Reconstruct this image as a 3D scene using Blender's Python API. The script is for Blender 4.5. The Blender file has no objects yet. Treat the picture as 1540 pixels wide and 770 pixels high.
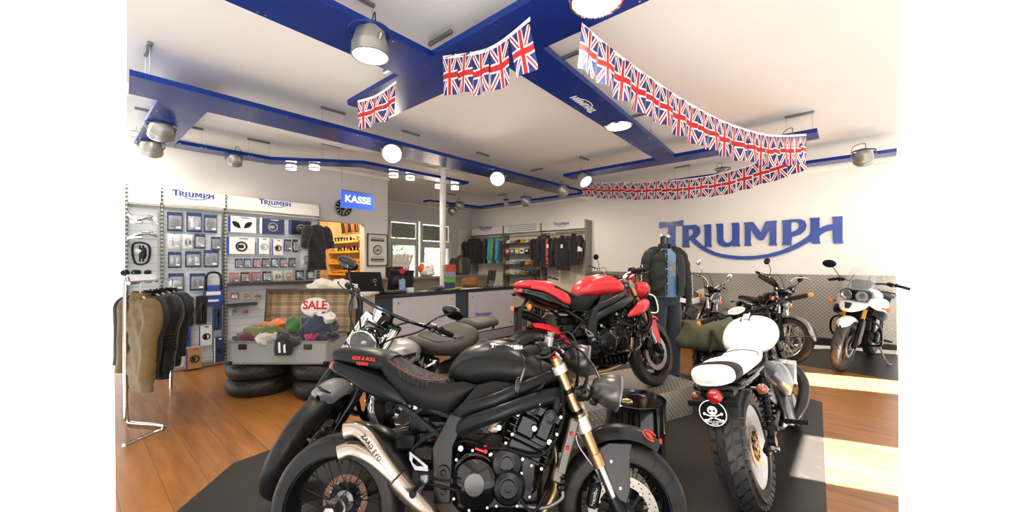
import bpy, math, random
from mathutils import Vector, Matrix, Quaternion
from mathutils.geometry import tessellate_polygon
random.seed(7)
PI = math.pi
SC = bpy.context.scene
COL = SC.collection
# ---------------------------------------------------------------- camera geometry (1540 x 770 frame)
FP, CH, HY = 590.0, 1.40, 396.0
TH = math.radians(41.4)
CT, ST = math.cos(TH), math.sin(TH)
def at_d(px, py, d):
    r = (px - 770) / FP * d
    return Vector((CT*d + ST*r, ST*d - CT*r, CH + (HY - py) / FP * d))
def at_z(px, py, z): return at_d(px, py, FP*(z - CH)/(HY - py))
def at_y(px, py, y):
    k = (px - 770) / FP
    return at_d(px, py, y/(ST - CT*k))
def at_x(px, py, x):
    k = (px - 770) / FP
    return at_d(px, py, x/(CT + ST*k))
# ---------------------------------------------------------------- materials
def lin(c):
    if isinstance(c, str): c = [int(c[i:i+2], 16)/255 for i in (0, 2, 4)]
    return tuple(x/12.92 if x <= .04045 else ((x+.055)/1.055)**2.4 for x in c) + (1,)
class NT:
    def __init__(s, m):
        m.use_nodes = True
        s.t = m.node_tree; s.n = s.t.nodes; s.l = s.t.links
        s.b = s.n.get('Principled BSDF')
    def new(s, typ, **kw):
        n = s.n.new(typ)
        for k, v in kw.items():
            if k.startswith('i_'): n.inputs[k[2:].replace('_', ' ')].default_value = v
            else: setattr(n, k, v)
        return n
    def link(s, a, b): s.l.new(a, b)
    def math(s, op, a, b=None, clamp=False):
        n = s.n.new('ShaderNodeMath'); n.operation = op; n.use_clamp = clamp
        for i, v in enumerate((a, b)):
            if v is None: continue
            if isinstance(v, (int, float)): n.inputs[i].default_value = v
            else: s.l.new(v, n.inputs[i])
        return n.outputs[0]
    def mix(s, f, a, b):
        n = s.n.new('ShaderNodeMix'); n.data_type = 'RGBA'
        for sock, v in ((n.inputs[0], f), (n.inputs[6], a), (n.inputs[7], b)):
            if isinstance(v, (int, float)): sock.default_value = v
            elif isinstance(v, tuple): sock.default_value = v
            else: s.l.new(v, sock)
        return n.outputs[2]
    def coord(s, which='Object'):
        return s.n.new('ShaderNodeTexCoord').outputs[which]
    def noise(s, vec, scale, detail=3, rough=.5):
        n = s.n.new('ShaderNodeTexNoise'); n.inputs['Scale'].default_value = scale
        n.inputs['Detail'].default_value = detail; n.inputs['Roughness'].default_value = rough
        s.l.new(vec, n.inputs['Vector']); return n.outputs['Fac']
    def mapping(s, vec, scale=(1,1,1), rot=(0,0,0), loc=(0,0,0)):
        n = s.n.new('ShaderNodeMapping'); n.inputs['Scale'].default_value = scale
        n.inputs['Rotation'].default_value = rot; n.inputs['Location'].default_value = loc
        s.l.new(vec, n.inputs['Vector']); return n.outputs['Vector']
    def bump(s, h, strength=.3, dist=.01):
        n = s.n.new('ShaderNodeBump'); n.inputs['Strength'].default_value = strength
        n.inputs['Distance'].default_value = dist
        s.l.new(h, n.inputs['Height']); s.l.new(n.outputs['Normal'], s.b.inputs['Normal']); return n
MATS = {}
def mat(name, col='808080', rough=.5, metal=0., coat=0., emis=None, es=1., var=.06, nscale=25, bump=0., alpha=1., trans=0., ior=1.45, sheen=0., bs=None, bd=.004, subs=None):
    if name in MATS: return MATS[name]
    m = bpy.data.materials.new(name); t = NT(m); b = t.b
    c = lin(col); b.inputs['Base Color'].default_value = c
    b.inputs['Roughness'].default_value = rough; b.inputs['Metallic'].default_value = metal
    b.inputs['Coat Weight'].default_value = coat; b.inputs['Coat Roughness'].default_value = .08
    b.inputs['IOR'].default_value = ior
    if trans: b.inputs['Transmission Weight'].default_value = trans
    if alpha < 1: b.inputs['Alpha'].default_value = alpha
    if sheen: b.inputs['Sheen Weight'].default_value = sheen
    if subs is not None: b.inputs['Specular IOR Level'].default_value = subs
    if emis:
        b.inputs['Emission Color'].default_value = lin(emis); b.inputs['Emission Strength'].default_value = es
    if not trans and (var or bump):
        f = t.noise(t.coord(), nscale)
        if var:
            lo = tuple(max(0, x*(1-var*2.2)) for x in c[:3]) + (1,); hi = tuple(min(1, x*(1+var*1.6)) for x in c[:3]) + (1,)
            t.link(t.mix(f, lo, hi), b.inputs['Base Color'])
        if bump:
            t.bump(t.noise(t.coord(), bs or nscale*3), bump, bd)
    MATS[name] = m; return m
# ---------------------------------------------------------------- mesh builder
def sgn(x): return -1. if x < 0 else 1.
def spline(pts, k, closed=False):
    pts = [list(map(float, p)) for p in pts]; n = len(pts)
    if n < 3 or k <= 1: 
        if k <= 1: return pts
    out = []
    segs = n if closed else n-1
    for i in range(segs):
        g = lambda j: pts[j % n] if closed else pts[min(max(j, 0), n-1)]
        a, b, c, d = g(i-1), g(i), g(i+1), g(i+2)
        for q in range(k):
            t = q/k
            out.append([.5*((2*b[e]) + (-a[e]+c[e])*t + (2*a[e]-5*b[e]+4*c[e]-d[e])*t*t + (-a[e]+3*b[e]-3*c[e]+d[e])*t**3) for e in range(len(b))])
    if not closed: out.append(pts[-1])
    return out
class G:
    def __init__(s, M=None): s.v = []; s.f = []; s.m = []; s.M = M; s.uv = {}
    def add(s, vs, fs, m=0):
        o = len(s.v)
        s.v += [tuple(s.M @ Vector(v)) if s.M else tuple(v) for v in vs]
        s.f += [tuple(i+o for i in f) for f in fs]; s.m += [m]*len(fs); return s
    def box(s, c, d, rot=None, m=0, bev=0.):
        hx, hy, hz = d[0]/2, d[1]/2, d[2]/2
        R = rot if isinstance(rot, (Matrix, Quaternion)) else (Matrix.Rotation(rot, 3, 'Z') if rot else None)
        if isinstance(R, Quaternion): R = R.to_matrix()
        C = Vector(c)
        if bev:
            b = min(bev, hx*.9, hy*.9, hz*.9); vs = []
            idx = {}
            for sx in (-1, 1):
                for sy in (-1, 1):
                    for sz in (-1, 1):
                        for ax in range(3):
                            p = [sx*(hx-b), sy*(hy-b), sz*(hz-b)]; p[ax] = (sx*hx, sy*hy, sz*hz)[ax]
                            idx[(sx, sy, sz, ax)] = len(vs); vs.append(p)
            fs = []
            for ax in range(3):
                u, w = [a for a in range(3) if a != ax]
                for sg in (-1, 1):
                    q = []
                    for a, b2 in ((-1,-1), (1,-1), (1,1), (-1,1)):
                        k = [0,0,0]; k[ax] = sg; k[u] = a; k[w] = b2; q.append(idx[tuple(k)+(ax,)])
                    fs.append(q)
            for ax in range(3):
                u, w = [a for a in range(3) if a != ax]
                for a in (-1, 1):
                    for b2 in (-1, 1):
                        k0 = [0,0,0]; k0[u] = a; k0[w] = b2; k0[ax] = -1; k1 = list(k0); k1[ax] = 1
                        fs.append([idx[tuple(k0)+(u,)], idx[tuple(k1)+(u,)], idx[tuple(k1)+(w,)], idx[tuple(k0)+(w,)]])
            for sx in (-1, 1):
                for sy in (-1, 1):
                    for sz in (-1, 1): fs.append([idx[(sx,sy,sz,a)] for a in range(3)])
        else:
            vs = [(x, y, z) for x in (-hx, hx) for y in (-hy, hy) for z in (-hz, hz)]
            fs = [(0,1,3,2),(4,6,7,5),(0,4,5,1),(2,3,7,6),(0,2,6,4),(1,5,7,3)]
        vs = [C + (R @ Vector(v) if R else Vector(v)) for v in vs]
        return s.add(vs, fs, m)
    def bx(s, x0, x1, y0, y1, z0, z1, m=0, bev=0.):
        return s.box(((x0+x1)/2, (y0+y1)/2, (z0+z1)/2), (abs(x1-x0), abs(y1-y0), abs(z1-z0)), None, m, bev)
    def sweep(s, pts, w, h=None, n=12, e=2., k=1, up=(0,0,1), cap=True, m=0, closed=False, roll=0.):
        h = w if h is None else h
        N = len(pts); L = lambda a: list(a) if isinstance(a, (list, tuple)) else [a]*N
        rows = [list(p)+[a, b, c] for p, a, b, c in zip(pts, L(w), L(h), L(roll))]
        rows = spline(rows, k, closed); N = len(rows)
        P = [Vector(r[:3]) for r in rows]; vs = []; up = Vector(up); side = None
        for i, r in enumerate(rows):
            a = P[i-1] if (i or closed) else P[0]; b = P[(i+1) % N] if (i < N-1 or closed) else P[-1]
            t = (b-a)
            if t.length < 1e-9: t = Vector((1,0,0))
            t.normalize(); sd = t.cross(up)
            if sd.length < .15 and side is not None: sd = side - t*side.dot(t)
            if sd.length < 1e-4: sd = t.cross(Vector((1, .3, 0)))
            sd.normalize()
            if side is not None and abs(up.z) and sd.dot(side) < -.3 and up.length < .99: sd = -sd
            side = sd; uu = sd.cross(t)
            if r[5]: q = Quaternion(t, r[5]); sd = q @ sd; uu = q @ uu
            for j in range(n):
                A = 2*PI*(j+.5)/n; ca, sa = math.cos(A), math.sin(A)
                vs.append(P[i] + sd*(r[3]*sgn(ca)*abs(ca)**(2/e)) + uu*(r[4]*sgn(sa)*abs(sa)**(2/e)))
        fs = []
        for i in range(N if closed else N-1):
            for j in range(n):
                a, b = i*n, ((i+1) % N)*n
                fs.append((a+j, a+(j+1) % n, b+(j+1) % n, b+j))
        if cap and not closed:
            fs.append(tuple(range(n))[::-1]); fs.append(tuple((N-1)*n+j for j in range(n)))
        return s.add(vs, fs, m)
    def tube(s, pts, r, n=8, k=1, m=0, **kw):
        # rotation-minimising frame tube
        N = len(pts); R = list(r) if isinstance(r, (list, tuple)) else [r]*N
        rows = spline([list(p)+[q] for p, q in zip(pts, R)], k, kw.get('closed', False)); N = len(rows)
        closed = kw.get('closed', False)
        P = [Vector(a[:3]) for a in rows]; vs = []; sd = None
        for i in range(N):
            a = P[i-1] if (i or closed) else P[0]; b = P[(i+1) % N] if (i < N-1 or closed) else P[-1]
            t = b-a; t = t.normalized() if t.length > 1e-9 else Vector((1,0,0))
            if sd is None:
                sd = t.cross(Vector((0,0,1)))
                if sd.length < .1: sd = t.cross(Vector((0,1,0)))
            else: sd = sd - t*sd.dot(t)
            sd.normalize(); uu = sd.cross(t)
            for j in range(n):
                A = 2*PI*j/n; vs.append(P[i] + (sd*math.cos(A)+uu*math.sin(A))*rows[i][3])
        fs = []
        for i in range(N if closed else N-1):
            for j in range(n):
                a, b = i*n, ((i+1) % N)*n; fs.append((a+j, a+(j+1) % n, b+(j+1) % n, b+j))
        if not closed:
            fs.append(tuple(range(n))[::-1]); fs.append(tuple((N-1)*n+j for j in range(n)))
        return s.add(vs, fs, m)
    def cyl(s, a, b, r, r2=None, n=16, m=0): return s.tube([a, b], [r, r if r2 is None else r2], n, m=m)
    def lathe(s, prof, o=(0,0,0), ax=(0,0,1), n=32, m=0, closed=False, a0=0, a1=2*PI):
        ax = Vector(ax).normalized(); o = Vector(o)
        u = ax.cross(Vector((0,0,1)))
        if u.length < .1: u = Vector((1,0,0))
        u.normalize(); w = ax.cross(u); full = abs(a1-a0-2*PI) < 1e-6
        K = n if full else n+1; vs = []
        for i in range(K):
            A = a0+(a1-a0)*i/n; d = u*math.cos(A)+w*math.sin(A)
            for r, h in prof: vs.append(o+d*r+ax*h)
        p = len(prof); fs = []
        for i in range(n):
            for j in range(p if closed else p-1):
                a, b = i*p, ((i+1) % K)*p; q = (j+1) % p
                fs.append((a+j, b+j, b+q, a+q))
        return s.add(vs, fs, m)
    def prism(s, poly, o, u, v, d, m=0, holes=()):
        # polygon in the (u,v) plane at o, thickness vector d
        o, u, v, d = Vector(o), Vector(u), Vector(v), Vector(d)
        loops = [poly]+list(holes); tri = tessellate_polygon([[Vector((p[0], p[1], 0)) for p in lp] for lp in loops])
        flat = [p for lp in loops for p in lp]; n = len(flat)
        vs = [o+u*p[0]+v*p[1] for p in flat]; vs += [q+d for q in vs]
        fs = [tuple(t) for t in tri]+[tuple(i+n for i in t[::-1]) for t in tri]; k = 0
        for lp in loops:
            L = len(lp)
            for i in range(L): fs.append((k+i, k+(i+1) % L, k+(i+1) % L+n, k+i+n))
            k += L
        return s.add(vs, fs, m)
    def ell(s, c, r, nu=16, nv=10, m=0, R=None, e=2.):
        c = Vector(c); r = (r, r, r) if isinstance(r, (int, float)) else r; vs = []
        f = lambda x: sgn(x)*abs(x)**(2/e)
        for i in range(nv+1):
            a = -PI/2+PI*i/nv
            for j in range(nu):
                b = 2*PI*j/nu; p = Vector((r[0]*f(math.cos(a))*f(math.cos(b)), r[1]*f(math.cos(a))*f(math.sin(b)), r[2]*f(math.sin(a))))
                vs.append(c+(R @ p if R else p))
        fs = [(i*nu+j, i*nu+(j+1) % nu, (i+1)*nu+(j+1) % nu, (i+1)*nu+j) for i in range(nv) for j in range(nu)]
        return s.add(vs, fs, m)
    def torus(s, c, R, r, ax=(0,1,0), n=32, q=8, m=0, a0=0, a1=2*PI, sq=1.):
        prof = [(R+r*math.cos(2*PI*j/q), sq*r*math.sin(2*PI*j/q)) for j in range(q)]
        return s.lathe(prof, c, ax, n, m, True, a0, a1)
    def grid(s, fn, nu, nv, m=0, thick=0., cu=False):
        vs = []; fs = []
        for i in range(nu+1):
            for j in range(nv+1): vs.append(Vector(fn(i/nu, j/nv)))
        W = nv+1
        for i in range(nu):
            for j in range(nv): fs.append((i*W+j, (i+1)*W+j, (i+1)*W+j+1, i*W+j+1))
        if thick:
            nr = [Vector() for _ in vs]
            for f in fs:
                q = (vs[f[2]]-vs[f[0]]).cross(vs[f[3]]-vs[f[1]])
                for i in f: nr[i] += q
            K = len(vs); vs += [v - (q.normalized() if q.length > 0 else q)*thick for v, q in zip(vs, nr)]
            fs += [tuple(i+K for i in f[::-1]) for f in fs]
            B = [(i*W, (i+1)*W) for i in range(nu)]+[((i+1)*W+nv, i*W+nv) for i in range(nu)]+[(j+1, j) for j in range(nv)]+[(nu*W+j, nu*W+j+1) for j in range(nv)]
            fs += [(b, a, a+K, b+K) for a, b in B]
        return s.add(vs, fs, m)
def mesh(name, g, ms, ang=38, smooth=True):
    me = bpy.data.meshes.new(name); me.from_pydata(g.v, [], g.f)
    for m in (ms if isinstance(ms, (list, tuple)) else [ms]): me.materials.append(m)
    me.polygons.foreach_set('material_index', g.m)
    if smooth:
        me.polygons.foreach_set('use_smooth', [True]*len(me.polygons))
    me.update()
    import bmesh
    b = bmesh.new(); b.from_mesh(me); bmesh.ops.recalc_face_normals(b, faces=b.faces); b.to_mesh(me); b.free()
    if smooth: me.set_sharp_from_angle(angle=math.radians(ang))
    return me
def obj(name, g, ms, parent=None, ang=38, loc=None, smooth=True, label=None):
    me = g if isinstance(g, bpy.types.Mesh) else mesh(name, g, ms, ang, smooth)
    o = bpy.data.objects.new(name, me); COL.objects.link(o)
    if parent: o.parent = parent
    if loc is not None: o.location = loc
    if label: o['label'] = label
    return o
def tag(o, label, cat, group=None, kind=None):
    if label: o['label'] = label
    if cat: o['category'] = cat
    if group: o['group'] = group
    if kind: o['kind'] = kind
    return o
def thing(name, label, cat, loc=(0,0,0), rz=0, group=None):
    o = bpy.data.objects.new(name, None); COL.objects.link(o)
    o.empty_display_size = .05; o.location = loc; o.rotation_euler = (0, 0, rz)
    return tag(o, label, cat, group)
def struct(name, g, ms, ang=38, **kw):
    o = obj(name, g, ms, None, ang, **kw); o['kind'] = 'structure'; return o
def dup(root, label=None, group=None):
    kids = {}
    for o in bpy.data.objects:
        if o.parent: kids.setdefault(o.parent, []).append(o)
    def cp(o, par):
        c = o.copy(); COL.objects.link(c); c.parent = par
        for k in kids.get(o, []): cp(k, c)
        return c
    r = cp(root, None)
    if label: r['label'] = label
    if group: r['group'] = group
    return r
def text_geo(body, size, g, M, depth=.004, m=0, align='CENTER', bold=0., sx=1.):
    cu = bpy.data.curves.new('t', 'FONT'); cu.body = body; cu.size = size; cu.align_x = align; cu.align_y = 'CENTER'
    cu.extrude = depth/2; cu.offset = bold; cu.resolution_u = 3
    o = bpy.data.objects.new('t', cu); COL.objects.link(o)
    dg = bpy.context.evaluated_depsgraph_get(); me = bpy.data.meshes.new_from_object(o.evaluated_get(dg))
    M = M @ Matrix.Diagonal((sx, 1, 1, 1))
    g.add([M @ v.co for v in me.vertices], [tuple(p.vertices) for p in me.polygons], m)
    bpy.data.objects.remove(o); bpy.data.curves.remove(cu); bpy.data.meshes.remove(me); return g
def frame(o, u, v):
    u = Vector(u).normalized(); v = Vector(v); v = (v-u*v.dot(u)).normalized(); w = u.cross(v)
    return Matrix(((u.x, v.x, w.x, o[0]), (u.y, v.y, w.y, o[1]), (u.z, v.z, w.z, o[2]), (0,0,0,1)))
LOGO = {'T':[(-0.501,0.135),(-0.442,0.134),(-0.379,0.133),(-0.339,0.138),(-0.34,0.098),(-0.36,0.1),(-0.392,0.098),(-0.392,-0.023),(-0.386,-0.048),(-0.443,-0.046),(-0.438,-0.021),(-0.438,0.094),(-0.469,0.096),(-0.5,0.089)],'R':[(-0.34,0.101),(-0.294,0.1),(-0.256,0.1),(-0.236,0.085),(-0.228,0.059),(-0.234,0.033),(-0.252,0.015),(-0.262,0.008),(-0.252,-0.003),(-0.234,-0.021),(-0.216,-0.039),(-0.188,-0.06),(-0.133,-0.088),(-0.094,-0.099),(-0.057,-0.107),(0.016,-0.115),(0.086,-0.113),(0.154,-0.103),(0.219,-0.083),(0.282,-0.051),(0.318,-0.027),(0.342,-0.008),(0.355,0.006),(0.359,0.027),(0.359,0.086),(0.355,0.099),(0.401,0.098),(0.399,0.083),(0.399,0.037),(0.415,0.047),(0.432,0.054),(0.457,0.057),(0.457,0.082),(0.453,0.098),(0.498,0.098),(0.498,0.083),(0.498,-0.034),(0.502,-0.05),(0.461,-0.049),(0.457,-0.033),(0.456,0.027),(0.429,0.02),(0.412,0.009),(0.399,-0.005),(0.399,-0.033),(0.405,-0.047),(0.368,-0.048),(0.358,-0.034),(0.336,-0.048),(0.312,-0.064),(0.257,-0.093),(0.193,-0.115),(0.127,-0.129),(0.058,-0.136),(-0.013,-0.134),(-0.087,-0.124),(-0.148,-0.105),(-0.212,-0.073),(-0.261,-0.034),(-0.289,-0.001),(-0.301,-0.001),(-0.301,-0.026),(-0.295,-0.05),(-0.345,-0.049),(-0.341,-0.024),(-0.341,0.083)],'Rh':[(-0.304,0.069),(-0.291,0.073),(-0.279,0.069),(-0.271,0.056),(-0.275,0.038),(-0.287,0.027),(-0.304,0.022)],'I':[(-0.208,0.096),(-0.165,0.098),(-0.161,0.091),(-0.162,-0.03),(-0.157,-0.052),(-0.203,-0.05),(-0.2,-0.029),(-0.201,0.079)],'U':[(-0.134,0.098),(-0.094,0.098),(-0.09,0.085),(-0.09,0.001),(-0.083,-0.02),(-0.064,-0.028),(-0.046,-0.022),(-0.038,-0.005),(-0.038,0.077),(-0.043,0.097),(-0.002,0.097),(0.002,0.079),(0.002,-0.031),(0.007,-0.052),(-0.038,-0.051),(-0.036,-0.043),(-0.057,-0.053),(-0.087,-0.053),(-0.114,-0.04),(-0.125,-0.019),(-0.127,0.079)],'M':[(0.027,0.095),(0.076,0.097),(0.118,0.029),(0.142,0.095),(0.198,0.096),(0.196,0.074),(0.196,-0.034),(0.201,-0.052),(0.158,-0.051),(0.162,-0.033),(0.162,0.053),(0.142,0.003),(0.131,-0.015),(0.117,-0.02),(0.104,-0.015),(0.092,0.001),(0.064,0.051),(0.064,-0.034),(0.069,-0.05),(0.029,-0.049),(0.032,-0.032),(0.032,0.077)],'P':[(0.223,0.094),(0.269,0.097),(0.312,0.096),(0.333,0.084),(0.341,0.057),(0.336,0.032),(0.312,0.008),(0.272,-0.005),(0.268,-0.037),(0.271,-0.052),(0.223,-0.051),(0.228,-0.035),(0.228,0.08)],'Ph':[(0.268,0.081),(0.291,0.082),(0.305,0.071),(0.306,0.052),(0.294,0.032),(0.268,0.021)]}
# ================================================================ render look, camera, world
SC.view_settings.view_transform = 'Standard'; SC.view_settings.look = 'None'
SC.view_settings.gamma = 1.0; SC.view_settings.use_curve_mapping = False
SC.view_settings.exposure = 0.25
cam = bpy.data.cameras.new('camera'); co = bpy.data.objects.new('camera', cam); COL.objects.link(co)
cam.sensor_fit = 'HORIZONTAL'; cam.sensor_width = 36; cam.lens = FP/1540*36
cam.shift_x = 0; cam.shift_y = -(385-HY)/1540*-1*-1
cam.shift_y = (HY-385)/1540
cam.clip_start = .05; cam.clip_end = 100
co.location = (0, 0, CH); co.rotation_euler = (PI/2, 0, TH-PI/2); SC.camera = co
w = bpy.data.worlds.new('daylight'); SC.world = w; w.use_nodes = True
w.node_tree.nodes['Background'].inputs[0].default_value = (1, .99, .97, 1)
w.node_tree.nodes['Background'].inputs[1].default_value = 1.7
# ================================================================ room shell
XR, YL, YB, ZC = 8.81, 7.0, 9.55, 3.10
XC = at_y(583, 300, YL).x
def left_x(y): return .0725*y
plaster = mat('plaster', 'e9e5df', .85, var=.015, nscale=3, bump=.08, bs=160, bd=.002)
plaster_l = mat('plaster_cool', 'd9d7d4', .85, var=.015, nscale=3, bump=.08, bs=160, bd=.002)
ceilm = mat('ceiling_paint', 'f0ece4', .9, var=.02, nscale=1.5)
# floor: wood laminate, boards running along Y
def wood_mat(name, a, b, c, pw=.2, pl=1.28, rough=.32, ax=0):
    m = bpy.data.materials.new(name); t = NT(m); co_ = t.coord()
    v = t.mapping(co_, rot=(0, 0, PI/2) if ax == 0 else (0, 0, 0))
    br = t.new('ShaderNodeTexBrick'); br.offset = .37; br.offset_frequency = 1
    br.inputs['Scale'].default_value = 1; br.inputs['Brick Width'].default_value = pl; br.inputs['Row Height'].default_value = pw
    br.inputs['Mortar Size'].default_value = .0016; br.inputs['Mortar Smooth'].default_value = .3; br.inputs['Bias'].default_value = 0
    br.inputs['Color1'].default_value = (0, 0, 0, 1); br.inputs['Color2'].default_value = (1, 1, 1, 1); br.inputs['Mortar'].default_value = (.5, .5, .5, 1)
    t.link(v, br.inputs['Vector'])
    sv = t.mapping(v, scale=(1.1, 9, 1))
    # shift the grain per plank
    add = t.new('ShaderNodeVectorMath', operation='MULTIPLY_ADD'); t.link(br.outputs['Color'], add.inputs[0]); add.inputs[1].default_value = (23, 17, 9); t.link(sv, add.inputs[2])
    g1 = t.noise(add.outputs[0], 1.6, 6, .62)
    sv2 = t.mapping(add.outputs[0], scale=(1, 6, 1)); g2 = t.noise(sv2, 3, 4, .6)
    mr = t.new('ShaderNodeMapRange'); mr.inputs[1].default_value = .36; mr.inputs[2].default_value = .68; t.link(g1, mr.inputs[0])
    base = t.mix(mr.outputs[0], lin(a), lin(b))
    mr2 = t.new('ShaderNodeMapRange'); mr2.inputs[1].default_value = .5; mr2.inputs[2].default_value = .8; mr2.inputs[4].default_value = .6; t.link(g2, mr2.inputs[0])
    base = t.mix(mr2.outputs[0], base, lin(c))
    tone = t.math('MULTIPLY_ADD', br.outputs['Color'], .75); tone.node.inputs[2].default_value = 0
    base = t.mix(t.math('MULTIPLY', tone, .8), base, lin(b))
    base = t.mix(br.outputs['Fac'], base, lin('3a220f'))
    t.link(base, t.b.inputs['Base Color']); t.b.inputs['Roughness'].default_value = rough
    t.bump(t.math('SUBTRACT', 1, br.outputs['Fac']), .25, .002)
    MATS[name] = m; return m
wood = wood_mat('laminate_boards', '74471f', 'a66f37', '4d2c12')
def vinyl():
    m = bpy.data.materials.new('dark_vinyl'); t = NT(m); v = t.coord()
    n = t.noise(v, 1.7, 6, .6); n2 = t.noise(v, 9, 6, .7)
    c = t.mix(n, lin('211e1b'), lin('302d2a')); mr = t.new('ShaderNodeMapRange'); mr.inputs[1].default_value = .58; mr.inputs[2].default_value = .72; mr.inputs[4].default_value = .5; t.link(n2, mr.inputs[0])
    c = t.mix(mr.outputs[0], c, lin('4c4844'))
    br = t.new('ShaderNodeTexBrick'); br.offset = 0; br.inputs['Scale'].default_value = 1; br.inputs['Brick Width'].default_value = .62; br.inputs['Row Height'].default_value = .62
    br.inputs['Mortar Size'].default_value = .0014; t.link(v, br.inputs['Vector'])
    c = t.mix(br.outputs['Fac'], c, lin('1c1a18'))
    t.link(c, t.b.inputs['Base Color']); t.b.inputs['Roughness'].default_value = .36; t.b.inputs['Specular IOR Level'].default_value = .3
    t.bump(n2, .05, .004); MATS['dark_vinyl'] = m; return m
vin = vinyl()
f = G(); f.prism([(left_x(.6), .6), (.7, -.04), (XR, -.49), (XR, YB), (XC, YB), (XC, YL+1.9), (left_x(7)-.01, YL+1.9)][::1], (0,0,-.12), (1,0,0), (0,1,0), (0,0,.12))
struct('floor', f, wood)
g = G(); g.prism([(.235, 2.6), (.41, 2.88), (.77, 3.28), (1.07, 3.31), (4.6, 3.31), (5.15, 2.75), (5.15, .54), (5.03, .27), (2.83, .13), (1.6, -.02), (.72, -.03), (.07, .8)], (0,0,0), (1,0,0), (0,1,0), (0,0,.003)); struct('trim_1', g, vin)
g = G(); g.prism([(6.75, 9.0), (6.72, .71), (6.56, -.36), (XR, -.47), (XR, 9.0)], (0,0,0), (1,0,0), (0,1,0), (0,0,.003)); struct('trim_2', g, vin)
# ceiling
g = G(); g.prism([(left_x(1), 1.0), (.9, -.06), (XR+.1, -.48), (XR+.1, YB+.1), (XC, YB+.1), (XC, YL+.1), (left_x(7), YL+.1)], (0,0,ZC), (1,0,0), (0,1,0), (0,0,.15)); struct('ceiling', g, ceilm)
g = G(); g.bx(XC-1.5, XR+.1, YB+.23, 11.9, ZC-.02, ZC+.1); struct('trim_9', g, ceilm)  # canopy slab added outside to keep the sun off the garden fence
# long ceiling beam and cross beam, cornices
g = G(); g.bx(left_x(5.2), XR, 5.14, 5.36, 3.0, ZC); struct('trim_3', g, ceilm)
g = G(); g.bx(left_x(7), XC, YL-.05, YL, ZC-.07, ZC, bev=.01); g.bx(XC, XC+.05, YL, YB, ZC-.07, ZC, bev=.01); struct('trim_4', g, ceilm)
g = G(); g.bx(XR-.05, XR, -.48, YB, ZC-.06, ZC, bev=.01); g.bx(XC, XR, YB-.05, YB, ZC-.06, ZC, bev=.01); struct('trim_5', g, ceilm)
# right wall
g = G(); g.bx(XR, XR+.2, -.49, YB+.2, 0, ZC); struct('wall_right', g, plaster)
# left wall with the opening to the store room
DX0 = at_y(478, 340, YL).x; DX1 = at_y(548, 340, YL).x; DZ = at_y(515, 334, YL).z
g = G(); g.bx(left_x(7), DX0, YL, YL+.18, 0, ZC); g.bx(DX0, DX1, YL, YL+.18, DZ, ZC); g.bx(DX1, XC, YL, YL+.18, 0, ZC)
g.bx(XC-.18, XC, YL+.18, YB+.2, 0, ZC); struct('wall_left', g, plaster_l)
# store room shell behind the opening
g = G(); g.bx(DX0-.5, XC-.18, YL+1.9, YL+2.0, 0, ZC); g.bx(DX0-.6, DX0-.5, YL+.18, YL+2, 0, ZC); g.bx(DX0-.5, XC-.18, YL+.18, YL+2, 2.55, 2.62); struct('wall_storeroom', g, mat('cream_paint', 'd8c3a0', .85))
# window wall
W = []
def wy(px, py): p = at_y(px, py, YB); return p.x, p.z
wx0, wz1 = wy(584, 328); wx1, _ = wy(678, 337); wxm0, _ = wy(629.5, 330); wxm1, _ = wy(632.5, 330); wzb = .78
g = G(); g.bx(XC, XR, YB, YB+.22, wz1, ZC); g.bx(XC, XR, YB, YB+.22, 0, wzb); g.bx(wx1, XR, YB, YB+.22, wzb, wz1); g.bx(XC-.02, wx0, YB, YB+.22, wzb, wz1); struct('wall_back', g, plaster_l)
frm = mat('white_window_frame', 'e6e6e6', .4)
glass = mat('window_glass', 'f4f8f8', .02, alpha=.06, var=0)
def pleated():
    m = bpy.data.materials.new('ventilation_mesh'); t = NT(m); v = t.coord(); vo = t.new('ShaderNodeTexVoronoi'); vo.inputs['Scale'].default_value = 28; t.link(v, vo.inputs['Vector'])
    t.link(t.mix(vo.outputs['Distance'], lin('55554c'), lin('d0d0c4')), t.b.inputs['Base Color']); return m
ventm = pleated()
for n, (a, b) in enumerate(((wx0, wxm0), (wxm1, wx1))):
    e = thing('window_%d' % (n+1), 'white framed %s window with a textured transom pane in the wall behind the counter' % ('left' if n == 0 else 'right'), 'window', (a, YB, 0)); e['kind'] = 'structure'
    zt = 2.02 if n == 0 else 1.98; W_ = b-a
    h = G(); s = .075
    h.bx(0, s, -.02, .08, wzb, wz1, bev=.01); h.bx(W_-s, W_, -.02, .08, wzb, wz1, bev=.01); h.bx(s, W_-s, -.02, .08, wz1-s, wz1, bev=.01); h.bx(s, W_-s, -.02, .08, wzb, wzb+s, bev=.01); h.bx(s, W_-s, -.02, .08, zt-.07, zt+.07, bev=.01)
    obj('window_frame', h, frm, e)
    h = G(); h.bx(s, s+.05, -.035, .05, wzb+s, zt-.07, bev=.008); h.bx(W_-s-.05, W_-s, -.035, .05, wzb+s, zt-.07, bev=.008); h.bx(s+.05, W_-s-.05, -.035, .05, zt-.12, zt-.07, bev=.008); h.bx(s+.05, W_-s-.05, -.035, .05, wzb+s, wzb+s+.05, bev=.008)
    sash = obj('window_sash', h, frm, e)
    h = G(); h.bx(W_-s-.035, W_-s-.015, -.06, -.035, 1.36, 1.42); h.box((W_-s-.025, -.07, 1.34), (.02, .02, .12), bev=.005); obj('window_handle', h, mat('window_handle', 'cfcfcf', .3, .3), sash)
    h = G(); h.bx(s, W_-s, .02, .03, wzb+s, zt-.07); obj('window_pane', h, glass, e)
    h = G(); h.bx(s+.03, W_-s-.03, .02, .035, zt+.1, wz1-s-.03); obj('transom_pane', h, ventm, e)
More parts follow.
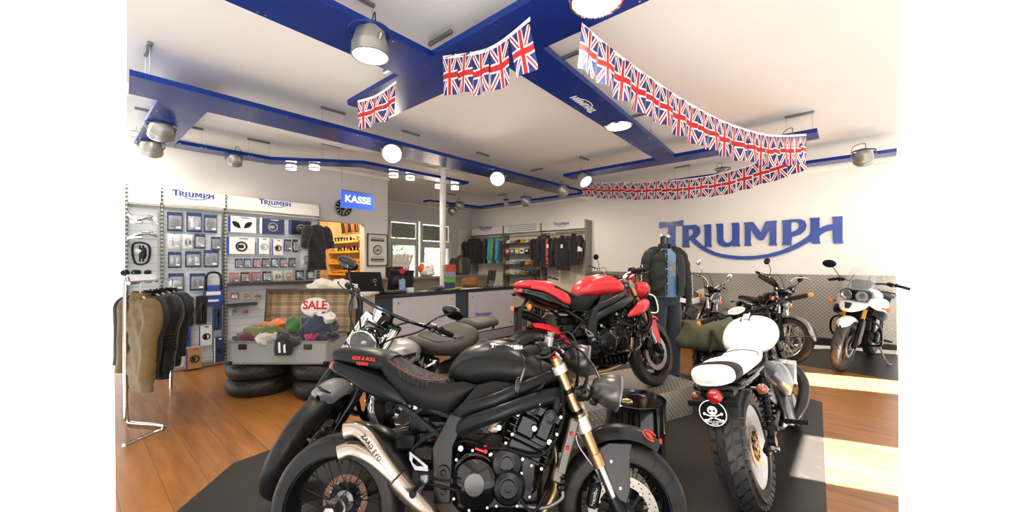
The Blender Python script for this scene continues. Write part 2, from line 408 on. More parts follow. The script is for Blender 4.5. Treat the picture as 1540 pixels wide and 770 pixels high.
# fence and hedge outside
fx0 = wx0-2.2
fe = thing('garden_fence', 'weathered wooden board fence outside behind the two windows', 'fence', (fx0, YB+2.6, 0))
h = G(); x = 0
while x < 7.4: h.bx(x, x+.145, 0, .022, .0, 1.72+.02*math.sin(x*9), bev=.004); x += .16
obj('fence_board', h, mat('weathered_wood', '8d8072', .9, var=.12, nscale=6), fe)
h = G(); h.bx(0, 7.4, .025, .06, .5, .6); h.bx(0, 7.4, .025, .06, 1.35, 1.45); obj('fence_rail', h, mat('weathered_wood'), fe)
hg = G(); rn = random.Random(3)
for i in range(1500):
    c = Vector((fx0+rn.uniform(0, 7.4), YB+2.9+rn.uniform(-.1, .8), 1.5+rn.uniform(0, 1)**1.3*1.15)); q = Quaternion((rn.random()-.5, rn.random()-.5, rn.random()-.5), rn.uniform(0, 6)); s = rn.uniform(.04, .09)
    hg.add([c+q @ Vector(p) for p in ((-s, 0, 0), (0, -s*.45, .01), (s, 0, 0), (0, s*.45, .01))], [(0, 1, 2, 3)])
tag(obj('garden_foliage', hg, mat('leaf_green', '7fae3c', .6, var=.2)), 'bright green leaves growing above the garden fence', 'foliage', kind='stuff')
# white door leaf in the corner
dx0, dz = wy(690, 346); dx1, _ = wy(707, 347)
dr = thing('door_1', 'narrow white door in the far corner beside the clothing shelves', 'door', (dx0, YB, 0)); dr['kind'] = 'structure'
h = G(); h.bx(0, dx1-dx0, -.05, -.003, 0.003, dz, bev=.01); obj('door_leaf', h, mat('door_cream', 'efe9dc', .5), dr)
h = G(); h.bx(-.04, 0, -.03, -.003, 0.003, dz+.04); h.bx(0, dx1-dx0, -.03, -.003, dz, dz+.04); obj('door_frame', h, frm, dr)
# white round post under the beam
pp = at_y(666, 396, 5.25); g = G(); g.cyl((pp.x, 5.25, 0.0), (pp.x, 5.25, 3.0), .052, n=20); g.bx(pp.x-.09, pp.x+.09, 5.17, 5.33, 2.985, 3.0); g.lathe([(.07, 0), (.07, .02), (.052, .03)], (pp.x, 5.25, 0), n=20)
struct('post', g, mat('post_white', 'ece8e2', .45))
# ---- diamond plate wainscot on the right wall: three panels
def plate_mat(name, sc=16., col='8f8a82', rough=.26):
    m = bpy.data.materials.new(name); t = NT(m); v = t.coord(); L = []
    def lug(vec, ang, off):
        mp = t.mapping(vec, scale=(sc, sc, sc), loc=off)
        sep = t.new('ShaderNodeSeparateXYZ'); t.link(mp, sep.inputs[0])
        fx = t.math('SUBTRACT', t.math('FRACT', sep.outputs[0]), .5); fy = t.math('SUBTRACT', t.math('FRACT', sep.outputs[1]), .5)
        c, s = math.cos(ang), math.sin(ang)
        a = t.math('ADD', t.math('MULTIPLY', fx, c), t.math('MULTIPLY', fy, s)); b = t.math('SUBTRACT', t.math('MULTIPLY', fy, c), t.math('MULTIPLY', fx, s))
        d = t.math('ADD', t.math('POWER', t.math('ABSOLUTE', t.math('MULTIPLY', a, 2.4)), 2), t.math('POWER', t.math('ABSOLUTE', t.math('MULTIPLY', b, 8.5)), 2))
        return t.math('SUBTRACT', 1, d, clamp=True)
    uv = t.coord('UV')
    h = t.math('MAXIMUM', lug(uv, PI/4, (0,0,0)), lug(uv, -PI/4, (.5,.5,0)))
    t.link(t.mix(h, lin(col), lin('c4bfb5')), t.b.inputs['Base Color'])
    t.b.inputs['Metallic'].default_value = .55; t.b.inputs['Roughness'].default_value = rough
    t.bump(h, .7, .003); MATS[name] = m; return m
def uvbox(o, sc=1.):
    me = o.data; uv = me.uv_layers.new(name='UVMap')
    for p in me.polygons:
        n = p.normal; a = max(range(3), key=lambda i: abs(n[i])); u, w_ = [i for i in range(3) if i != a]
        for li in p.loop_indices:
            c = me.vertices[me.loops[li].vertex_index].co; uv.data[li].uv = (c[u]*sc, c[w_]*sc)
plate = plate_mat('diamond_plate')
for i, (a, b) in enumerate(((-.47, .98), (.985, 3.0), (3.005, 5.3))):
    g = G(); g.bx(XR-.012, XR-.001, a, b, .09, 1.2, bev=.002); o = struct('trim_%d' % (6+i), g, plate); uvbox(o)
g = G(); g.bx(XR-.02, XR-.001, -.47, 5.3, 0.003, .09); struct('baseboard_right', g, mat('black_base', '141312', .5))
# ---- big wall logo
def logo(g, M, depth, m=0, sy=1.):
    s = lambda pts: [(a, b*sy) for a, b in pts]
    A, U_, V_ = M @ Vector((0,0,0)), (M.to_3x3() @ Vector((1,0,0))), (M.to_3x3() @ Vector((0,1,0)))
    D_ = (M.to_3x3() @ Vector((0,0,1))).normalized()*depth
    for k, h in (('T', None), ('R', 'Rh'), ('I', None), ('U', None), ('M', None), ('P', 'Ph')):
        g.prism(s(LOGO[k]), A, U_, V_, D_, m, [s(LOGO[h])] if h else [])
    return g
blue = mat('logo_blue', '26459a', .35, coat=.2, var=.02)
e = thing('wall_sign', 'large blue raised lettering with a sweeping underline on the white wall', 'sign', (XR-.045, 1.76, 1.90))
names = {'T': 'letter_t', 'R': 'letter_r_with_underline_and_h', 'I': 'letter_i', 'U': 'letter_u', 'M': 'letter_m', 'P': 'letter_p'}
for k, h in (('T', None), ('R', 'Rh'), ('I', None), ('U', None), ('M', None), ('P', 'Ph')):
    q = G(); sc_ = 3.14; q.prism([(a*sc_, b*sc_) for a, b in LOGO[k]], (0,0,0), (0,-1,0), (0,0,1), (.035,0,0), 0, [[(a*sc_, b*sc_) for a, b in LOGO[h]]] if h else [])
    obj(names[k], q, blue, e)
# ================================================================ suspended blue lighting boards
beamb = mat('gloss_blue_board', '062a78', .25, coat=.0, subs=.28, var=.02, nscale=3)
steel = mat('brushed_steel', '8f8f8d', .32, .85)
chrome = mat('chrome', 'dcdcdc', .08, 1., var=0)
blackp = mat('black_plastic', '141415', .45, var=.1)
whitep = mat('white_plastic', 'efefec', .4)
ZB = 2.82
def beam_thing(label, polys, wires, group='suspended blue light boards'):
    x0, y0 = polys[0][0]
    e = thing('ceiling_light_board', label, 'lighting board', (x0, y0, ZB), 0, group)
    for P in polys:
        g = G(); g.prism([(a-x0, b-y0) for a, b in P], (0,0,0), (1,0,0), (0,1,0), (0,0,.045)); bd_ = obj('board', g, beamb, e)
        q = G()
        for i in range(len(P)):
            a = Vector(P[i]); b = Vector(P[(i+1) % len(P)]); L = (b-a).length
            if L < .6: continue
            d = (b-a).normalized(); n_ = Vector((-d.y, d.x)); cen = sum((Vector(p) for p in P), Vector((0,0)))/len(P)
            if n_.dot(cen-a) < 0: n_ = -n_
            k = int(L/.75)+1
            for j in range(k):
                for o_ in (-.02, .02):
                    c = a+d*(L*(j+.5)/k+o_)+n_*.03; q.cyl((c.x-x0, c.y-y0, -.004), (c.x-x0, c.y-y0, .001), .006, n=6)
        obj('screw', q, chrome, bd_)
    for (a, b, ang) in wires:
        c, s = math.cos(ang)*.12, math.sin(ang)*.12; a -= x0; b -= y0
        g = G(); g.cyl((a-c, b-s, .045), (a-c, b-s, ZC-ZB-.02), .0013, n=4); g.cyl((a+c, b+s, .045), (a+c, b+s, ZC-ZB-.02), .0013, n=4)
        g.cyl((a-c, b-s, .04), (a-c, b-s, .075), .004, n=6); g.cyl((a+c, b+s, .04), (a+c, b+s, .075), .004, n=6)
        obj('suspension_wire', g, steel, e)
        g = G(); g.box((a, b, ZC-ZB-.013), (.27, .03, .025), ang, bev=.004); obj('ceiling_bracket', g, steel, e)
    return e
H2 = PI/2
beam_thing('long dark blue board carrying two bright round spots, with a short wide arm at its left end',
    [[(.31, 4.12), (6.78, 4.12), (6.78, 4.58), (.87, 4.58), (.85, 6.3), (.52, 6.45), (.52, 4.58), (.34, 4.58)]],
    [(.42, 4.2, H2), (.62, 5.9, 0), (1.95, 4.35, 0), (2.95, 4.35, 0), (4.25, 4.35, 0), (5.6, 4.35, H2)])
beam_thing('narrow kinked blue board with small glowing lamps above the clothes and parts shelving',
    [[(.86, 6.05), (1.85, 6.05), (2.8, 5.28), (4.75, 5.22), (4.75, 5.46), (2.86, 5.54), (1.93, 6.32), (.86, 6.32)]],
    [(1.0, 6.2, 0), (1.75, 6.2, 0), (2.5, 5.65, 0), (4.2, 5.36, 0)])
beam_thing('wide blue board entering at the top left and carrying one big steel can spot',
    [[(.45, 2.18), (1.66, 2.2), (1.66, 2.6), (.42, 2.56)]], [(1.2, 2.38, 0)])
beam_thing('wide blue cross board under the top of the ceiling with flag bunting along it',
    [[(1.66, .5), (2.08, .5), (2.08, 3.43), (1.66, 3.43)]], [(1.85, 1.3, 0), (1.85, 3.0, H2), (1.85, 2.35, H2)])
beam_thing('blue board with small white lettering and one flush lamp',
    [[(2.08, 1.56), (5.37, 1.83), (5.37, 2.08), (2.08, 1.9)]], [(2.7, 1.75, H2), (4.3, 1.85, H2)])
beam_thing('slim blue board across the ceiling whose right end sticks out past the bunting',
    [[(5.37, .33), (5.68, .33), (5.68, 3.62), (5.37, 3.62)]], [(5.5, .5, H2), (5.5, 1.4, 0), (5.5, 3.3, 0)])
beam_thing('long slim blue track board running along the right wall and over the clothing shelves',
    [[(6.98, -.37), (7.25, -.38), (7.25, 7.48), (5.5, 7.62), (5.5, 7.38), (6.98, 7.25)]], [(7.1, 2.3, H2), (7.1, 5.3, H2), (7.1, 6.6, H2), (6.2, 7.45, 0)])
# white lettering on the board
g = G(); c = at_z(880, 157, ZB-.002); M_ = Matrix.Translation((c.x, c.y, ZB-.003)) @ Matrix(((-1,0,0,0),(0,1,0,0),(0,0,-1,0),(0,0,0,1))) 
M_ = Matrix.Translation((c.x, c.y, ZB-.0005)) @ Matrix.Rotation(PI+.07, 4, 'Z') @ Matrix(((1,0,0,0),(0,-1,0,0),(0,0,-1,0),(0,0,0,1))) @ Matrix.Scale(.42, 4)
logo(g, M_, .002)
tag(obj('board_lettering', g, mat('lettering_white', 'f2f2f2', .4, emis=None)), 'small white lettering on the underside of a blue ceiling board', 'lettering')
# ================================================================ lamps
glow = mat('lamp_glow', 'fff4e0', .5, emis='fff0d8', es=9, var=0)
lampg = mat('lamp_housing', 'a9a8a2', .35, .6)
def light(name, par, loc, direction, watts, r=.06, spot=None, col=(1, .86, .70)):
    L = bpy.data.lights.new(name, 'SPOT' if spot else 'POINT'); L.energy = watts*1.35; L.color = col; L.shadow_soft_size = r
    if spot: L.spot_size = math.radians(spot); L.spot_blend = .7
    o = bpy.data.objects.new(name, L); COL.objects.link(o); o.parent = par; o.location = loc
    o.rotation_euler = Vector(direction).to_track_quat('-Z', 'Y').to_euler(); return o
def lamp(px, py, z, d, r, label, watts=40, kind='can', spot=110, group=None, col=(1, .86, .70)):
    """can: tilting round spot hung in the board; flush: disc in the board; puck: small halogen"""
    p = at_z(px, py, z); e = thing({'can': 'ceiling_spotlight', 'flush': 'recessed_spotlight', 'puck': 'halogen_lamp'}[kind], label, 'lamp', p, 0, group)
    d = Vector(d).normalized(); g = G()
    if kind == 'can':
        L = r*1.25
        g.lathe([(.0, -L*.9), (r*.45, -L*.88), (r*.82, -L*.6), (r*.95, -L*.2), (r, 0), (r*1.04, 0), (r*1.04, L*.5), (r*1.08, L*.52), (r*.98, L*.53), (r*.96, L*.45)], (0,0,0), d, 28); obj('housing', g, lampg, e)
        g = G(); g.lathe([(r*.96, L*.46), (0, L*.44)], (0,0,0), d, 28); obj('bulb', g, glow, e)
        g = G(); g.torus((0, 0, ZB-z), r*1.16, .008, (0,0,1), 28, 6); obj('mounting_ring', g, beamb, e)
        s = d.cross(Vector((0,0,1))); s = s.normalized() if s.length > .1 else Vector((0,1,0))
        [obj('pivot', G().cyl(s*r*1.0*k, s*r*1.2*k+Vector((0,0,min(.03, ZB-z))), .012, n=8), steel, e) for k in (-1, 1)]
        g = G(); g.tube([-d*L*.8, (-d*L*.9)+Vector((0.03, 0, .1)), Vector((.1, .1, ZB-z+.1)), Vector((.2, .12, ZB-z+.05))], .004, 6, 5); obj('cable', g, blackp, e)
        lp = d*(L*.6)
    elif kind == 'flush':
        g.torus((0,0,0), r*1.05, .012, (0,0,1), 32, 6); obj('trim_ring', g, chrome, e)
        g = G(); g.lathe([(r, -.004), (0, -.012)], (0,0,0), (0,0,1), 32); obj('bulb', g, glow, e); lp = (0,0,-.05)
    else:
        g.lathe([(r*.7, .03), (r, .03), (r, .012), (r*.5, .0), (r*.5, -.012)], n=20); g.lathe([(r, -.04), (r, -.02), (r*.6, -.02)], n=20); obj('ring', g, steel, e)
        g = G(); g.lathe([(0, .01), (r*.85, .01), (r*.95, -.015), (r*.85, -.045), (0, -.05)], n=20); obj('bulb', g, glow, e); lp = (0,0,-.09)
    if watts: light('lamp_light', e, lp, d, watts, r*.8, spot, col)
    return e
DN = (0, 0, -1)
toL, toR = Vector((.1, 1, -.9)), Vector((1, .1, -.9))
lamp(557, 68, 2.74, DN, .105, 'big steel can spotlight lit below the wide board at the top left', 60, spot=140)
lamp(897, 1, ZB-.004, DN, .13, 'round flush spotlight lit at the very top of the picture', 60, 'flush', 150)
lamp(930, 190, ZB-.004, DN, .125, 'round flush spotlight lit in the board with the white lettering', 70, 'flush', 150)
lamp(878, 270, 2.72, (-.2, -.9, -.9), .1, 'steel spotlight lit at the left end of the slim cross board', 50, spot=120)
lamp(590, 229, 2.74, Vector((-.5, -.75, -.55)), .11, 'dazzling round spotlight on the long blue board, nearer one', 60, spot=130)
lamp(749, 267, 2.74, Vector((-.75, -.5, -.55)), .11, 'dazzling round spotlight on the long blue board, farther one', 60, spot=130)
lamp(243, 196, 2.76, toL, .105, 'tilted steel spotlight on the wide left arm, nearer to the long board', 14)
lamp(227, 222, 2.76, toL, .105, 'tilted steel spotlight on the wide left arm, at its far end', 14)
lamp(352, 241, 2.75, Vector((.2, .8, -1)), .085, 'steel spotlight hanging below the kinked board over the left shelves', 14)
PG = 'small halogen lamps on the kinked board'
for i, (a, b) in enumerate(((438, 250), (473, 250), (592, 262), (617, 266), (660, 279), (684, 281))):
    lamp(a, b, ZB-.03, DN, .075, 'small round halogen lamp, number %s from the left in the kinked blue board' % ('one', 'two', 'three', 'four', 'five', 'six')[i], 14, 'puck', 150, PG)
lamp(791, 303, 2.73, toR, .1, 'steel spotlight over the clothing shelves, tilted to the wall, the middle one', 60)
lamp(846, 287, 2.73, toR, .1, 'steel spotlight where the long board meets the wall track', 60)
lamp(680, 318, 2.68, toR, .1, 'steel spotlight hanging lowest behind the white post', 45)
lamp(691, 309, 2.76, toR, .09, 'small steel spotlight close above the lowest one behind the post', 12)
lamp(761, 307, 2.72, toR, .05, 'tiny unlit clip lamp on the wall track over the clothing shelves', 0)
lamp(1299, 236, 2.75, (.9, .1, -.5), .1, 'grey spotlight aimed at the wall on the track at the far right', 40)
lamp(1193, 214, 2.76, (-.5, -.2, -.9), .09, 'bright spotlight shining through the bunting near the right board end', 45)
lamp(1087, 262, 2.74, (.9, 0, -.6), .09, 'spotlight on the wall track half hidden above the lower bunting', 35)
# ================================================================ union flag bunting
def flag_mat():
    m = bpy.data.materials.new('union_flag_cloth'); t = NT(m); uv = t.coord('UV'); s = t.new('ShaderNodeSeparateXYZ'); t.link(uv, s.inputs[0])
    u = t.math('SUBTRACT', t.math('MULTIPLY', s.outputs[0], 2), 1); v = t.math('SUBTRACT', t.math('MULTIPLY', s.outputs[1], 2), 1)
    au, av = t.math('ABSOLUTE', u), t.math('ABSOLUTE', v)
    diag = t.math('ABSOLUTE', t.math('SUBTRACT', au, av)); cross = t.math('MINIMUM', au, av)
    W_, R_, B_ = lin('f4f0ee'), lin('c92b2c'), lin('2b3577')
    c = t.mix(t.math('LESS_THAN', diag, .22), B_, W_); c = t.mix(t.math('LESS_THAN', diag, .075), c, R_)
    c = t.mix(t.math('LESS_THAN', cross, .23), c, W_); c = t.mix(t.math('LESS_THAN', cross, .14), c, R_)
    t.link(c, t.b.inputs['Base Color']); t.b.inputs['Roughness'].default_value = .7
    tr = t.new('ShaderNodeBsdfTranslucent'); t.link(c, tr.inputs['Color']); mx = t.new('ShaderNodeMixShader'); mx.inputs[0].default_value = .35
    t.link(t.b.outputs[0], mx.inputs[1]); t.link(tr.outputs[0], mx.inputs[2]); t.link(mx.outputs[0], t.n['Material Output'].inputs['Surface']); return m
fm = flag_mat()
tape = mat('white_tape', 'f5f2f0', .7)
FL = []
for k in range(4):
    g = G(); ph = k*1.7; g.grid(lambda u, v: (u*.94+.03*v*math.sin(ph), .10*math.sin(u*5.5+ph)*v+.05*math.sin(ph*3)*v, -v*(1-.03*math.sin(ph))), 10, 10)
    me = mesh('flag', g, fm, 80); uvl = me.uv_layers.new(name='UVMap')
    for p in me.polygons:
        for li in p.loop_indices:
            vi = me.loops[li].vertex_index; uvl.data[li].uv = ((vi//11)/10, 1-(vi % 11)/10)
    FL.append(me)
def bunting(label, pts, n, h, group=None):
    P = [Vector(p) for p in pts]
    sm = [Vector(q) for q in spline(P, 12)]; acc = [0]
    for a, b in zip(sm, sm[1:]): acc.append(acc[-1]+(b-a).length)
    def at(s):
        for i in range(len(sm)-1):
            if s <= acc[i+1] or i == len(sm)-2:
                t_ = (s-acc[i])/max(1e-6, acc[i+1]-acc[i]); return sm[i].lerp(sm[i+1], t_)
    e = thing('flag_bunting', label, 'bunting', P[0], 0, group); L = acc[-1]
    g = G(); rows = [at(L*i/40) for i in range(41)]; vs = []
    for p in rows: vs += [p-P[0], p-P[0]+Vector((0, 0, -.022))]
    g.add(vs, [(2*i, 2*i+2, 2*i+3, 2*i+1) for i in range(40)]); o = obj('tape', g, tape, e); o.modifiers.new('s', 'SOLIDIFY').thickness = .002
    for i in range(n):
        a, b = at(L*i/n), at(L*(i+1)/n); d = b-a; o = obj('flag', FL[i % 4], None, e)
        ang = math.atan2(d.y, d.x); sl = d.z/max(1e-6, math.hypot(d.x, d.y))
        o.matrix_local = Matrix.Translation(a-P[0]+Vector((0, 0, -.015))) @ Matrix.Rotation(ang, 4, 'Z') @ Matrix(((1,0,0,0),(0,1,0,0),(sl,0,1,0),(0,0,0,1))) @ Matrix.Diagonal((math.hypot(d.x, d.y), .16 if i % 2 else -.16, h, 1))
    return e
ob_mesh = obj
def obj(name, g, ms=None, parent=None, ang=38, **kw):
    return ob_mesh(name, g, ms, parent, ang, **kw)
def at_plane(px, py, A, B):
    k = (px-770)/FP; a = Vector((CT+ST*k, ST-CT*k)); A2, d2 = Vector(A[:2]), Vector(B[:2])-Vector(A[:2])
    den = a.x*d2.y-a.y*d2.x; d = (A2.x*d2.y-A2.y*d2.x)/den; return at_d(px, py, d)
bunting('short bunting of three union flags at the left end of the wide cross board', [at_x(538, 151, 1.645), at_x(566, 142, 1.645), at_x(596, 121, 1.645)], 3, .235)
bunting('bunting of five union flags on the wide cross board in the upper middle', [at_x(666, 84, 1.645), at_x(735, 71, 1.64), at_x(797, 25, 1.645)], 5, .24)
A_, B_ = (1.99, 1.21), (5.34, .33)
bunting('long bunting of union flags sagging from the cross board to the right board end', [at_plane(a, b, A_, B_) for a, b in ((875, 33), (925, 76), (985, 120), (1040, 156), (1100, 186), (1160, 202), (1213, 201))], 21, .27)
A_, B_ = (6.88, 4.15), (5.42, .3)
bunting('lower bunting of union flags curving in front of the wall track on the right', [at_plane(a, b, A_, B_) for a, b in ((876, 274), (950, 274), (1040, 268), (1100, 256), (1160, 236), (1212, 212))], 20, .28)
# ================================================================ motorcycle building blocks
rubber = mat('tyre_rubber', '131314', .5, subs=.25, var=.1)
def tread_mat(name, N, slant, w_=.12, ymax=.07, col='19191a'):
    m = bpy.data.materials.new(name); t = NT(m); v = t.coord(); s = t.new('ShaderNodeSeparateXYZ'); t.link(v, s.inputs[0])
    a = t.math('DIVIDE', t.math('ARCTAN2', s.outputs[2], s.outputs[0]), 2*PI)
    ay = t.math('ABSOLUTE', s.outputs[1]); sg = t.math('MULTIPLY', t.math('GREATER_THAN', s.outputs[1], 0), .5)
    fr = t.math('FRACT', t.math('ADD', t.math('ADD', t.math('MULTIPLY', a, N), t.math('MULTIPLY', ay, slant)), sg))
    g = t.math('LESS_THAN', fr, w_)
    g = t.math('MULTIPLY', g, t.math('MULTIPLY', t.math('LESS_THAN', ay, ymax), t.math('GREATER_THAN', ay, .008)))
    t.link(t.mix(g, lin(col), lin('0a0a0a')), t.b.inputs['Base Color']); t.b.inputs['Roughness'].default_value = .42; t.b.inputs['Specular IOR Level'].default_value = .28
    t.bump(t.math('SUBTRACT', 1, g), .9, .006); return m
road_tread = tread_mat('road_tread', 17, 9.5, .14)
wide_tread = tread_mat('cruiser_tread', 22, 16, .16, .06)
gloss_black = mat('gloss_black', '08080a', .14, .3, coat=.5)
satin_black = mat('satin_black', '0f1012', .34, .2, subs=.3)
eng_black = mat('engine_black', '141517', .24, .6)
cast_alu = mat('cast_alloy', '85858a', .36, .8, var=.1)
bolt_m = mat('bolt_steel', 'aeaeab', .25, .95)
lensm = mat('lens_glass', 'dfe6ea', .05, .55, coat=1, var=.25, nscale=70)
reflector = mat('reflector_chrome', 'a9aeb4', .1, 1, var=.42, nscale=45)
orange = mat('indicator_orange', 'f07a1c', .2, coat=.8)
redlens = mat('tail_light_red', '9c1414', .15, coat=1)
gold = mat('fork_gold', 'b8926a', .28, .9)
rubb_grip = mat('grip_rubber', '121212', .7, subs=.25)
def wheel(par, x, z, R, W, ri, style='spoke', tread=None, rimm=None, disc=0, discm=None, Ms=None, hubm=None, knob=False, nsp=36, white=None, discside=(-1, 1), sprocket=False):
    M = (Ms or Matrix.Identity(4)) @ Matrix.Translation((x, 0, z))
    rimm = rimm or satin_black; hubm = hubm or cast_alu; g = G()
    p = [(ri-.004, -W*.36)]
    for i in range(17):
        a = -PI/2+PI*i/16; p.append((ri+(R-ri)*abs(math.cos(a))**.72*(1 if abs(math.cos(a)) > 1e-6 else 0)+.002, W/2*sgn(math.sin(a))*abs(math.sin(a))**.8*(1 if abs(a) < 1.2 else .97)))
    p.append((ri-.004, W*.36)); g.lathe(p, ax=(0,1,0), n=64, m=0)
    if knob:
        nb = 34
        for i in range(nb):
            for (y0, off, hh, ww, sk) in ((-.33, .5, .92, .2, .25), (-.12, 0, 1, .2, .5), (.12, 0, 1, .2, -.5), (.33, .5, .92, .2, -.25), (-.47, 0, .78, .1, .1), (.47, 0, .78, .1, -.1)):
                a = 2*PI*(i+off)/nb; rr = ri+(R-ri)*abs(math.cos(math.asin(min(.98, abs(y0)*2)**1.25)))**.72
                da = 2*PI/nb*.34; vs = []
                tilt = -math.atan(abs(y0)*1.3)*sgn(y0)
                for (u, v_) in ((-1,-1), (1,-1), (1,1), (-1,1)):
                    for hgt in (-.012, .011):
                        aa = a+u*da+sk*v_*da*1.3; yy = y0*W+v_*ww*W*.43; r2 = rr+hgt-(abs(yy)/W)**2*.02*0
                        r2 += -v_*math.sin(tilt)*.0+(-abs(yy/W)*.05+abs(y0)*.05)
                        vs.append((r2*math.cos(aa), yy+sgn(y0)*hgt*abs(y0), r2*math.sin(aa)))
                g.add(vs, [(1,3,5,7), (0,2,3,1), (2,4,5,3), (4,6,7,5), (6,0,1,7)])
    ty = obj('tyre', g, tread or road_tread, par); ty.matrix_local = M
    g = G(); a = W*.38
    g.lathe([(ri+.004, -a), (ri+.006, -a-.004), (ri-.006, -a-.004), (ri-.014, -a*.82), (ri-.03, -a*.45), (ri-.034, 0), (ri-.03, a*.45), (ri-.014, a*.82), (ri-.006, a+.004), (ri+.006, a+.004), (ri+.004, a), (ri-.008, a*.8), (ri-.02, 0), (ri-.008, -a*.8)], ax=(0,1,0), n=56, closed=True)
    obj('rim', g, white or rimm, ty)
    if style == 'spoke':
        g = G()
        for i in range(nsp):
            a = 2*PI*i/nsp; s = (-1 if i % 2 else 1); b = a+(.75 if i % 4 < 2 else -.75)
            g.cyl((.032*math.cos(b), s*.045, .032*math.sin(b)), ((ri-.028)*math.cos(a), s*.008, (ri-.028)*math.sin(a)), .0022, n=5)
            g.cyl(((ri-.05)*math.cos(a), s*.010, (ri-.05)*math.sin(a)), ((ri-.026)*math.cos(a), s*.008, (ri-.026)*math.sin(a)), .0042, n=6)
        obj('spokes', g, rimm if rimm is not chrome else chrome, ty)
    else:
        g = G()
        for i in range(nsp):
            a = 2*PI*i/nsp; 
            for q in ((-.10, .10) if style == 'split' else (0,)):
                c1 = (.035*math.cos(a), 0, .035*math.sin(a)); c2 = ((ri-.03)*math.cos(a+q), 0, (ri-.03)*math.sin(a+q)); c3 = ((ri*.55)*math.cos(a+q*.4), 0, (ri*.55)*math.sin(a+q*.4))
                g.sweep([c1, c3, c2], [.016, .011, .014], [.022, .016, .02], n=8, e=3, up=(0,1,0))
        obj('wheel_spokes', g, rimm, ty)
    g = G(); g.lathe([(.012, -.075), (.03, -.075), (.034, -.05), (.048, -.048), (.048, -.038), (.03, -.03), (.03, .03), (.048, .038), (.048, .048), (.034, .05), (.03, .075), (.012, .075)], ax=(0,1,0), n=24); obj('hub', g, hubm, ty)
    if disc:
        for s in discside:
            g = G(); y = s*.062; g.lathe([(disc, y-.003), (disc, y+.003), (disc*.74, y+.003), (disc*.74, y-.003)], ax=(0,1,0), n=64, closed=True)
            for i in range(48):
                a = 2*PI*i/48; r_ = disc*(.80+.07*(i % 3)); g.cyl((r_*math.cos(a), y-.0042, r_*math.sin(a)), (r_*math.cos(a), y+.0042, r_*math.sin(a)), disc*.022, n=6, m=1)
            for i in range(10):
                a = 2*PI*i/10; g.sweep([(.05*math.cos(a), y, .05*math.sin(a)), (disc*.75*math.cos(a+.2), y, disc*.75*math.sin(a+.2))], .004, .008, n=6, e=4, m=1)
                g.cyl((disc*.75*math.cos(a+.2), y-.006, disc*.75*math.sin(a+.2)), (disc*.75*math.cos(a+.2), y+.006, disc*.75*math.sin(a+.2)), disc*.05, n=10, m=2)
            g.lathe([(.055, y-.004), (.055, y+.004), (.03, y+.004), (.03, y-.004)], ax=(0,1,0), n=24, closed=True, m=1)
            obj('brake_disc', g, [discm or mat('disc_steel', 'a79f95', .3, .9), satin_black, bolt_m], ty)
    if sprocket:
        g = G(); y = sprocket*.095
        for i in range(42):
            a = 2*PI*i/42; g.box((.1*math.cos(a), y, .1*math.sin(a)), (.012, .012, .014), Matrix.Rotation(-a, 3, 'Y'), m=0)
        g.torus((0,y,0), .098, .007, n=48, q=6, m=0); g.lathe([(.092, y-.004), (.092, y+.004), (.07, y+.004), (.07, y-.004)], ax=(0,1,0), n=40, closed=True, m=1)
        for i in range(5):
            a = 2*PI*i/5; g.sweep([(.03*math.cos(a), y, .03*math.sin(a)), (.075*math.cos(a), y, .075*math.sin(a))], .012, .004, n=6, e=4, up=(0,1,0), m=1)
        obj('sprocket', g, [mat('chain_steel', '8a7f70', .4, .8), gold], ty)
    return ty
def steer_m(x, z, rake, ang):
    """rotation about the steering axis through (x, z), rake from the vertical in radians (top leans back)"""
    ax = Vector((-math.sin(rake), 0, math.cos(rake)))
    return Matrix.Translation((x, 0, z)) @ Matrix.Rotation(ang, 4, ax) @ Matrix.Translation((-x, 0, -z))
def fender(par, cx, cz, R, W, a0, a1, m, Ms=None, name='mudguard', drop=.5, n=22, taper=.0, ends=None):
    def fn(u, v):
        a = a0+(a1-a0)*u; t_ = 2*v-1; w = W*(1-taper*abs(2*u-1)**3)
        if ends: w *= min(1, (.25+min(u, 1-u)*ends))
        rr = R-drop*W*abs(t_)**2.4; return (cx+rr*math.cos(a), w*.5*math.sin(t_*1.25)/.949, cz+rr*math.sin(a))
    g = G(Ms); g.grid(fn, n, 12, thick=.004); return obj(name, g, m, par)
def bolts(g, pts, ax, r=.006, m=0, L=.008):
    ax = Vector(ax).normalized()
    for p in pts: g.lathe([(r, 0), (r, L*.7), (r*.8, L), (r*.45, L), (r*.4, L*.5), (0, L*.5)], p, ax, 8, m)
def ring_pts(c, r, n, y, a0=0.): return [(c[0]+r*math.cos(a0+2*PI*i/n), y, c[1]+r*math.sin(a0+2*PI*i/n)) for i in range(n)]
def panel(par, name, poly, y, th, m, sides=(-1, 1), k=0., bev=.006, label=None, z0=None):
    for s in sides:
        g = G(); zz = z0 if z0 is not None else sum(p[1] for p in poly)/len(poly)
        g.prism([(a, b-zz) for a, b in poly], (0, s*y, zz), (1,0,0), (0, s*k, 1), (0, s*th, 0)); o = obj(name, g, m, par)
        if bev:
            b = o.modifiers.new('b', 'BEVEL'); b.width = bev; b.segments = 2; b.limit_method = 'ANGLE'; b.angle_limit = math.radians(35)
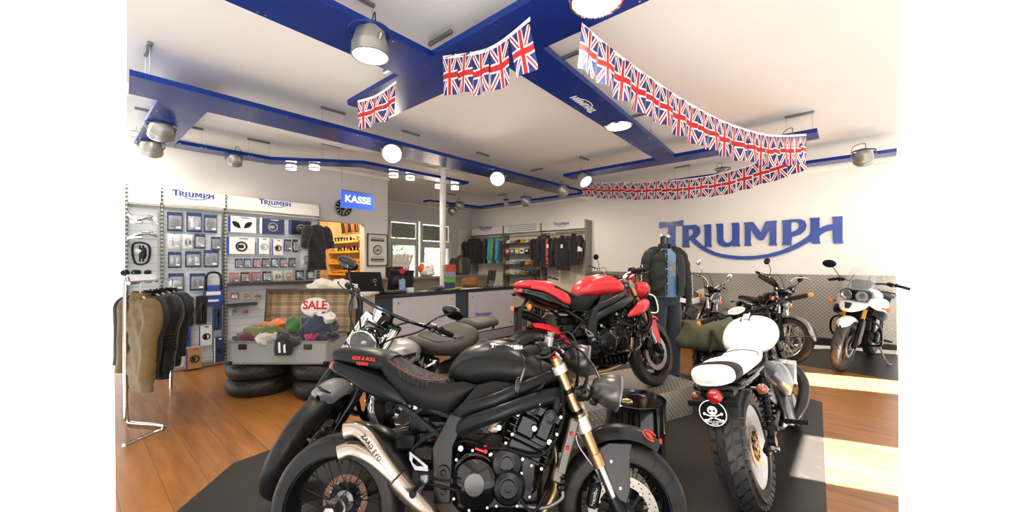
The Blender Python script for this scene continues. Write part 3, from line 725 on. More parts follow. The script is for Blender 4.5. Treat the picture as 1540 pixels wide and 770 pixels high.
def spring(par, a, b, R, r, turns, m, Ms=None, name='shock_absorber', body=None):
    a, b = Vector(a), Vector(b); L = (b-a).length; d = (b-a).normalized(); u = d.cross(Vector((0,1,0))).normalized(); w_ = d.cross(u); pts = []
    n = int(turns*10)
    for i in range(n+1): A = 2*PI*turns*i/n; pts.append(a+d*(L*(.2+.6*i/n))+(u*math.cos(A)+w_*math.sin(A))*R)
    g = G(Ms); g.cyl(a, b, R*.55, n=12); g.cyl(a+d*L*.15, a+d*L*.2, R*1.3, n=16); g.cyl(a+d*L*.8, a+d*L*.86, R*1.3, n=16); g.cyl(a+d*L*.86, a+d*L*.93, R*.9, n=14)
    g.cyl(a-Vector((0,.02,0)), a+Vector((0,.02,0)), R*.9, n=12); g.cyl(b-Vector((0,.02,0)), b+Vector((0,.02,0)), R*.8, n=12)
    o = obj(name, g, body or satin_black, par); g = G(Ms); g.tube(pts, r, 6); obj('spring', g, m, o); return o
def headlamp(par, c, r, d, Ms=None, shell=None, rimm=None, depth=.12):
    d = Vector(d).normalized(); g = G(Ms); g.lathe([(0, -depth), (r*.45, -depth*.97), (r*.8, -depth*.7), (r*.98, -depth*.3), (r, 0), (r*.97, .004)], c, d, 32); o = obj('headlight', g, shell or satin_black, par)
    g = G(Ms); g.torus(c, r*.97, r*.07, d, 36, 8); obj('headlight_rim', g, rimm or chrome, o)
    g = G(Ms); g.lathe([(r*.93, 0), (r*.8, r*.1), (r*.5, r*.19), (0, r*.23)], c, d, 32); obj('headlight_lens', g, glassy, o)
    g = G(Ms); g.lathe([(r*.92, -.002), (r*.7, -depth*.3), (r*.35, -depth*.5), (0, -depth*.52)], c, d, 24); g.lathe([(0, -.01), (r*.2, -.012), (r*.24, -depth*.5)], c, d, 16); obj('reflector', g, reflector, o)
    return o
glassy = mat('clear_lens', 'ffffff', .03, alpha=.1, var=0, coat=1)
screenm = mat('clear_windscreen', 'dfe6e8', .03, alpha=.16, var=0, coat=1)
def mirror(par, base, mid, c, r, d, Ms=None, shell=None, stem=None, rx=1., rr=.005):
    d = Vector(d).normalized(); g = G(Ms); g.tube([base, mid, c], rr, 8, 5); o = obj('mirror', g, stem or satin_black, par)
    R = d.to_track_quat('Z', 'Y').to_matrix()
    g = G(Ms); g.ell(c, (r*rx, r, r*.32), 24, 10, R=R); obj('mirror_shell', g, shell or satin_black, o)
    g = G(Ms); g.ell(Vector(c)+d*r*.2, (r*rx*.92, r*.92, r*.14), 24, 6, R=R); obj('mirror_glass', g, chrome, o); return o
def indicator(par, a, c, d, Ms=None, r=.024, m=None, stem=None):
    g = G(Ms); g.cyl(a, c, .007, n=8); g.lathe([(0, -r*1.1), (r*.7, -r), (r, 0)], c, d, 16); o = obj('indicator', g, stem or satin_black, par)
    g = G(Ms); g.lathe([(r, 0), (r*.95, r*.35), (r*.5, r*.7), (0, r*.8)], c, d, 16); obj('indicator_lens', g, m or orange, o); return o
def grip(par, a, b, r=.017, Ms=None, m=None):
    a, b = Vector(a), Vector(b); g = G(Ms); n = 16; P = [a.lerp(b, i/n) for i in range(n+1)]; g.tube(P, [r*(1.08 if i % 2 else .98) for i in range(n+1)], 12)
    d = (b-a).normalized(); g.cyl(a-d*.006, a+d*.004, r*1.45, n=14); return obj('grip', g, m or rubb_grip, par)
def lever(par, a, d, out, L=.15, Ms=None, m=None):
    a = Vector(a); d = Vector(d).normalized(); out = Vector(out).normalized(); g = G(Ms); g.box(a+out*.02, (.05, .035, .035), bev=.008)
    g.sweep([a+out*.03, a+out*.055+d*.03, a+out*.06+d*L*.6, a+out*.045+d*L], [.007, .006, .005, .006], .004, n=8, k=4); g.ell(a+out*.045+d*L, .008, 8, 6); return obj('lever', g, m or satin_black, par)
def bike(label, at, yaw, lean=10, group=None):
    e = thing('motorcycle', label, 'motorcycle', at, 0, group); e.rotation_euler = (-math.radians(lean), 0, yaw); return e
def cables(par, lst, r=.005, Ms=None, m=None):
    for P in lst:
        g = G(Ms); g.tube(P, r, 6, 6); obj('cable', g, m or satin_black, par)
def naked_bike(label, at, yaw, lean, steer, c):
    """c: tank, cowl, seat, side, frame, fender, shroud materials; wheel style; exhaust"""
    e = bike(label, at, yaw, lean); body = c['tank']; fr = c['frame']
    Ms = steer_m(1.10, .86, math.radians(23.5), steer)
    wheel(e, 0, .308, .308, .165, .23, c['wheel'], disc=.11, discside=(1,), rimm=satin_black, discm=c.get('rdisc'), nsp=c['nsp'])
    wheel(e, 1.352, .30, .30, .12, .222, c['wheel'], disc=.16, rimm=satin_black, Ms=Ms, nsp=c['nsp'], discm=mat('disc_steel', 'a79f95', .3, .9))
    # rear axle nut and single sided swingarm
    g = G(); g.lathe([(.045, -.02), (.045, .0), (.03, .03), (.012, .035), (.012, .01), (0, .01)], (0, -.085, .315), (0,-1,0), 6); obj('axle_nut', g, bolt_m, e)
    g = G(); g.sweep([(.0, .105, .315), (.12, .115, .35), (.32, .10, .43), (.5, .06, .45)], [.05, .04, .045, .06], [.04, .035, .045, .07], n=12, e=3, k=4, up=(0,0,1))
    g.sweep([(.33, .1, .43), (.36, 0, .45), (.4, -.07, .45), (.5, -.07, .45)], [.04, .05, .045, .05], .05, n=10, e=3, k=3, up=(0,0,1)); obj('swingarm', g, satin_black, e)
    # hugger over the rear tyre
    def hf(u, v):
        a = math.radians(84-64*u); t_ = 2*v-1; R_ = .352+.07*u-.03*abs(t_)**2.2; w = .04+.07*min(1, u*2.5)
        return (R_*math.cos(a), w*t_, .315+R_*math.sin(a)-(.09*abs(t_)**3*u))
    g = G(); g.grid(hf, 20, 10, thick=.004); o = obj('rear_hugger', g, c['hugger'], e)
    # tank
    g = G(); st = [(.515,.862,.05,.012),(.545,.885,.095,.045),(.60,.912,.13,.078),(.67,.93,.15,.098),(.74,.938,.165,.105),(.81,.935,.178,.102),(.87,.922,.185,.088),(.93,.902,.165,.066),(.97,.885,.125,.046),(.99,.88,.07,.02)]
    g.sweep([(a,0,b) for a,b,_,_ in st], [q[2] for q in st], [q[3] for q in st], n=28, e=2.35, k=4); tk = obj('fuel_tank', g, body, e, 60)
    g = G(); g.sweep([(.965,.0,.90),(1.02,0,.885),(1.06,0,.86)], [.12,.1,.06], [.05,.045,.03], n=14, e=3, k=3); obj('tank_front_cover', g, c['cover'], e)
    g = G(); g.lathe([(.045,0),(.045,.006),(.035,.012),(0,.012)], (.80,0,1.037), (.05,0,1), 28); obj('fuel_cap', g, satin_black, tk)
    for s in (-1,):
        if c.get('text'):
            g = G(); M_ = frame((.79, s*.115, 1.026), (-s if s>0 else 1, 0, -.06), (0, -s*-1*.9, .45)); M_ = frame((.80, -.1235, 1.0095), (1, -.02, -.05), (0, .82, .58)); logo(g, M_ @ Matrix.Scale(.155, 4), .004, sy=1.1); obj('tank_lettering', g, mat('lettering_white', 'f2f2f2', .4), tk)
    # seat pad, seat skirt, tail
    g = G(); st = [(.185,.96,.085,.01),(.22,.945,.115,.022),(.28,.903,.135,.03),(.35,.868,.145,.032),(.43,.846,.14,.03),(.50,.845,.115,.026),(.555,.86,.085,.016)]
    g.sweep([(a,0,b) for a,b,_,_ in st], [q[2] for q in st], [q[3] for q in st], n=24, e=2.8, k=4); seat = obj('seat', g, c['seat'], e, 60)
    if c.get('quilt'):
        g = G()
        for s in (-1, 1):
            g.tube([(.205, s*.098, .966),(.26, s*.118, .936),(.34, s*.128, .896),(.43, s*.124, .870),(.52, s*.095, .872)], .0016, 5, 4, m=0)
        obj('seat_stitching', g, mat('red_thread', '8a4048', .7), seat)
    for s in (-1, 1):
        def skf(u, v, s=s):
            T_ = [(.21,.955),(.26,.925),(.34,.878),(.43,.855),(.52,.858),(.60,.862),(.66,.848)]; B_ = [(.21,.885),(.26,.83),(.32,.775),(.42,.732),(.53,.715),(.58,.755),(.66,.83)]
            q = u*6; i = min(5, int(q)); f_ = q-i
            a = [T_[i][k]*(1-f_)+T_[i+1][k]*f_ for k in (0,1)]; b = [B_[i][k]*(1-f_)+B_[i+1][k]*f_ for k in (0,1)]
            x = a[0]*(1-v)+b[0]*v; z = a[1]*(1-v)+b[1]*v
            return (x, s*(.135+.022*math.sin(v*PI*.9)-.03*v-.02*abs(u-.5)), z)
        g = G(); g.grid(skf, 24, 8, thick=.008*s); obj('seat_skirt', g, c['seatside'], e, 60)
    g = G(); st = [(-.09,.976,.02,.008),(-.065,.975,.055,.026),(-.01,.972,.078,.036),(.06,.966,.094,.042),(.14,.955,.110,.046),(.205,.943,.115,.044),(.235,.936,.105,.036)]
    g.sweep([(a,0,b) for a,b,_,_ in st], [q[2] for q in st], [q[3] for q in st], n=20, e=3, k=4); cowl = obj('seat_cowl', g, c['cowl'], e, 50)
    if c.get('text'):
        g = G(); red = mat('lettering_red', 'e03a24', .5, emis=None)
        text_geo('RIDE & ROLL', .022, g, frame((.115, -.1135, .960), (1, -.22, -.06), (0, .25, .97)), .003); text_geo('RIDERS', .02, g, frame((.11, -.1155, .938), (1, -.22, -.06), (0, .1, .97)), .003)
        obj('cowl_lettering', g, red, cowl)
    g = G(); st = [(-.08,.925,.03,.015),(-.045,.92,.07,.032),(.04,.895,.098,.042),(.12,.865,.124,.055),(.20,.835,.134,.058),(.28,.795,.13,.042),(.33,.765,.12,.014)]
    g.sweep([(a,0,b) for a,b,_,_ in st], [q[2] for q in st], [q[3] for q in st], n=20, e=3.4, k=4); tb = obj('tail_section', g, c['tail'], e, 40)
    if c.get('sidestripe'):
        for s in (-1, 1):
            g = G(); g.sweep([(.0, s*.088, .945),(.1, s*.113, .928),(.2, s*.136, .89),(.29, s*.145, .835),(.33, s*.138, .80)], [.012,.016,.018,.02,.008], [.012,.022,.035,.04,.012], n=12, e=3, k=4, up=(0,0,1)); obj('tail_side_panel', g, body, e, 60)
    g = G(); g.sweep([(-.06,.0,.925),(-.075,0,.928),(-.085,0,.935)], [.055,.05,.03], [.024,.022,.012], n=14, e=3.5, k=3); obj('tail_light', g, redlens, e)
    if c.get('plate'):
        g = G(); g.sweep([(.02,0,.87),(-.06,0,.78),(-.1,0,.62)], [.03,.025,.05], .006, n=8, e=4); lp = obj('plate_holder', g, satin_black, e)
        for s in (-1, 1): indicator(e, (-.05, s*.02, .80), (-.055, s*.13, .79), (-1,0,0), r=.026)
        g = G(); g.cyl((-.07, 0, .93), (-.10, -.0, .905), .006, n=6); g.ell((-.11, 0, .90), (.02, .012, .012), 10, 8); obj('plate_lamp', g, satin_black, e)
    # subframe rails
    for s in (-1, 1):
        g = G(); g.tube([(.19, s*.085, .83),(.36, s*.10, .72),(.52, s*.12, .61)], .013, 8, 3); g.tube([(.30, s*.10, .80),(.45, s*.11, .74),(.57, s*.12, .70)], .011, 8); g.tube([(.36, s*.10, .72),(.42, s*.11, .755)], .009, 8); obj('subframe', g, c['subf'], e)
    # main frame
    for s in (-1, 1):
        g = G()
        g.sweep([(.545, s*.125, .70),(.62, s*.165, .755),(.76, s*.195, .80),(.88, s*.175, .845),(.99, s*.115, .875),(1.07, s*.05, .88)], [.015,.02,.022,.022,.022,.026], [.026,.029,.029,.029,.03,.034], n=14, k=5, up=(0,0,1))
        g.sweep([(.56, s*.14, .655),(.64, s*.18, .70),(.77, s*.212, .745),(.90, s*.2, .785),(1.0, s*.16, .805),(1.07, s*.09, .80),(1.09, s*.04, .80)], [.018,.024,.027,.027,.026,.026,.022], [.034,.034,.034,.034,.034,.036,.034], n=14, k=5, up=(0,0,1))
        g.sweep([(1.035, s*.15, .80),(1.02, s*.165, .72),(.99, s*.17, .62)], [.02,.017,.015], .018, n=12, k=3)
        g.prism([(.47,.60),(.545,.735),(.60,.72),(.66,.735),(.60,.68),(.563,.60),(.557,.38),(.485,.38)], (0, s*.135, 0), (1,0,0), (0,0,1), (0, s*.035, 0))
        o = obj('frame_spar', g, fr, e); b = o.modifiers.new('b', 'BEVEL'); b.width = .005; b.segments = 2; b.limit_method = 'ANGLE'; b.angle_limit = .7
        g = G(); g.lathe([(.03,0),(.03,.008),(.024,.008),(.024,.003),(.014,.003),(.012,.01),(0,.012)], (.522, s*.172, .50), (0,s,0), 24); g.lathe([(.015,0),(.015,.012),(.008,.012),(.007,.005),(0,.005)], (.522, s*.172, .425), (0,s,0), 16); obj('pivot_cap', g, [satin_black], e)
        g = G(); bolts(g, [(.995, s*.178, .625), (.60, s*.178, .60), (.77, s*.19, .685), (.56, s*.15, .645)], (0,s,0), .014, L=.012); bolts(g, [(.50, s*.13, .615), (.535, s*.13, .68)], (0,s,0), .008); obj('frame_bolts', g, bolt_m, e)
    # air box panels between tank and frame
    panel(e, 'airbox_cover', [(.575,.75),(.665,.85),(.74,.87),(.84,.86),(.93,.845),(.99,.87),(.97,.83),(.86,.80),(.72,.765)], .145, .014, c['cover'], k=-.25)
    # engine
    g = G(); g.bx(.56, .97, -.15, .15, .33, .58, bev=.03); g.bx(.62, .95, -.17, .17, .40, .55, bev=.03); g.bx(.66, .95, -.12, .12, .25, .35, bev=.03)
    for i in range(7): g.bx(.60+.05*i, .615+.05*i, -.14, .14, .27, .34, bev=.004)
    cc = obj('crankcase', g, eng_black, e)
    R_ = Matrix.Rotation(math.radians(24), 3, 'Y'); g = G(); c0 = Vector((.915, 0, .655))
    g.box(c0, (.20, .34, .25), R_, bev=.02); g.box(c0+R_ @ Vector((0,0,.10)), (.23, .37, .07), R_, bev=.02)
    for i in range(6): g.box(c0+R_ @ Vector((0,0,-.09+.03*i)), (.215, .355, .008), R_, bev=.002)
    for s in (-1, 1):
        g.box(c0+R_ @ Vector((-.03, s*.175, .02)), (.09, .03, .09), R_, bev=.012); g.box(c0+R_ @ Vector((.045, s*.18, .05)), (.07, .03, .11), R_, bev=.012); g.box(c0+R_ @ Vector((.0, s*.175, -.07)), (.16, .02, .05), R_, bev=.008)
        for q, rr in (((-.04, .10), .032), ((.05, .10), .03)):
            cc_ = c0+R_ @ Vector((q[0], s*.185, q[1])); g.lathe([(rr*1.2,-.01),(rr,.012),(rr*.6,.014),(rr*.55,.008),(0,.008)], cc_, (0,s,0), 20)
    hd = obj('cylinder_head', g, eng_black, cc)
    g = G(); pts = [c0+R_ @ Vector((a, -.20, b)) for a, b in ((-.09,.12),(-.02,.13),(.09,.12),(.1,.05),(-.09,.05),(-.08,-.03),(.08,-.04),(.0,-.1),(.09,-.1))]; bolts(g, pts, (0,-1,0), .008); bolts(g, [c0+R_ @ Vector((0,-.2,.03))], (0,-1,0), .013); obj('head_bolts', g, bolt_m, hd)
    for s in (-1, 1):
        g = G(); g.lathe([(.112,-.005),(.112,.015),(.104,.024),(.10,.026),(.092,.045),(.07,.062),(.045,.07),(.043,.064),(0,.064)], (.665, s*.15, .468), (0,s,0), 48); cv = obj('clutch_cover', g, c.get('clutch', gloss_black), cc, 25)
        g = G(); bolts(g, ring_pts((.665,.468), .118, 9, s*.155, .3), (0,s,0), .007); obj('cover_bolts', g, bolt_m, cv)
        g = G(); g.lathe([(.072,-.02),(.072,.012),(.06,.022),(.035,.026),(.033,.018),(.028,.018),(.026,.026),(0,.026)], (.805, s*.165, .54), (0,s,0), 36); g.lathe([(.076,-.02),(.074,.02),(.06,.036),(.042,.04),(.04,.032),(.034,.032),(.032,.04),(.016,.04),(.015,.034),(0,.034)], (.812, s*.165, .45), (0,s,0), 36)
        g.prism([(.74,.58),(.80,.625),(.87,.60),(.93,.53),(.91,.40),(.85,.37),(.76,.37),(.73,.45)], (0, s*.15, 0), (1,0,0), (0,0,1), (0, s*.02, 0)); cv = obj('timing_cover', g, eng_black, cc, 25)
        g = G(); bolts(g, [(.735, s*.17, .575),(.80, s*.17, .618),(.87, s*.17, .592),(.915, s*.17, .53),(.905, s*.17, .41),(.85, s*.17, .375),(.76, s*.17, .375),(.735, s*.17, .45),(.87, s*.17, .50),(.735, s*.17, .51)], (0,s,0), .007); obj('cover_bolts', g, bolt_m, cv)
    if c.get('redbits'):
        g = G(); g.box((.685, -.165, .588), (.05, .012, .012), Matrix.Rotation(.3, 3, 'Y'), bev=.003); g.box((.71, -.17, .593), (.018, .015, .035), bev=.003); obj('clutch_arm', g, mat('red_anodised', 'c31f2a', .3, .6), e)
        g = G(); g.box((.745, -.13, .67), (.05, .05, .035), bev=.012); g.cyl((.73,-.15,.66), (.76,-.13,.70), .012, n=10); obj('breather', g, mat('raw_casting', 'b9b09c', .5, .5), e)
    cables(e, [[(.70,-.175,.598),(.80,-.20,.60),(.93,-.21,.575),(1.0,-.2,.61),(1.06,-.17,.72),(1.06,-.12,.86)], [(.95,-.15,.5),(1.01,-.16,.56),(1.02,-.14,.68)], [(.62,-.12,.60),(.72,-.14,.64),(.82,-.12,.72)], [(.55,-.1,.56),(.6,-.14,.62),(.7,-.13,.60)], [(.86,-.19,.41),(.92,-.2,.36),(.98,-.19,.44)]], .007)
    g = G(); g.tube([(.79,-.15,.375),(.88,-.17,.372),(.97,-.18,.37),(1.045,-.17,.40),(1.05,-.16,.43)], .008, 8, 4); obj('oil_pipe', g, cast_alu, e)
    g = G(); [g.lathe([(.016,0),(.02,.01),(.016,.02)], (1.045, -.16, .43+.022*i), (0,0,1), 12) for i in range(5)]; g.lathe([(.014,0),(.014,.04),(0,.045)], (1.045,-.16,.54), (0,0,1), 12); obj('hose_bellows', g, gloss_black, e)
    # radiator
    A, B = Vector((1.13, 0, .70)), Vector((1.055, 0, .47)); d = (B-A).normalized(); Rr = Matrix.Rotation(math.atan2(A.x-B.x, A.z-B.z), 3, 'Y')
    g = G(); c1 = (A+B)/2-Vector((.02,0,0)); g.box(c1, (.028, .30, .25), Rr, bev=.004)
    for i in range(24): g.box(c1+Rr @ Vector((0, 0, -.12+.0104*i)), (.034, .29, .002), Rr)
    ra = obj('radiator', g, satin_black, e)
    for s in (-1, 1):
        g = G(); g.box(c1+Rr @ Vector((0, s*.165, .02)), (.045, .03, .23), Rr, bev=.008); g.box(c1+Rr @ Vector((-.01, s*.16, -.10)), (.05, .035, .07), Rr, bev=.01); o = obj('radiator_tank', g, c.get('rtank', satin_black), ra)
        g = G(); bolts(g, [c1+Rr @ Vector((0, s*.18, .075)), c1+Rr @ Vector((0, s*.18, .015))], (0,s,0), .009, L=.01); obj('radiator_bolts', g, c.get('rbolt', bolt_m), ra)
    if c.get('shroud'):
        for s in (-1, 1):
            g = G(); g.sweep([(.90, s*.20, .66),(.99, s*.225, .70),(1.08, s*.215, .735),(1.17, s*.18, .755),(1.21, s*.15, .75)], [.008,.025,.03,.03,.01], [.012,.042,.055,.042,.02], n=14, e=2.4, k=4, up=(0,0,1)); obj('radiator_shroud', g, body, e, 60)
            g = G(); g.tube([(1.16, s*.19, .71),(1.17, s*.2, .60),(1.12, s*.19, .53),(1.06, s*.18, .52)], [.022,.022,.02,.012], 10, 4); obj('crash_guard', g, satin_black, e)
    # header pipes and silencer
    for k, y in enumerate((-.085, 0, .085)):
        g = G(); g.tube([(.965,y,.62),(1.03,y,.58),(1.04,y*.95,.48),(1.02,y*.85,.38),(.93,y*.7,.27),(.75,y*.5,.225),(.6,-.05,.225)], .02, 10, 4); g.lathe([(.03,0),(.03,.015),(.022,.02)], (.985,y,.615), (1,0,-.4), 14); obj('header_pipe', g, mat('bronze_header', 'a08660', .3, .9), e)
    ex = c['exhaust']
    if ex == 'twin':
        st_ = mat('stainless_exhaust', 'b3a598', .24, .95, var=.08, nscale=8)
        g = G(); g.tube([(.60,-.05,.235),(.52,-.16,.30),(.46,-.23,.385),(.38,-.245,.462),(.335,-.25,.51)], [.028,.034,.037,.04,.042], 18, 4); ep = obj('exhaust_pipe', g, st_, e, 60)
        g = G(); g.torus((.338,-.25,.507), .042, .003, Vector((-.62,0,.66)), 24, 6); obj('exhaust_band', g, satin_black, ep)
        g = G(); g.sweep([(.34,-.25,.512),(.27,-.26,.60),(.215,-.265,.665),(.165,-.268,.695),(.115,-.272,.69)], [.03,.032,.031,.028,.026], [.028,.028,.029,.029,.031], n=18, e=2.6, k=5, up=(0,0,1), cap=False)
        up_ = obj('silencer', g, st_, e, 60)
        g = G(); g.sweep([(.34,-.25,.50),(.26,-.262,.57),(.20,-.268,.607),(.15,-.27,.62),(.10,-.275,.607)], [.028,.03,.029,.028,.026], [.026,.025,.027,.029,.032], n=18, e=2.6, k=5, up=(0,0,1), cap=False); obj('silencer', g, st_, e, 60)
        g = G(); g.sweep([(.12,-.272,.69),(.16,-.268,.693)], .024, .03, n=16, e=2.6, up=(0,0,1)); g.sweep([(.105,-.275,.607),(.15,-.27,.618)], .024, .03, n=16, e=2.6, up=(0,0,1)); obj('silencer_outlet', g, mat('outlet_black', '0a0908', .9), up_)  # near-black plug set inside each silencer mouth
        if c.get('text'):
            g = G(); text_geo('ZARD EVO', .026, g, frame((.242,-.2985,.632), (.645,0,-.76), (.76,.05,.645)), .003); obj('silencer_lettering', g, satin_black, up_)
    else:
        for s in (1,):
            g = G(); g.tube([(.30, s*.1, .55),(.2, s*.11, .66),(.10, s*.12, .72),(-.02, s*.125, .76)], [.025,.035,.04,.035], 18, 4); obj('silencer', g, satin_black, e, 60)
    # foot pegs
    for s in (-1, 1):
        g = G(); g.prism([(.385,.60),(.465,.545),(.468,.525),(.41,.53),(.385,.57)], (0, s*.225, 0), (1,0,0), (0,0,1), (0, s*.006, 0), holes=[[(.40,.58),(.45,.543),(.415,.545),(.398,.56)]]); g.box((.455, s*.235, .50), (.035, .03, .03), bev=.005); g.cyl((.45, s*.24, .485), (.445, s*.33, .475), .011, n=10)
        hp = obj('foot_peg', g, cast_alu, e); g = G(); g.cyl((.445, s*.26, .485), (.43, s*.34, .478), .014, n=10); g.tube([(.46, s*.2, .47),(.56, s*.215, .455),(.60, s*.22, .45)], .007, 8); obj('pedal', g, satin_black, hp)
    # linkages and dark clutter behind the frame plate
    g = G(); spc = [(.33,-.06,.60,.05),(.42,-.08,.56,.05),(.38,.02,.66,.06),(.47,-.05,.66,.05)]
    for a, b, c_, r_ in spc: g.box((a,b,c_), (r_*2, r_*1.6, r_*1.4), bev=.012)
    g.tube([(.35,-.10,.55),(.42,-.12,.62),(.5,-.11,.66)], .012, 8, 3); obj('battery_tray', g, satin_black, e)
    spring(e, (.42,.0,.42), (.47,.0,.66), .03, .006, 6, mat('spring_red', '9a1c26', .4) if c.get('redbits') else satin_black)
    # fork: steered
    def P(t_, y): return Vector((1.052+.27*t_/.62*1.0, y, .955-.62*t_/.62)) if False else Vector((1.055+.283*t_, y, .955-.65*t_))
    for s in (-1, 1):
        y = s*.105; g = G(Ms); g.tube([P(0,y), P(.66,y)], .026, 18); g.cyl(P(-.02,y), P(.0,y), .022, n=16); g.cyl(P(.6,y), P(.68,y), .031, n=18); fk = obj('fork_leg', g, c['fork'], e)
        g = G(Ms); g.cyl(P(.68,y), P(.9,y), .020, n=16); obj('fork_slider', g, chrome, fk)
        g = G(Ms); g.tube([P(.87,y), P(.93,y), P(1.0,y)+Vector((.01,0,0))], [.026,.033,.03], 14); g.lathe([(.028,-.012),(.028,.012),(.014,.014),(.012,.006),(0,.006)], P(1.0,y)+Vector((.012,s*.02,0)), (0,s,0), 20); obj('fork_foot', g, satin_black, fk)
        g = G(Ms); g.cyl(P(.185,y), P(.215,y), .0275, n=16); g.cyl(P(.325,y), P(.35,y), .0275, n=16); obj('fork_band', g, satin_black, fk)
        g = G(Ms); q = P(.93, s*.085)+Vector((-.10, 0, .035)); g.box(q, (.055, .05, .11), Matrix.Rotation(.25, 3, 'Y'), bev=.012); bolts(g, [q+Vector((0,s*.026,.035)), q+Vector((0,s*.026,-.035))], (0,s,0), .009); ca = obj('brake_caliper', g, satin_black, fk)
        if c.get('text') and s < 0:
            g = G(Ms); text_geo('brembo', .024, g, frame(q+Vector((0,-.027,0)), (.25,0,.97), (-.97,0,.25)), .002); obj('caliper_lettering', g, bolt_m, ca)
        g = G(Ms); g.tube([P(.42,y)+Vector((-.03,0,0)), P(.55,y)+Vector((-.06,0,0)), P(.75,y)+Vector((-.02,0,0)), q+Vector((0,0,.05))], .004, 6, 5); obj('brake_hose', g, cast_alu, fk)
    wc = c.get('clamp', cast_alu); g = G(Ms)
    for s in (-1, 1):
        g.cyl(P(.03,s*.105), P(.08,s*.105), .034, n=18); g.cyl(P(.37,s*.105), P(.46,s*.105), .034, n=18)
    g.box(P(.055,0), (.05,.2,.035), Matrix.Rotation(.41, 3, 'Y'), bev=.01); g.box(P(.415,0), (.05,.2,.05), Matrix.Rotation(.41, 3, 'Y'), bev=.01); cl = obj('fork_clamp', g, wc, e)
    g = G(Ms); g.cyl(P(-.02,0)+Vector((-.03,0,0)), P(.42,0)+Vector((-.03,0,0)), .03, n=14); obj('steering_stem', g, satin_black, e)
    g = G(Ms); bolts(g, [P(-.02, s*.105) for s in (-1, 1)], (-.4,0,.92), .013, L=.01); obj('fork_cap', g, mat('red_anodised', 'c31f2a', .3, .6), cl)
    # front mudguard
    def ff(u, v):
        a = math.radians(116-60*u); t_ = 2*v-1; w = .062*(.75+.35*math.sin(min(1, u*1.25)*PI*.9))*(1 if u < .85 else 1-(u-.85)*3.2); R_ = .350-.045*abs(t_)**2.5+.012*math.sin(u*PI)
        return (1.352+R_*math.cos(a), w*t_*1.1, .30+R_*math.sin(a))
    g = G(Ms); g.grid(ff, 24, 10, thick=.004); mg = obj('front_mudguard', g, c['fender'], e, 60)
    for s in (-1, 1):
        g = G(Ms); g.prism([(1.215,.56),(1.29,.60),(1.40,.60),(1.385,.52),(1.378,.42),(1.36,.372),(1.325,.385),(1.27,.47)], (0, s*.066, 0), (1,0,0), (0, s*.18, 1), (0, s*.010, 0)); 
        g = G(Ms); g.prism([(1.215,-.0),(1.29,.04),(1.40,.04),(1.385,-.04),(1.378,-.14),(1.36,-.188),(1.325,-.175),(1.27,-.09)], (0, s*.080, .56), (1,0,0), (0, -s*.20, 1), (0, s*.010, 0))
        o = obj('mudguard_stay', g, c['fender'], mg); b = o.modifiers.new('b', 'BEVEL'); b.width = .004; b.segments = 2
        g = G(Ms); bolts(g, [(1.30, s*.093, .53), (1.335, s*.113, .43)], (0,s,.1), .008); obj('stay_bolts', g, bolt_m, mg)
    if c.get('text'):
        g = G(Ms); rd = mat('lettering_red', 'e03a24', .5)
        a = math.radians(66); Mx = frame((1.352+.352*math.cos(a), -.024, .30+.352*math.sin(a)), (math.sin(a), -.05, -math.cos(a)), (0.12, .9, .3)); g2 = G(Ms @ Mx) 
        g2.torus((0,0,0), .034, .0035, (0,0,1), 24, 5, a0=.6, a1=5.2); g2.ell((-.006,.004,0), (.016,.013,.003), 12, 6); g2.box((.004,-.014,0), (.02,.006,.004), .5); g2.box((.004,-.014,0), (.02,.006,.004), -.6); text_geo('R&R', .02, g2, Matrix.Translation((.052,0,.0)) @ Matrix.Rotation(PI/2, 4, 'Z'), .003); obj('mudguard_badge', g2, rd, mg)
    # headlights
    if c.get('lights', True):
        sh = c.get('lampshell', satin_black)
        for s in (-1, 1):
            headlamp(e, c['lamps'][s] if 'lamps' in c else (1.245, s*.10, .875), .078, (.96, 0, -.22), Ms, sh, cast_alu, .125)
        if 'lamps' in c:
            g = G(Ms); g.sweep([(1.19,-.02,.97),(1.235,-.03,.93),(1.27,-.03,.86),(1.31,-.02,.77)], [.05,.075,.07,.02], .006, n=12, e=3, k=4, up=(1,0,.3)); obj('fly_screen', g, sh, e)
        g = G(Ms); g.sweep([(1.21,-.2,.80),(1.235,-.1,.775),(1.235,.1,.775),(1.21,.2,.80)], .012, .01, n=8, k=3); g.sweep([(1.08,0,.80),(1.2,0,.79)], .02, .02, n=8)
        for s in (-1, 1): g.tube([(1.12, s*.1, .79),(1.20, s*.14, .80),(1.22, s*.17, .86)], .009, 8, 2)
        obj('headlight_bracket', g, satin_black, e)
    if c.get('clock'):
        g = G(Ms); g.lathe([(0,-.05),(.05,-.045),(.062,-.01),(.062,.008)], (1.14,-.05,1.03), (-.55,0,.83), 28); ck = obj('instrument', g, body, e); g = G(Ms); g.torus((1.14,-.05,1.03), .058, .007, (-.55,0,.83), 32, 8); obj('instrument_rim', g, whitep, ck); g = G(Ms); g.lathe([(.055,.003),(0,.004)], (1.14,-.05,1.03), (-.55,0,.83), 24); obj('instrument_dial', g, mat('dial_face', 'd8cfc4', .4), ck)
        g = G(Ms); g.box((1.10,.09,1.02), (.04,.10,.06), Matrix.Rotation(-.5,3,'Y'), bev=.01); obj('digital_display', g, satin_black, e)
    else:
        g = G(Ms); g.lathe([(0,-.04),(.045,-.035),(.05,.0)], (1.10,-.03,.995), (-.5,0,.85), 24); g.box((1.10,.06,.99), (.05,.10,.05), Matrix.Rotation(-.5,3,'Y'), bev=.01); obj('instrument', g, satin_black, e)
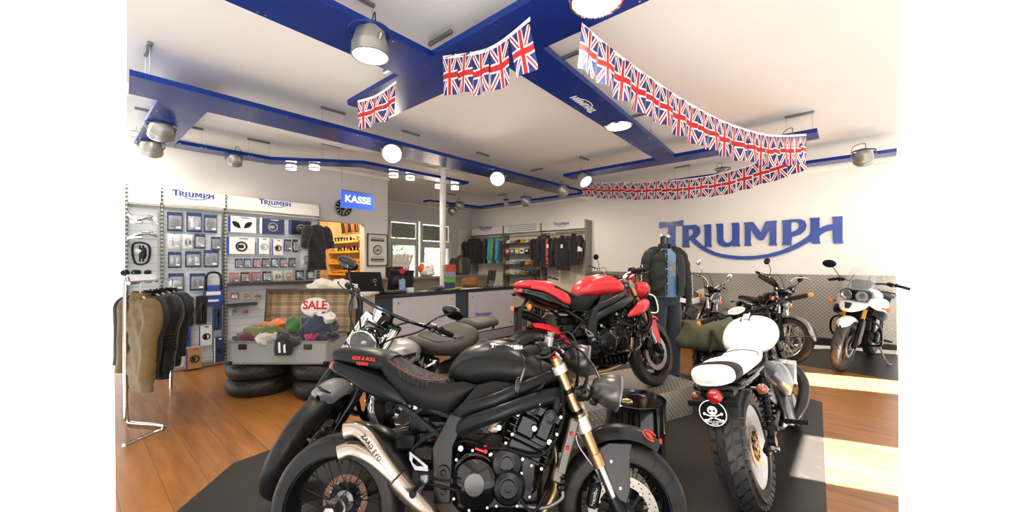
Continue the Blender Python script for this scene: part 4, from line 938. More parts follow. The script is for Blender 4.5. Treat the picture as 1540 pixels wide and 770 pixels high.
    # bars
    if c.get('bars', True):
        hb = c.get('hb', 0.)
        g = G(Ms); g.tube([(.93,-.37,1.02+hb),(.98,-.27,1.025+hb),(1.04,-.14,1.02+hb),(1.075,-.06,.99),(1.075,.06,.99),(1.04,.14,1.02+hb),(.98,.27,1.025+hb),(.93,.37,1.02+hb)], .011, 10, 4); hbar = obj('handlebar', g, c.get('barm', satin_black), e)
        g = G(Ms); [g.box((1.075, s*.045, .975), (.045,.04,.05), bev=.01) for s in (-1,1)]; obj('bar_clamp', g, wc, hbar)
        for s in (-1, 1):
            grip(hbar, (.972, s*.285, 1.025+hb), (.925, s*.40, 1.02+hb), Ms=Ms)
            lever(hbar, (.99, s*.255, 1.02+hb), (-.3, s*.95, 0), (.9, s*.3, -.3), Ms=Ms, L=.16)
            g = G(Ms); g.box((.985, s*.24, 1.03+hb), (.05,.055,.045), Matrix.Rotation(.4*s,3,'Z'), bev=.012); obj('switchgear', g, satin_black, hbar)
            g = G(Ms); g.cyl((1.02, s*.19, 1.03+hb), (1.025, s*.19, 1.062+hb), .02, n=16); g.cyl((1.025, s*.19, 1.062+hb), (1.026, s*.19, 1.068+hb), .022, n=16); obj('fluid_reservoir', g, c.get('resm', satin_black), hbar)
            if c.get('barend'): mirror(hbar, (.92, s*.405, 1.02), (.93, s*.425, .97), (.905, s*.43, .90), .036, (-.9, 0, .1), Ms=Ms, rx=.6, shell=gloss_black, stem=gloss_black, rr=.007)
        cables(hbar, [[(1.0,-.2,1.02),(1.1,-.16,1.06),(1.16,-.1,.99),(1.15,-.06,.85),(1.09,-.05,.75)], [(1.0,.2,1.02),(1.12,.14,1.07),(1.17,.06,.98),(1.15,.03,.82)], [(1.02,-.12,1.02),(1.10,-.15,1.04),(1.20,-.12,.97),(1.19,-.1,.84),(1.13,-.1,.76)]], .005, Ms)
    # side stand
    g = G(); g.tube([(.56,.12,.33),(.60,.20,.12),(.615,.24,.0575)], .012, 8); g.box((.62,.25,.05), (.07,.03,.01)); obj('side_stand', g, satin_black, e)
    return e
def quilted(name, col):
    m = bpy.data.materials.new(name); t = NT(m); v = t.coord(); s = t.new('ShaderNodeSeparateXYZ'); t.link(v, s.inputs[0])
    hs = []
    for off in (0, .5):
        fx = t.math('SUBTRACT', t.math('FRACT', t.math('ADD', t.math('MULTIPLY', s.outputs[0], 11), off)), .5); fy = t.math('SUBTRACT', t.math('FRACT', t.math('ADD', t.math('MULTIPLY', s.outputs[1], 9), .5+off)), .5)
        r = t.math('SQRT', t.math('ADD', t.math('MULTIPLY', fx, fx), t.math('MULTIPLY', fy, fy)))
        hs.append(t.math('MULTIPLY', t.math('ABSOLUTE', t.math('SUBTRACT', r, .46)), 12, clamp=True))
    h = t.math('MINIMUM', hs[0], hs[1]); t.link(t.mix(h, lin('0c0d0e'), lin(col)), t.b.inputs['Base Color']); t.b.inputs['Roughness'].default_value = .5; t.b.inputs['Specular IOR Level'].default_value = .25; t.bump(h, .8, .006); return m
def leather(name, col, **k): return mat(name, col, .5, bump=.12, bs=220, bd=.0015, subs=.25, **k)
matte = mat('matte_black_paint', '141516', .33, subs=.28, var=.03); matte2 = mat('matte_graphite', '151618', .38, subs=.28, var=.04)
blackbike = dict(tank=matte, cowl=matte2, tail=satin_black, seat=quilted('quilted_seat_leather', '161718'), seatside=leather('seat_side_vinyl', '101113'), frame=mat('frame_black', '131518', .3, .15, subs=.3), subf=mat('subframe_grey', '26282c', .4, .3, subs=.3), hugger=mat('hugger_black', '101113', .3), fender=mat('fender_graphite', '2a2b2e', .3, .3, subs=.3), cover=matte2, wheel='spoke', nsp=36, quilt=True, text=True, redbits=True, exhaust='twin', rdisc=mat('disc_bronze', '7d6454', .4, .8), rtank=mat('radiator_end', '5a5550', .35, .7), rbolt=mat('red_anodised', 'c31f2a', .3, .6), fork=gold, clamp=mat('clamp_silver', 'd5d3d0', .35, .5), barend=True, lamps={-1: (1.345,-.085,.815), 1: (1.215,.10,.93)}, resm=mat('reservoir_silver', '9c9a98', .35, .8), lampshell=mat('lamp_shell', '55534f', .3, .7), hb=0.)
y0 = math.radians(41.4-90)
b0 = at_d(503, 396, 1.72); b0.z = 0.003
naked_bike('nearest motorcycle, matte black with gold forks, spoked wheels and twin steel silencer', b0, y0, 10, math.radians(-8), blackbike).scale = (.94, 1, 1)
redp = mat('red_paint', 'c4202a', .33, coat=.25, var=.02)
redbike = dict(tank=redp, cowl=redp, tail=gloss_black, seat=leather('black_seat_vinyl', '141516'), seatside=leather('black_seat_vinyl', '141516'), frame=mat('frame_graphite', '1e2124', .36, .2, subs=.3), subf=mat('frame_graphite'), hugger=redp, fender=redp, cover=matte2, wheel='split', nsp=5, exhaust='short', fork=gold, clamp=cast_alu, shroud=True, clutch=eng_black, clock=True, plate=True, sidestripe=True, lights=True, lampshell=redp, barm=cast_alu, resm=satin_black)
PZ = .265
ua = math.atan2(1.42-1.87, 3.627-2.311)
ru = Vector((math.cos(ua), math.sin(ua), 0)); rv = Vector((-ru.y, ru.x, 0))
rb = Vector((3.627, 1.42, PZ+.001))-ru*1.33
naked_bike('bright red naked motorcycle standing on the chequered metal platform', rb, ua, 9, math.radians(6), redbike).scale = (.98, 1, 1)
# platform of chequer plate with a stepped lower corner
e = thing('display_platform', 'low platform of shiny chequer plate under the red motorcycle', 'platform', (0, 0, 0)); P0 = Vector((3.95, 1.10, 0)); L, Wd = 1.98, .74
e.location = P0; e.rotation_euler = (0, 0, ua)
g = G(); g.prism([(0, PZ), (0, .12), (-.13, .10), (-.13, .004), (-L, .004), (-L, PZ)], (0,0,0), (1,0,0), (0,0,1), (0, Wd, 0)); pb = obj('platform_body', g, plate, e); uvbox(pb, 1.3); b_ = pb.modifiers.new('b', 'BEVEL'); b_.width = .004; b_.limit_method = 'ANGLE'
# black oil drums
def drum(label, at, r, h, lid=True, skull=False):
    e = thing('oil_drum', label, 'drum', at, 0); g = G()
    prof = [(0, .01), (r*.95, .01), (r*.97, 0), (r, .0), (r, .015), (r*.985, .03), (r*.985, h*.3), (r*1.02, h*.33), (r*.985, h*.36), (r*.985, h*.63), (r*1.02, h*.66), (r*.985, h*.69), (r*.985, h-.03), (r, h-.012), (r*1.01, h-.004), (r*.99, h), (r*.965, h-.004), (r*.96, h-.02), (0, h-.02)]
    g.lathe(prof, n=56); obj('drum_body', g, mat('drum_gloss_black', '0d0c0c', .12, .2, coat=.8), e)
    if lid: g = G(); g.lathe([(.034, -.004), (.036, .006), (.03, .009), (.026, .005), (0, .005)], (-.05, .03, h-.018), n=24); obj('bung_cap', g, mat('brass_cap', 'c8b88a', .25, .9), e)
    if skull:
        a = math.radians(-135); a = math.radians(-150); M = frame((r*.992*math.cos(a), r*.992*math.sin(a), h*.56), (-math.sin(a), math.cos(a), 0), (0,0,1)); g = G(M); rd = mat('badge_red', 'b02420', .5)
        g.M = M @ Matrix.Scale(min(1, h/.4*.9), 4); g.torus((0,0,0), .085, .004, (0,0,1), 32, 5); g.ell((0,.02,0), (.036,.034,.004), 16, 8); g.box((0,-.018,0), (.032,.03,.006)); 
        for s in (-1, 1): g.box((0,-.045,0), (.11,.012,.006), Matrix.Rotation(.45*s, 3, 'Z'))
        text_geo('RIDE & ROLL', .018, g, M.inverted() @ M, .004) if False else None
        obj('drum_badge', g, rd, e)
        g = G(M)
        for s in (-1, 1): g.ell((s*.013,.02,.005), (.009,.009,.003), 10, 6)
        obj('badge_eyes', g, mat('drum_gloss_black'), e)
    return e
p = at_d(955, 396, 2.47); drum('glossy black oil drum with a brass cap beside the chequer plate platform', (p.x, p.y, .004), .185, .55)
p = at_d(1070, 396, 4.72); D2 = p; drum('black oil drum with a red skull badge under the green canvas bag', (p.x, p.y, .004), .215, .37, False, True)
# olive canvas duffel bag
e = thing('duffel_bag', 'olive green canvas holdall with dark handles lying on the skull badge drum', 'bag', (D2.x, D2.y, .375), math.radians(-38))
g = G(); n = 14; st = [(-.42,.20,.03,.09),(-.40,.19,.15,.15),(-.34,.18,.20,.155),(-.2,.175,.215,.165),(0,.18,.22,.17),(.2,.175,.215,.165),(.34,.18,.2,.16),(.4,.18,.15,.14),(.42,.19,.03,.09)]
g.sweep([(a,0,b) for a,b,_,_ in st], [q[2] for q in st], [q[3] for q in st], n=26, e=3.2, k=4)
g.v = [(x+.006*math.sin(z*40+x*17), y+.006*math.sin(x*31+z*9), max(0, z+.007*math.sin(x*23+y*19))) for x, y, z in g.v]
obj('bag_body', g, mat('olive_canvas', '565640', .9, bump=.3, bs=300, bd=.002, var=.12, nscale=9), e, 70)
for s in (-1, 1):
    g = G(); g.sweep([(-.18, s*.225, .02),(-.17, s*.222, .26),(-.12, s*.25, .16),(0, s*.262, .04),(.12, s*.25, .16),(.17, s*.222, .26),(.18, s*.225, .02)], .018, .004, n=8, e=4, k=4, up=(0, s, .001)); obj('bag_handle', g, mat('dark_webbing', '2c2620', .8), e)
g = G(); g.box((0,-.214,.24), (.075,.006,.012)); g.box((0,-.218,.20), (.012,.006,.10)); obj('leather_tab', g, mat('tan_leather', '8a5a3a', .6), e)
g = G(); g.box((.004,-.222,.15), (.008,.004,.09)); obj('ribbon', g, mat('white_ribbon', 'ddd6cc', .6), e)
def classic_bike(label, at, yaw, lean, steer, c, sc=1.):
    e = bike(label, at, yaw, lean); e.scale = (sc, sc, sc); cr = c.get('chrome', chrome); WB = 1.49
    Ms = steer_m(1.18, .84, math.radians(28), steer); kn = c.get('knob', False)
    Rf, Rr_ = c.get('Rf', .335), c.get('Rr', .325)
    wheel(e, 0, Rr_, Rr_, c.get('Wr', .14), .225, 'spoke', rimm=c['rim'], knob=kn, tread=c.get('tread'), disc=.11, discside=(-1,), hubm=c.get('hub'), nsp=40, sprocket=1)
    wheel(e, WB, Rf, Rf, c.get('Wf', .11), .245, 'spoke', rimm=c['rim'], knob=kn, tread=c.get('tread'), disc=.14, discside=(1,), Ms=Ms, hubm=c.get('hub'), nsp=40)
    # swingarm, axle
    for s in (-1, 1):
        g = G(); g.tube([(-.05, s*.125, .325),(.2, s*.125, .355),(.52, s*.115, .40)], [.02,.022,.024], 10); g.box((-.02, s*.13, .325), (.10,.022,.05), bev=.006); obj('swingarm', g, satin_black, e)
        g = G(); g.lathe([(.02,0),(.02,.02),(.012,.022),(.012,.04),(0,.042)], (0, s*.14, .325), (0,s,0), 6); obj('axle_nut', g, bolt_m, e)
        spring(e, (.02, s*.15, .36), (.17, s*.15, .70), .033, .0065, 8, c.get('spring', satin_black), body=c.get('shockm', satin_black))
    # chain run
    g = G(); g.tube([(0, .095, .425),(.55,.095,.43)], .007, 6); g.tube([(0,.095,.225),(.55,.095,.35)], .007, 6); obj('chain', g, mat('chain_steel', '8a7f70', .4, .8), e)
    g = G(); g.sweep([(-.08,.11,.40),(.1,.11,.45),(.45,.11,.46)], [.012,.014,.012], [.035,.028,.02], n=10, e=3, k=3); obj('chain_guard', g, satin_black, e)
    # frame
    for s in (-1, 1):
        g = G(); g.tube([(.0, s*.10, .73),(.2, s*.12, .72),(.5, s*.12, .70),(.75, s*.08, .76),(1.1, s*.03, .90)], .015, 10, 3); g.tube([(.52, s*.13, .70),(.50, s*.14, .52),(.55, s*.14, .33),(.75, s*.13, .25),(.95, s*.12, .27),(1.05, s*.08, .5),(1.15, s*.04, .86)], .016, 10, 3); obj('frame_tube', g, satin_black, e)
    g = G(); g.cyl((1.185,0,.80), (1.115,0,.94), .035, n=16); obj('steering_head', g, satin_black, e)
    # tank
    tk = G(); st = c.get('tankst', [(.60,.80,.06,.02),(.63,.815,.105,.055),(.70,.835,.125,.085),(.80,.852,.142,.105),(.92,.868,.152,.112),(1.02,.876,.145,.105),(1.09,.882,.115,.085),(1.13,.888,.06,.045),(1.14,.89,.02,.015)])
    tk.sweep([(a,0,b) for a,b,_,_ in st], [q[2] for q in st], [q[3] for q in st], n=32, e=2.3, k=4); T = obj('fuel_tank', tk, c['tank'], e, 60)
    g = G(); g.lathe([(.035,0),(.036,.012),(.03,.02),(0,.022)], (.93,0,.975), (.03,0,1), 24); obj('fuel_cap', g, cr, T)
    if c.get('badge'):
        for s in (-1, 1):
            g = G(); logo(g, frame((.89, s*.151, .875), (-s, 0, .0), (0,0,1)) @ Matrix.Scale(.2, 4), .004); obj('tank_badge', g, c['badge'], T)
    if c.get('knee'):
        for s in (-1, 1):
            g = G(); g.ell((.72, s*.118, .83), (.075,.018,.05), 18, 10); obj('knee_pad', g, c['knee'], T)
    if c.get('panel2'):
        for s in (-1, 1):
            g = G(); g.ell((.9, s*.10, .855), (.17,.058,.062), 24, 12, e=2.4); obj('tank_panel', g, c['panel2'], T)
    # seat
    if c.get('seat') != 'custom':
        g = G(); st = [(-.06,.79,.10,.02),(-.02,.795,.125,.04),(.15,.80,.135,.045),(.32,.79,.13,.045),(.45,.775,.12,.04),(.58,.785,.095,.035),(.64,.80,.06,.015)]
        g.sweep([(a,0,b) for a,b,_,_ in st], [q[2] for q in st], [q[3] for q in st], n=22, e=3, k=4); S = obj('seat', g, c['seatm'], e, 60)
        g = G(); [g.tube([(-.07, s*.10, .775),(.2, s*.138, .785),(.5, s*.115, .76)], .004, 6, 4) for s in (-1,1)]; obj('seat_piping', g, cr, S)
    # side covers, battery box
    panel(e, 'side_cover', [(.30,.70),(.54,.70),(.56,.52),(.48,.44),(.36,.50)], .115, .02, c.get('side', c['tank']), bev=.015)
    # engine: upright twin
    g = G(); g.bx(.58,.98,-.14,.14,.24,.44,bev=.03); g.bx(.66,.95,-.155,.155,.30,.43,bev=.03)
    E = obj('crankcase', g, c['eng'], e)
    for s in (-1, 1):
        g = G(); g.lathe([(.10,-.01),(.10,.015),(.09,.03),(.06,.038),(.03,.04),(0,.04)], (.70, s*.14, .345), (0,s,0), 36); g.lathe([(.075,-.01),(.075,.015),(.065,.03),(0,.034)], (.88, s*.14, .345), (0,s,0), 32); obj('engine_cover', g, c.get('engc', c['eng']), E, 25)
        g = G(); bolts(g, ring_pts((.70,.345), .094, 8, s*.155)+ring_pts((.88,.345), .07, 6, s*.155), (0,s,0), .006); obj('cover_bolts', g, bolt_m, E)
    g = G(); R_ = Matrix.Rotation(.06, 3, 'Y')
    for i in range(9): g.box((.81+.002*i, 0, .455+.021*i), (.24,.30,.008), R_, bev=.003)
    g.box((.815,0,.54), (.19,.24,.2), R_, bev=.01); g.box((.83,0,.655), (.23,.29,.06), R_, bev=.02); g.box((.83,0,.69), (.16,.25,.03), R_, bev=.012); obj('cylinder_block', g, c['eng'], E)
    for s in (-1, 1):
        g = G(); g.cyl((.66, s*.06, .60), (.60, s*.065, .61), .03, n=14); g.bx(.52,.61, s*.065-.035, s*.065+.035, .55,.67,bev=.012); g.cyl((.565, s*.065, .67),(.565, s*.065, .72), .032, n=16); obj('carburettor', g, c.get('carb', cast_alu), E)
    ex = c.get('exh', cr); hp_ = c.get('hp', ex)
    for s in (() if c.get('nopipe') else (-1, 1)):
        if c.get('highpipe') :
            if s > 0: continue
            for k in (0, 1):
                g = G(); g.tube([(.93,-.05-.06*k,.62),(1.03,-.09-.06*k,.60),(1.04,-.16-.03*k,.50-.02*k),(.95,-.20,.42+.05*k),(.75,-.22,.45+.06*k),(.55,-.21,.50+.05*k)], .022, 12, 4); obj('header_pipe', g, hp_, e)
                g = G(); g.sweep([(.58,-.20,.50+.055*k),(.50,-.20,.51+.055*k),(.2,-.20,.56+.06*k),(-.02,-.2,.59+.06*k)], [.025,.037,.037,.03], n=16, k=3); obj('silencer', g, ex, e)
        else:
            g = G(); g.tube([(.93, s*.07, .62),(1.05, s*.09, .60),(1.09, s*.12, .50),(1.07, s*.14, .33),(.98, s*.15, .25),(.7, s*.17, .23),(.45, s*.18, .235)], .021, 12, 4); obj('header_pipe', g, hp_, e)
            g = G(); g.sweep([(.5, s*.18, .235),(.42, s*.18, .24),(.2, s*.185, .27),(-.1, s*.19, .30),(-.24, s*.19, .315)], [.024,.04,.046,.042,.022], n=18, k=4); obj('silencer', g, ex, e)
    # fork and mudguards
    def P(t_, y): return Vector((1.10+.375*t_, y, 1.0-.665*t_))
    for s in (-1, 1):
        y = s*.095; g = G(Ms); g.cyl(P(-.02,y), P(.55,y), .0205, n=14); f_ = obj('fork_leg', g, cr, e); g = G(Ms); g.tube([P(.52,y), P(.56,y), P(.95,y), P(1.02,y)], [.031,.028,.028,.032], 16); obj('fork_slider', g, c.get('slider', satin_black), f_)
        if c.get('gaiter'):
            g = G(Ms); n = 9; g.tube([P(.26+.28*i/(2*n), y) for i in range(2*n+1)], [.037 if i % 2 else .028 for i in range(2*n+1)], 14); obj('fork_gaiter', g, rubb_grip, f_)
    g = G(Ms); g.box(P(.03,0), (.06,.25,.025), Matrix.Rotation(.5,3,'Y'), bev=.01); g.box(P(.22,0), (.07,.24,.035), Matrix.Rotation(.5,3,'Y'), bev=.01); obj('fork_clamp', g, c.get('clampm', satin_black), e)
    if c.get('fend', True):
        fender(e, WB, Rf, Rf+.03, c.get('Wf',.11)*1.15, math.radians(165), math.radians(18), c['fender'], Ms, 'front_mudguard', .35, ends=6)
        for s in (-1, 1):
            for a in (150, 25):
                a = math.radians(a); g = G(Ms); g.cyl((WB+(Rf+.028)*math.cos(a), s*.06, Rf+(Rf+.028)*math.sin(a)), (WB-.02, s*.095, Rf+.03), .006, n=6); obj('mudguard_stay', g, cr, e)
        fender(e, 0, Rr_, Rr_+.035, c.get('Wr',.14)*1.2, math.radians(185), math.radians(48), c['fender'], None, 'rear_mudguard', .35, ends=8)
    # lights
    hc = c.get('lamp', (1.27, 0, .86)); headlamp(e, hc, c.get('lr', .09), (1,0,-.08), Ms, c.get('shell', cr), cr, .13)
    for s in (-1, 1):
        g = G(Ms); g.tube([P(.12, s*.095), Vector((1.22, s*.10, .90)), Vector((hc[0]-.04, s*.088, hc[2]))], .011, 8, 2); obj('lamp_bracket', g, satin_black, e)
        if c.get('ind', True):
            indicator(e, (1.17, s*.11, .84), (1.19, s*.20, .835), (1,0,0), Ms, .03, stem=c.get('indm', cr)); indicator(e, (-.12, s*.05, .70), (-.13, s*.17, .70), (-1,0,0), None, .03, stem=c.get('indm', cr))
    # clocks
    for s in ((-1, 1) if c.get('clocks', 2) == 2 else (0,)):
        q = c.get('clockpos', (1.16, s*.07, 1.01)); rr = c.get('clockr', .043)
        g = G(Ms); g.lathe([(0,-.06),(rr*.9,-.055),(rr,-.01),(rr,.004)], q, (-.35,0,.93), 24); k_ = obj('instrument', g, c.get('clockm', satin_black), e); g = G(Ms); g.torus(q, rr, rr*.12, (-.35,0,.93), 28, 6); obj('instrument_rim', g, c.get('clockrim', cr), k_); g = G(Ms); g.lathe([(rr*.93,.0),(0,.002)], q, (-.35,0,.93), 20); obj('instrument_dial', g, mat('dial_grey', 'b9b6b0', .4, var=.2, nscale=90), k_)
    # bars
    bw, bh, bb_ = c.get('bar', (.38, 1.10, .93)); g = G(Ms); g.tube([(bb_, -bw, bh),(bb_+.05, -bw*.7, bh+.005),(1.07,-.16,bh-.01),(1.10,-.06,1.03),(1.10,.06,1.03),(1.07,.16,bh-.01),(bb_+.05, bw*.7, bh+.005),(bb_, bw, bh)], .011, 10, 4); hb = obj('handlebar', g, c.get('barm', cr), e)
    for s in (-1, 1):
        grip(hb, (bb_+.04, s*(bw*.76), bh+.004), (bb_-.005, s*(bw+.02), bh), Ms=Ms); lever(hb, (bb_+.06, s*bw*.64, bh), (-.25, s, 0), (.95, s*.2, -.15), L=.15, Ms=Ms, m=c.get('leverm', cr))
        g = G(Ms); g.box((bb_+.055, s*bw*.62, bh+.005), (.05,.06,.045), bev=.012); obj('switchgear', g, satin_black, hb)
        if c.get('mirror'): mirror(hb, (bb_+.06, s*bw*.58, bh+.01), (bb_+.10, s*(bw*.75), bh+.10), (bb_+.05, s*(bw*.92), bh+.20), .052, (-1, 0, .1), Ms=Ms, shell=c['mirror'], stem=c['mirror'])
        if c.get('barend'): g = G(Ms); g.ell((bb_-.02, s*(bw+.04), bh), .018, 14, 10); obj('bar_end_indicator', g, orange, hb)
    cables(hb, [[(bb_+.08,-.25,bh),(1.14,-.2,bh+.06),(1.22,-.08,1.0),(1.16,-.03,.85)], [(bb_+.08,.25,bh),(1.15,.18,bh+.05),(1.22,.07,1.0),(1.14,.03,.80)], [(1.05,-.2,bh),(1.10,-.16,bh-.1),(1.12,-.08,.85)]], .0045, Ms)
    if c.get('tail', True):
        g = G(); g.lathe([(0,-.05),(.04,-.045),(.045,0)], (-.24,0,.68), (-1,0,0), 20); g.cyl((-.05,0,.70),(-.2,0,.68),.02,n=8); tl = obj('tail_light_housing', g, satin_black, e); g = G(); g.lathe([(.043,0),(.04,.02),(.02,.035),(0,.038)], (-.24,0,.68), (-1,0,0), 20); obj('tail_light_lens', g, redlens, tl)
    g = G(); g.tube([(.62,.13,.30),(.66,.22,.10),(.68,.27,.052)], .011, 8); g.box((.685,.275,.046), (.06,.03,.01)); obj('side_stand', g, satin_black, e)
    for s in (-1, 1):
        g = G(); g.cyl((.50, s*.15, .33), (.48, s*.28, .33), .015, n=10); obj('foot_peg', g, rubb_grip, e)
    return e
eng_silver = mat('engine_silver', '9a9a98', .32, .85)
vblack = leather('black_seat_vinyl', '141516')
whitep_ = mat('white_paint', 'f2f0ec', .3, coat=.4, var=.01)
# white scrambler seen from behind
scr = dict(tank=whitep_, rim=mat('white_rim', 'e8e8e6', .4), knob=True, tread=mat('knobbly_rubber', '28282a', .5, var=.1), Wr=.165, Wf=.12, Rr=.335, Rf=.345, chrome=satin_black, seat='custom', seatm=vblack, eng=eng_black, engc=cast_alu, nopipe=True, exh=mat('satin_pipe', '3a3b3d', .35, .7), hp=mat('satin_pipe'), fend=False, fender=satin_black, ind=False, clocks=1, clockr=.06, clockpos=(1.12,.10,1.06), clockrim=whitep, clockm=satin_black, bar=(.36,1.045,.95), barm=satin_black, leverm=satin_black, barend=True, tail=False, side=cast_alu, shell=satin_black, lamp=(1.26,0,.86), shockm=satin_black, spring=mat('spring_black', '1d1d1f', .25, .5), slider=satin_black,
    tankst=[(.56,.79,.05,.02),(.59,.81,.12,.06),(.66,.835,.155,.10),(.76,.855,.172,.125),(.90,.87,.178,.135),(1.02,.87,.165,.12),(1.09,.87,.12,.09),(1.13,.875,.06,.04)])
ws = classic_bike('white custom motorcycle with knobbly tyres and black striped seat, seen from behind on the right', (2.64, .435, .003), 0, 12.5, math.radians(16), scr, 1.0)
def part(par, name, g, m, ang=40, **k): return obj(name, g, m, par, ang, **k)
# black lettered stripe across the white tank
g = G(); R0 = [(.60,.825),(.70,.915),(.80,.965),(.9,.992)]
def stripe(u, v):
    S = spline(scr['tankst'], 6); k = min(len(S)-2, int(3+(len(S)-10)*u)); r = S[k]; q = (2*v-1)*.034
    return (r[0], q, r[1]+(r[3]+.0035)*max(0, 1-abs(q/r[2])**2.3)**(1/2.3))
g.grid(stripe, 40, 4, thick=.001); part(ws, 'tank_stripe', g, gloss_black)
g = G(); Mx = frame((.76,.0,.984), (-1,0,-.30), (0,-1,0)); text_geo('TRIUMPH', .062, g, Mx, .006, sx=1.15, bold=.0015); part(ws, 'tank_lettering', g, mat('lettering_white', 'f2f2f2', .4))
# custom seat with hump
def seatg(x0, x1, grow=0.):
    g = G(); N = 16; S = [(-.35,.785,.04,.022),(-.33,.79,.085,.044),(-.24,.795,.12,.058),(-.1,.79,.13,.052),(.08,.785,.14,.05),(.25,.775,.14,.04),(.40,.77,.13,.035),(.52,.785,.115,.035),(.60,.80,.09,.025),(.63,.805,.05,.01)]
    rows = [r for r in spline(S, 6) if x0-1e-6 <= r[0] <= x1+1e-6]
    g.sweep([(a,0,b) for a,b,_,_ in rows], [q[2]+grow for q in rows], [q[3]+grow for q in rows], n=26, e=2.7); return g
wv = leather('white_seat_vinyl', 'efedea')
se = part(ws, 'seat', seatg(-.36, .63), wv, 60); part(se, 'seat_band', seatg(-.26, -.14, .003), vblack, 60)
g = G(); g.tube([(.30,.13,.80),(.38,.10,.812),(.42,0,.822),(.38,-.10,.812),(.30,-.13,.80)], .003, 6, 4); part(se, 'seat_seam', g, vblack)
for s in (-1, 1):
    g = G(); g.tube([(-.28,0,.72),(-.25, s*.11, .722),(0, s*.14, .72),(.3, s*.14, .715)], .013, 8, 4); part(ws, 'grab_rail', g, gloss_black)
g = G(); g.box((-.22,0,.69), (.12,.17,.05), bev=.015); g.sweep([(-.1,0,.70),(.0,0,.715),(.12,0,.70),(.2,0,.66)], [.08,.1,.1,.08], .012, n=12, e=4, k=3); part(ws, 'rear_mudguard', g, satin_black)
g = G(); g.lathe([(0,-.05),(.035,-.04),(.04,0)], (-.30,.0,.69), (-1,0,0), 20); tl = part(ws, 'tail_light_housing', g, satin_black); g = G(); g.lathe([(.04,0),(.038,.02),(.02,.036),(0,.04)], (-.30,.0,.69), (-1,0,0), 20); part(tl, 'tail_light_lens', g, redlens)
for y, z in ((.14,.66), (-.21,.70)): 
    indicator(ws, (-.14, y*.4, z), (-.19, y, z), (-1,0,0), None, .028, m=mat('indicator_smoked', '8a4a38', .15, coat=1), stem=chrome)
g = G(); g.box((-.285,.03,.645), (.012,.26,.035), bev=.005); part(ws, 'plate_bracket', g, satin_black)
g = G(); g.lathe([(.075,-.004),(.075,.004),(0,.004)], (-.305,.03,.60), (-1,0,0), 40); bd_ = part(ws, 'skull_badge', g, satin_black)
Mb = frame((-.3105,.03,.60), (0,-1,0), (0,0,1)); g = G(Mb); g.torus((0,0,0), .068, .0028, (0,0,1), 40, 5); g.ell((0,.014,0), (.026,.024,.003), 16, 8); g.box((0,-.010,0), (.022,.02,.004))
for s in (-1, 1):
    g.box((0,-.022,.0), (.085,.007,.004), Matrix.Rotation(.4*s, 3, 'Z')); [g.ell((q*.044, -.022+q*s*.018, 0), (.008,.008,.003), 8, 6) for q in (-1, 1)]
text_geo('RIDE N ROLL', .014, g, Matrix.Translation((0,-.046,0)), .003); text_geo('RIDERS', .011, g, Matrix.Translation((0,-.058,0)), .003); part(bd_, 'badge_print', g, mat('lettering_white', 'f2f2f2', .4))
g = G(Mb)
for s in (-1, 1): g.ell((s*.010,.013,.0035), (.0065,.0065,.002), 10, 6)
part(bd_, 'badge_eyes', g, satin_black)
# big side exhaust and finned cooler on the right side
g = G(); g.tube([(.92,-.10,.60),(1.02,-.17,.60),(1.03,-.22,.52),(.95,-.24,.44),(.80,-.22,.36),(.70,-.18,.30)], [.032,.036,.036,.036,.034,.02], 16, 5); part(ws, 'high_pipe', g, mat('satin_pipe'))
g = G(); g.sweep([(.36,-.16,.70),(.42,-.185,.66),(.54,-.19,.58),(.60,-.18,.50)], [.05,.055,.055,.03], [.05,.075,.07,.04], n=18, e=2.6, k=4); part(ws, 'side_tank', g, mat('grey_satin_metal', '8d9092', .28, .8))
g = G(); [g.box((.70+.013*i,-.19,.60), (.006,.10,.14), Matrix.Rotation(.2,3,'X'), bev=.002) for i in range(10)]; part(ws, 'cooler_fins', g, mat('bright_fins', 'd8d8d4', .25, .9))
# black roadster with silver mudguard and pale hand guard, near the wall
dk = dict(tank=gloss_black, rim=chrome, eng=eng_black, exh=chrome, fender=mat('silver_mudguard', 'a8a8a8', .25, .8), seatm=vblack, lr=.088, mirror=satin_black, barm=satin_black, gaiter=False, slider=satin_black, bar=(.40,1.12,.97))
yb = math.radians(-148); f6 = Vector((6.52, .78, .0045)); b6 = classic_bike('black roadster motorcycle with chrome spoked wheels and silver mudguard by the metal wall', f6-Vector((math.cos(yb), math.sin(yb), 0))*1.49, yb, 9, math.radians(30), dk, 1.0)
g = G(); g.sweep([(1.12,.10,1.16),(1.16,.14,1.22),(1.15,.26,1.24),(1.08,.36,1.22)], [.03,.05,.05,.02], .007, n=10, e=3, k=3); part(b6, 'hand_shield', g, mat('white_plastic'))
g = G(); g.sweep([(1.02,-.02,1.06),(1.12,-.16,1.12),(1.16,-.34,1.17)], [.03,.045,.03], [.03,.045,.03], n=12, k=3); part(b6, 'tank_bag_strap', g, mat('dark_webbing'))
# cream and gold tank roadster
cg = dict(tank=mat('cream_paint_gloss', 'e6dcc4', .25, coat=.5), panel2=mat('gold_paint', 'a8884a', .3, .5), rim=chrome, eng=eng_silver, exh=chrome, fender=mat('silver_mudguard', 'a8a8a8', .25, .8), seatm=vblack, badge=satin_black, mirror=chrome, slider=satin_black, bar=(.38,1.12,.97))
yb = math.radians(-146); f7 = Vector((6.50, 1.70, .0045)); b7 = classic_bike('cream and gold tanked roadster motorcycle behind the mannequin with chrome mirrors', f7-Vector((math.cos(yb), math.sin(yb), 0))*1.49, yb, 9, math.radians(28), cg, 1.0)
p = at_d(1060, 482, 5.3)
g = G(); g.box((1.16,-.22,.77), (.01,.16,.10), Matrix.Rotation(.5,3,'Z') @ Matrix.Rotation(.3,3,'X'), bev=.01); part(b7, 'price_card', g, mat('white_plastic'))
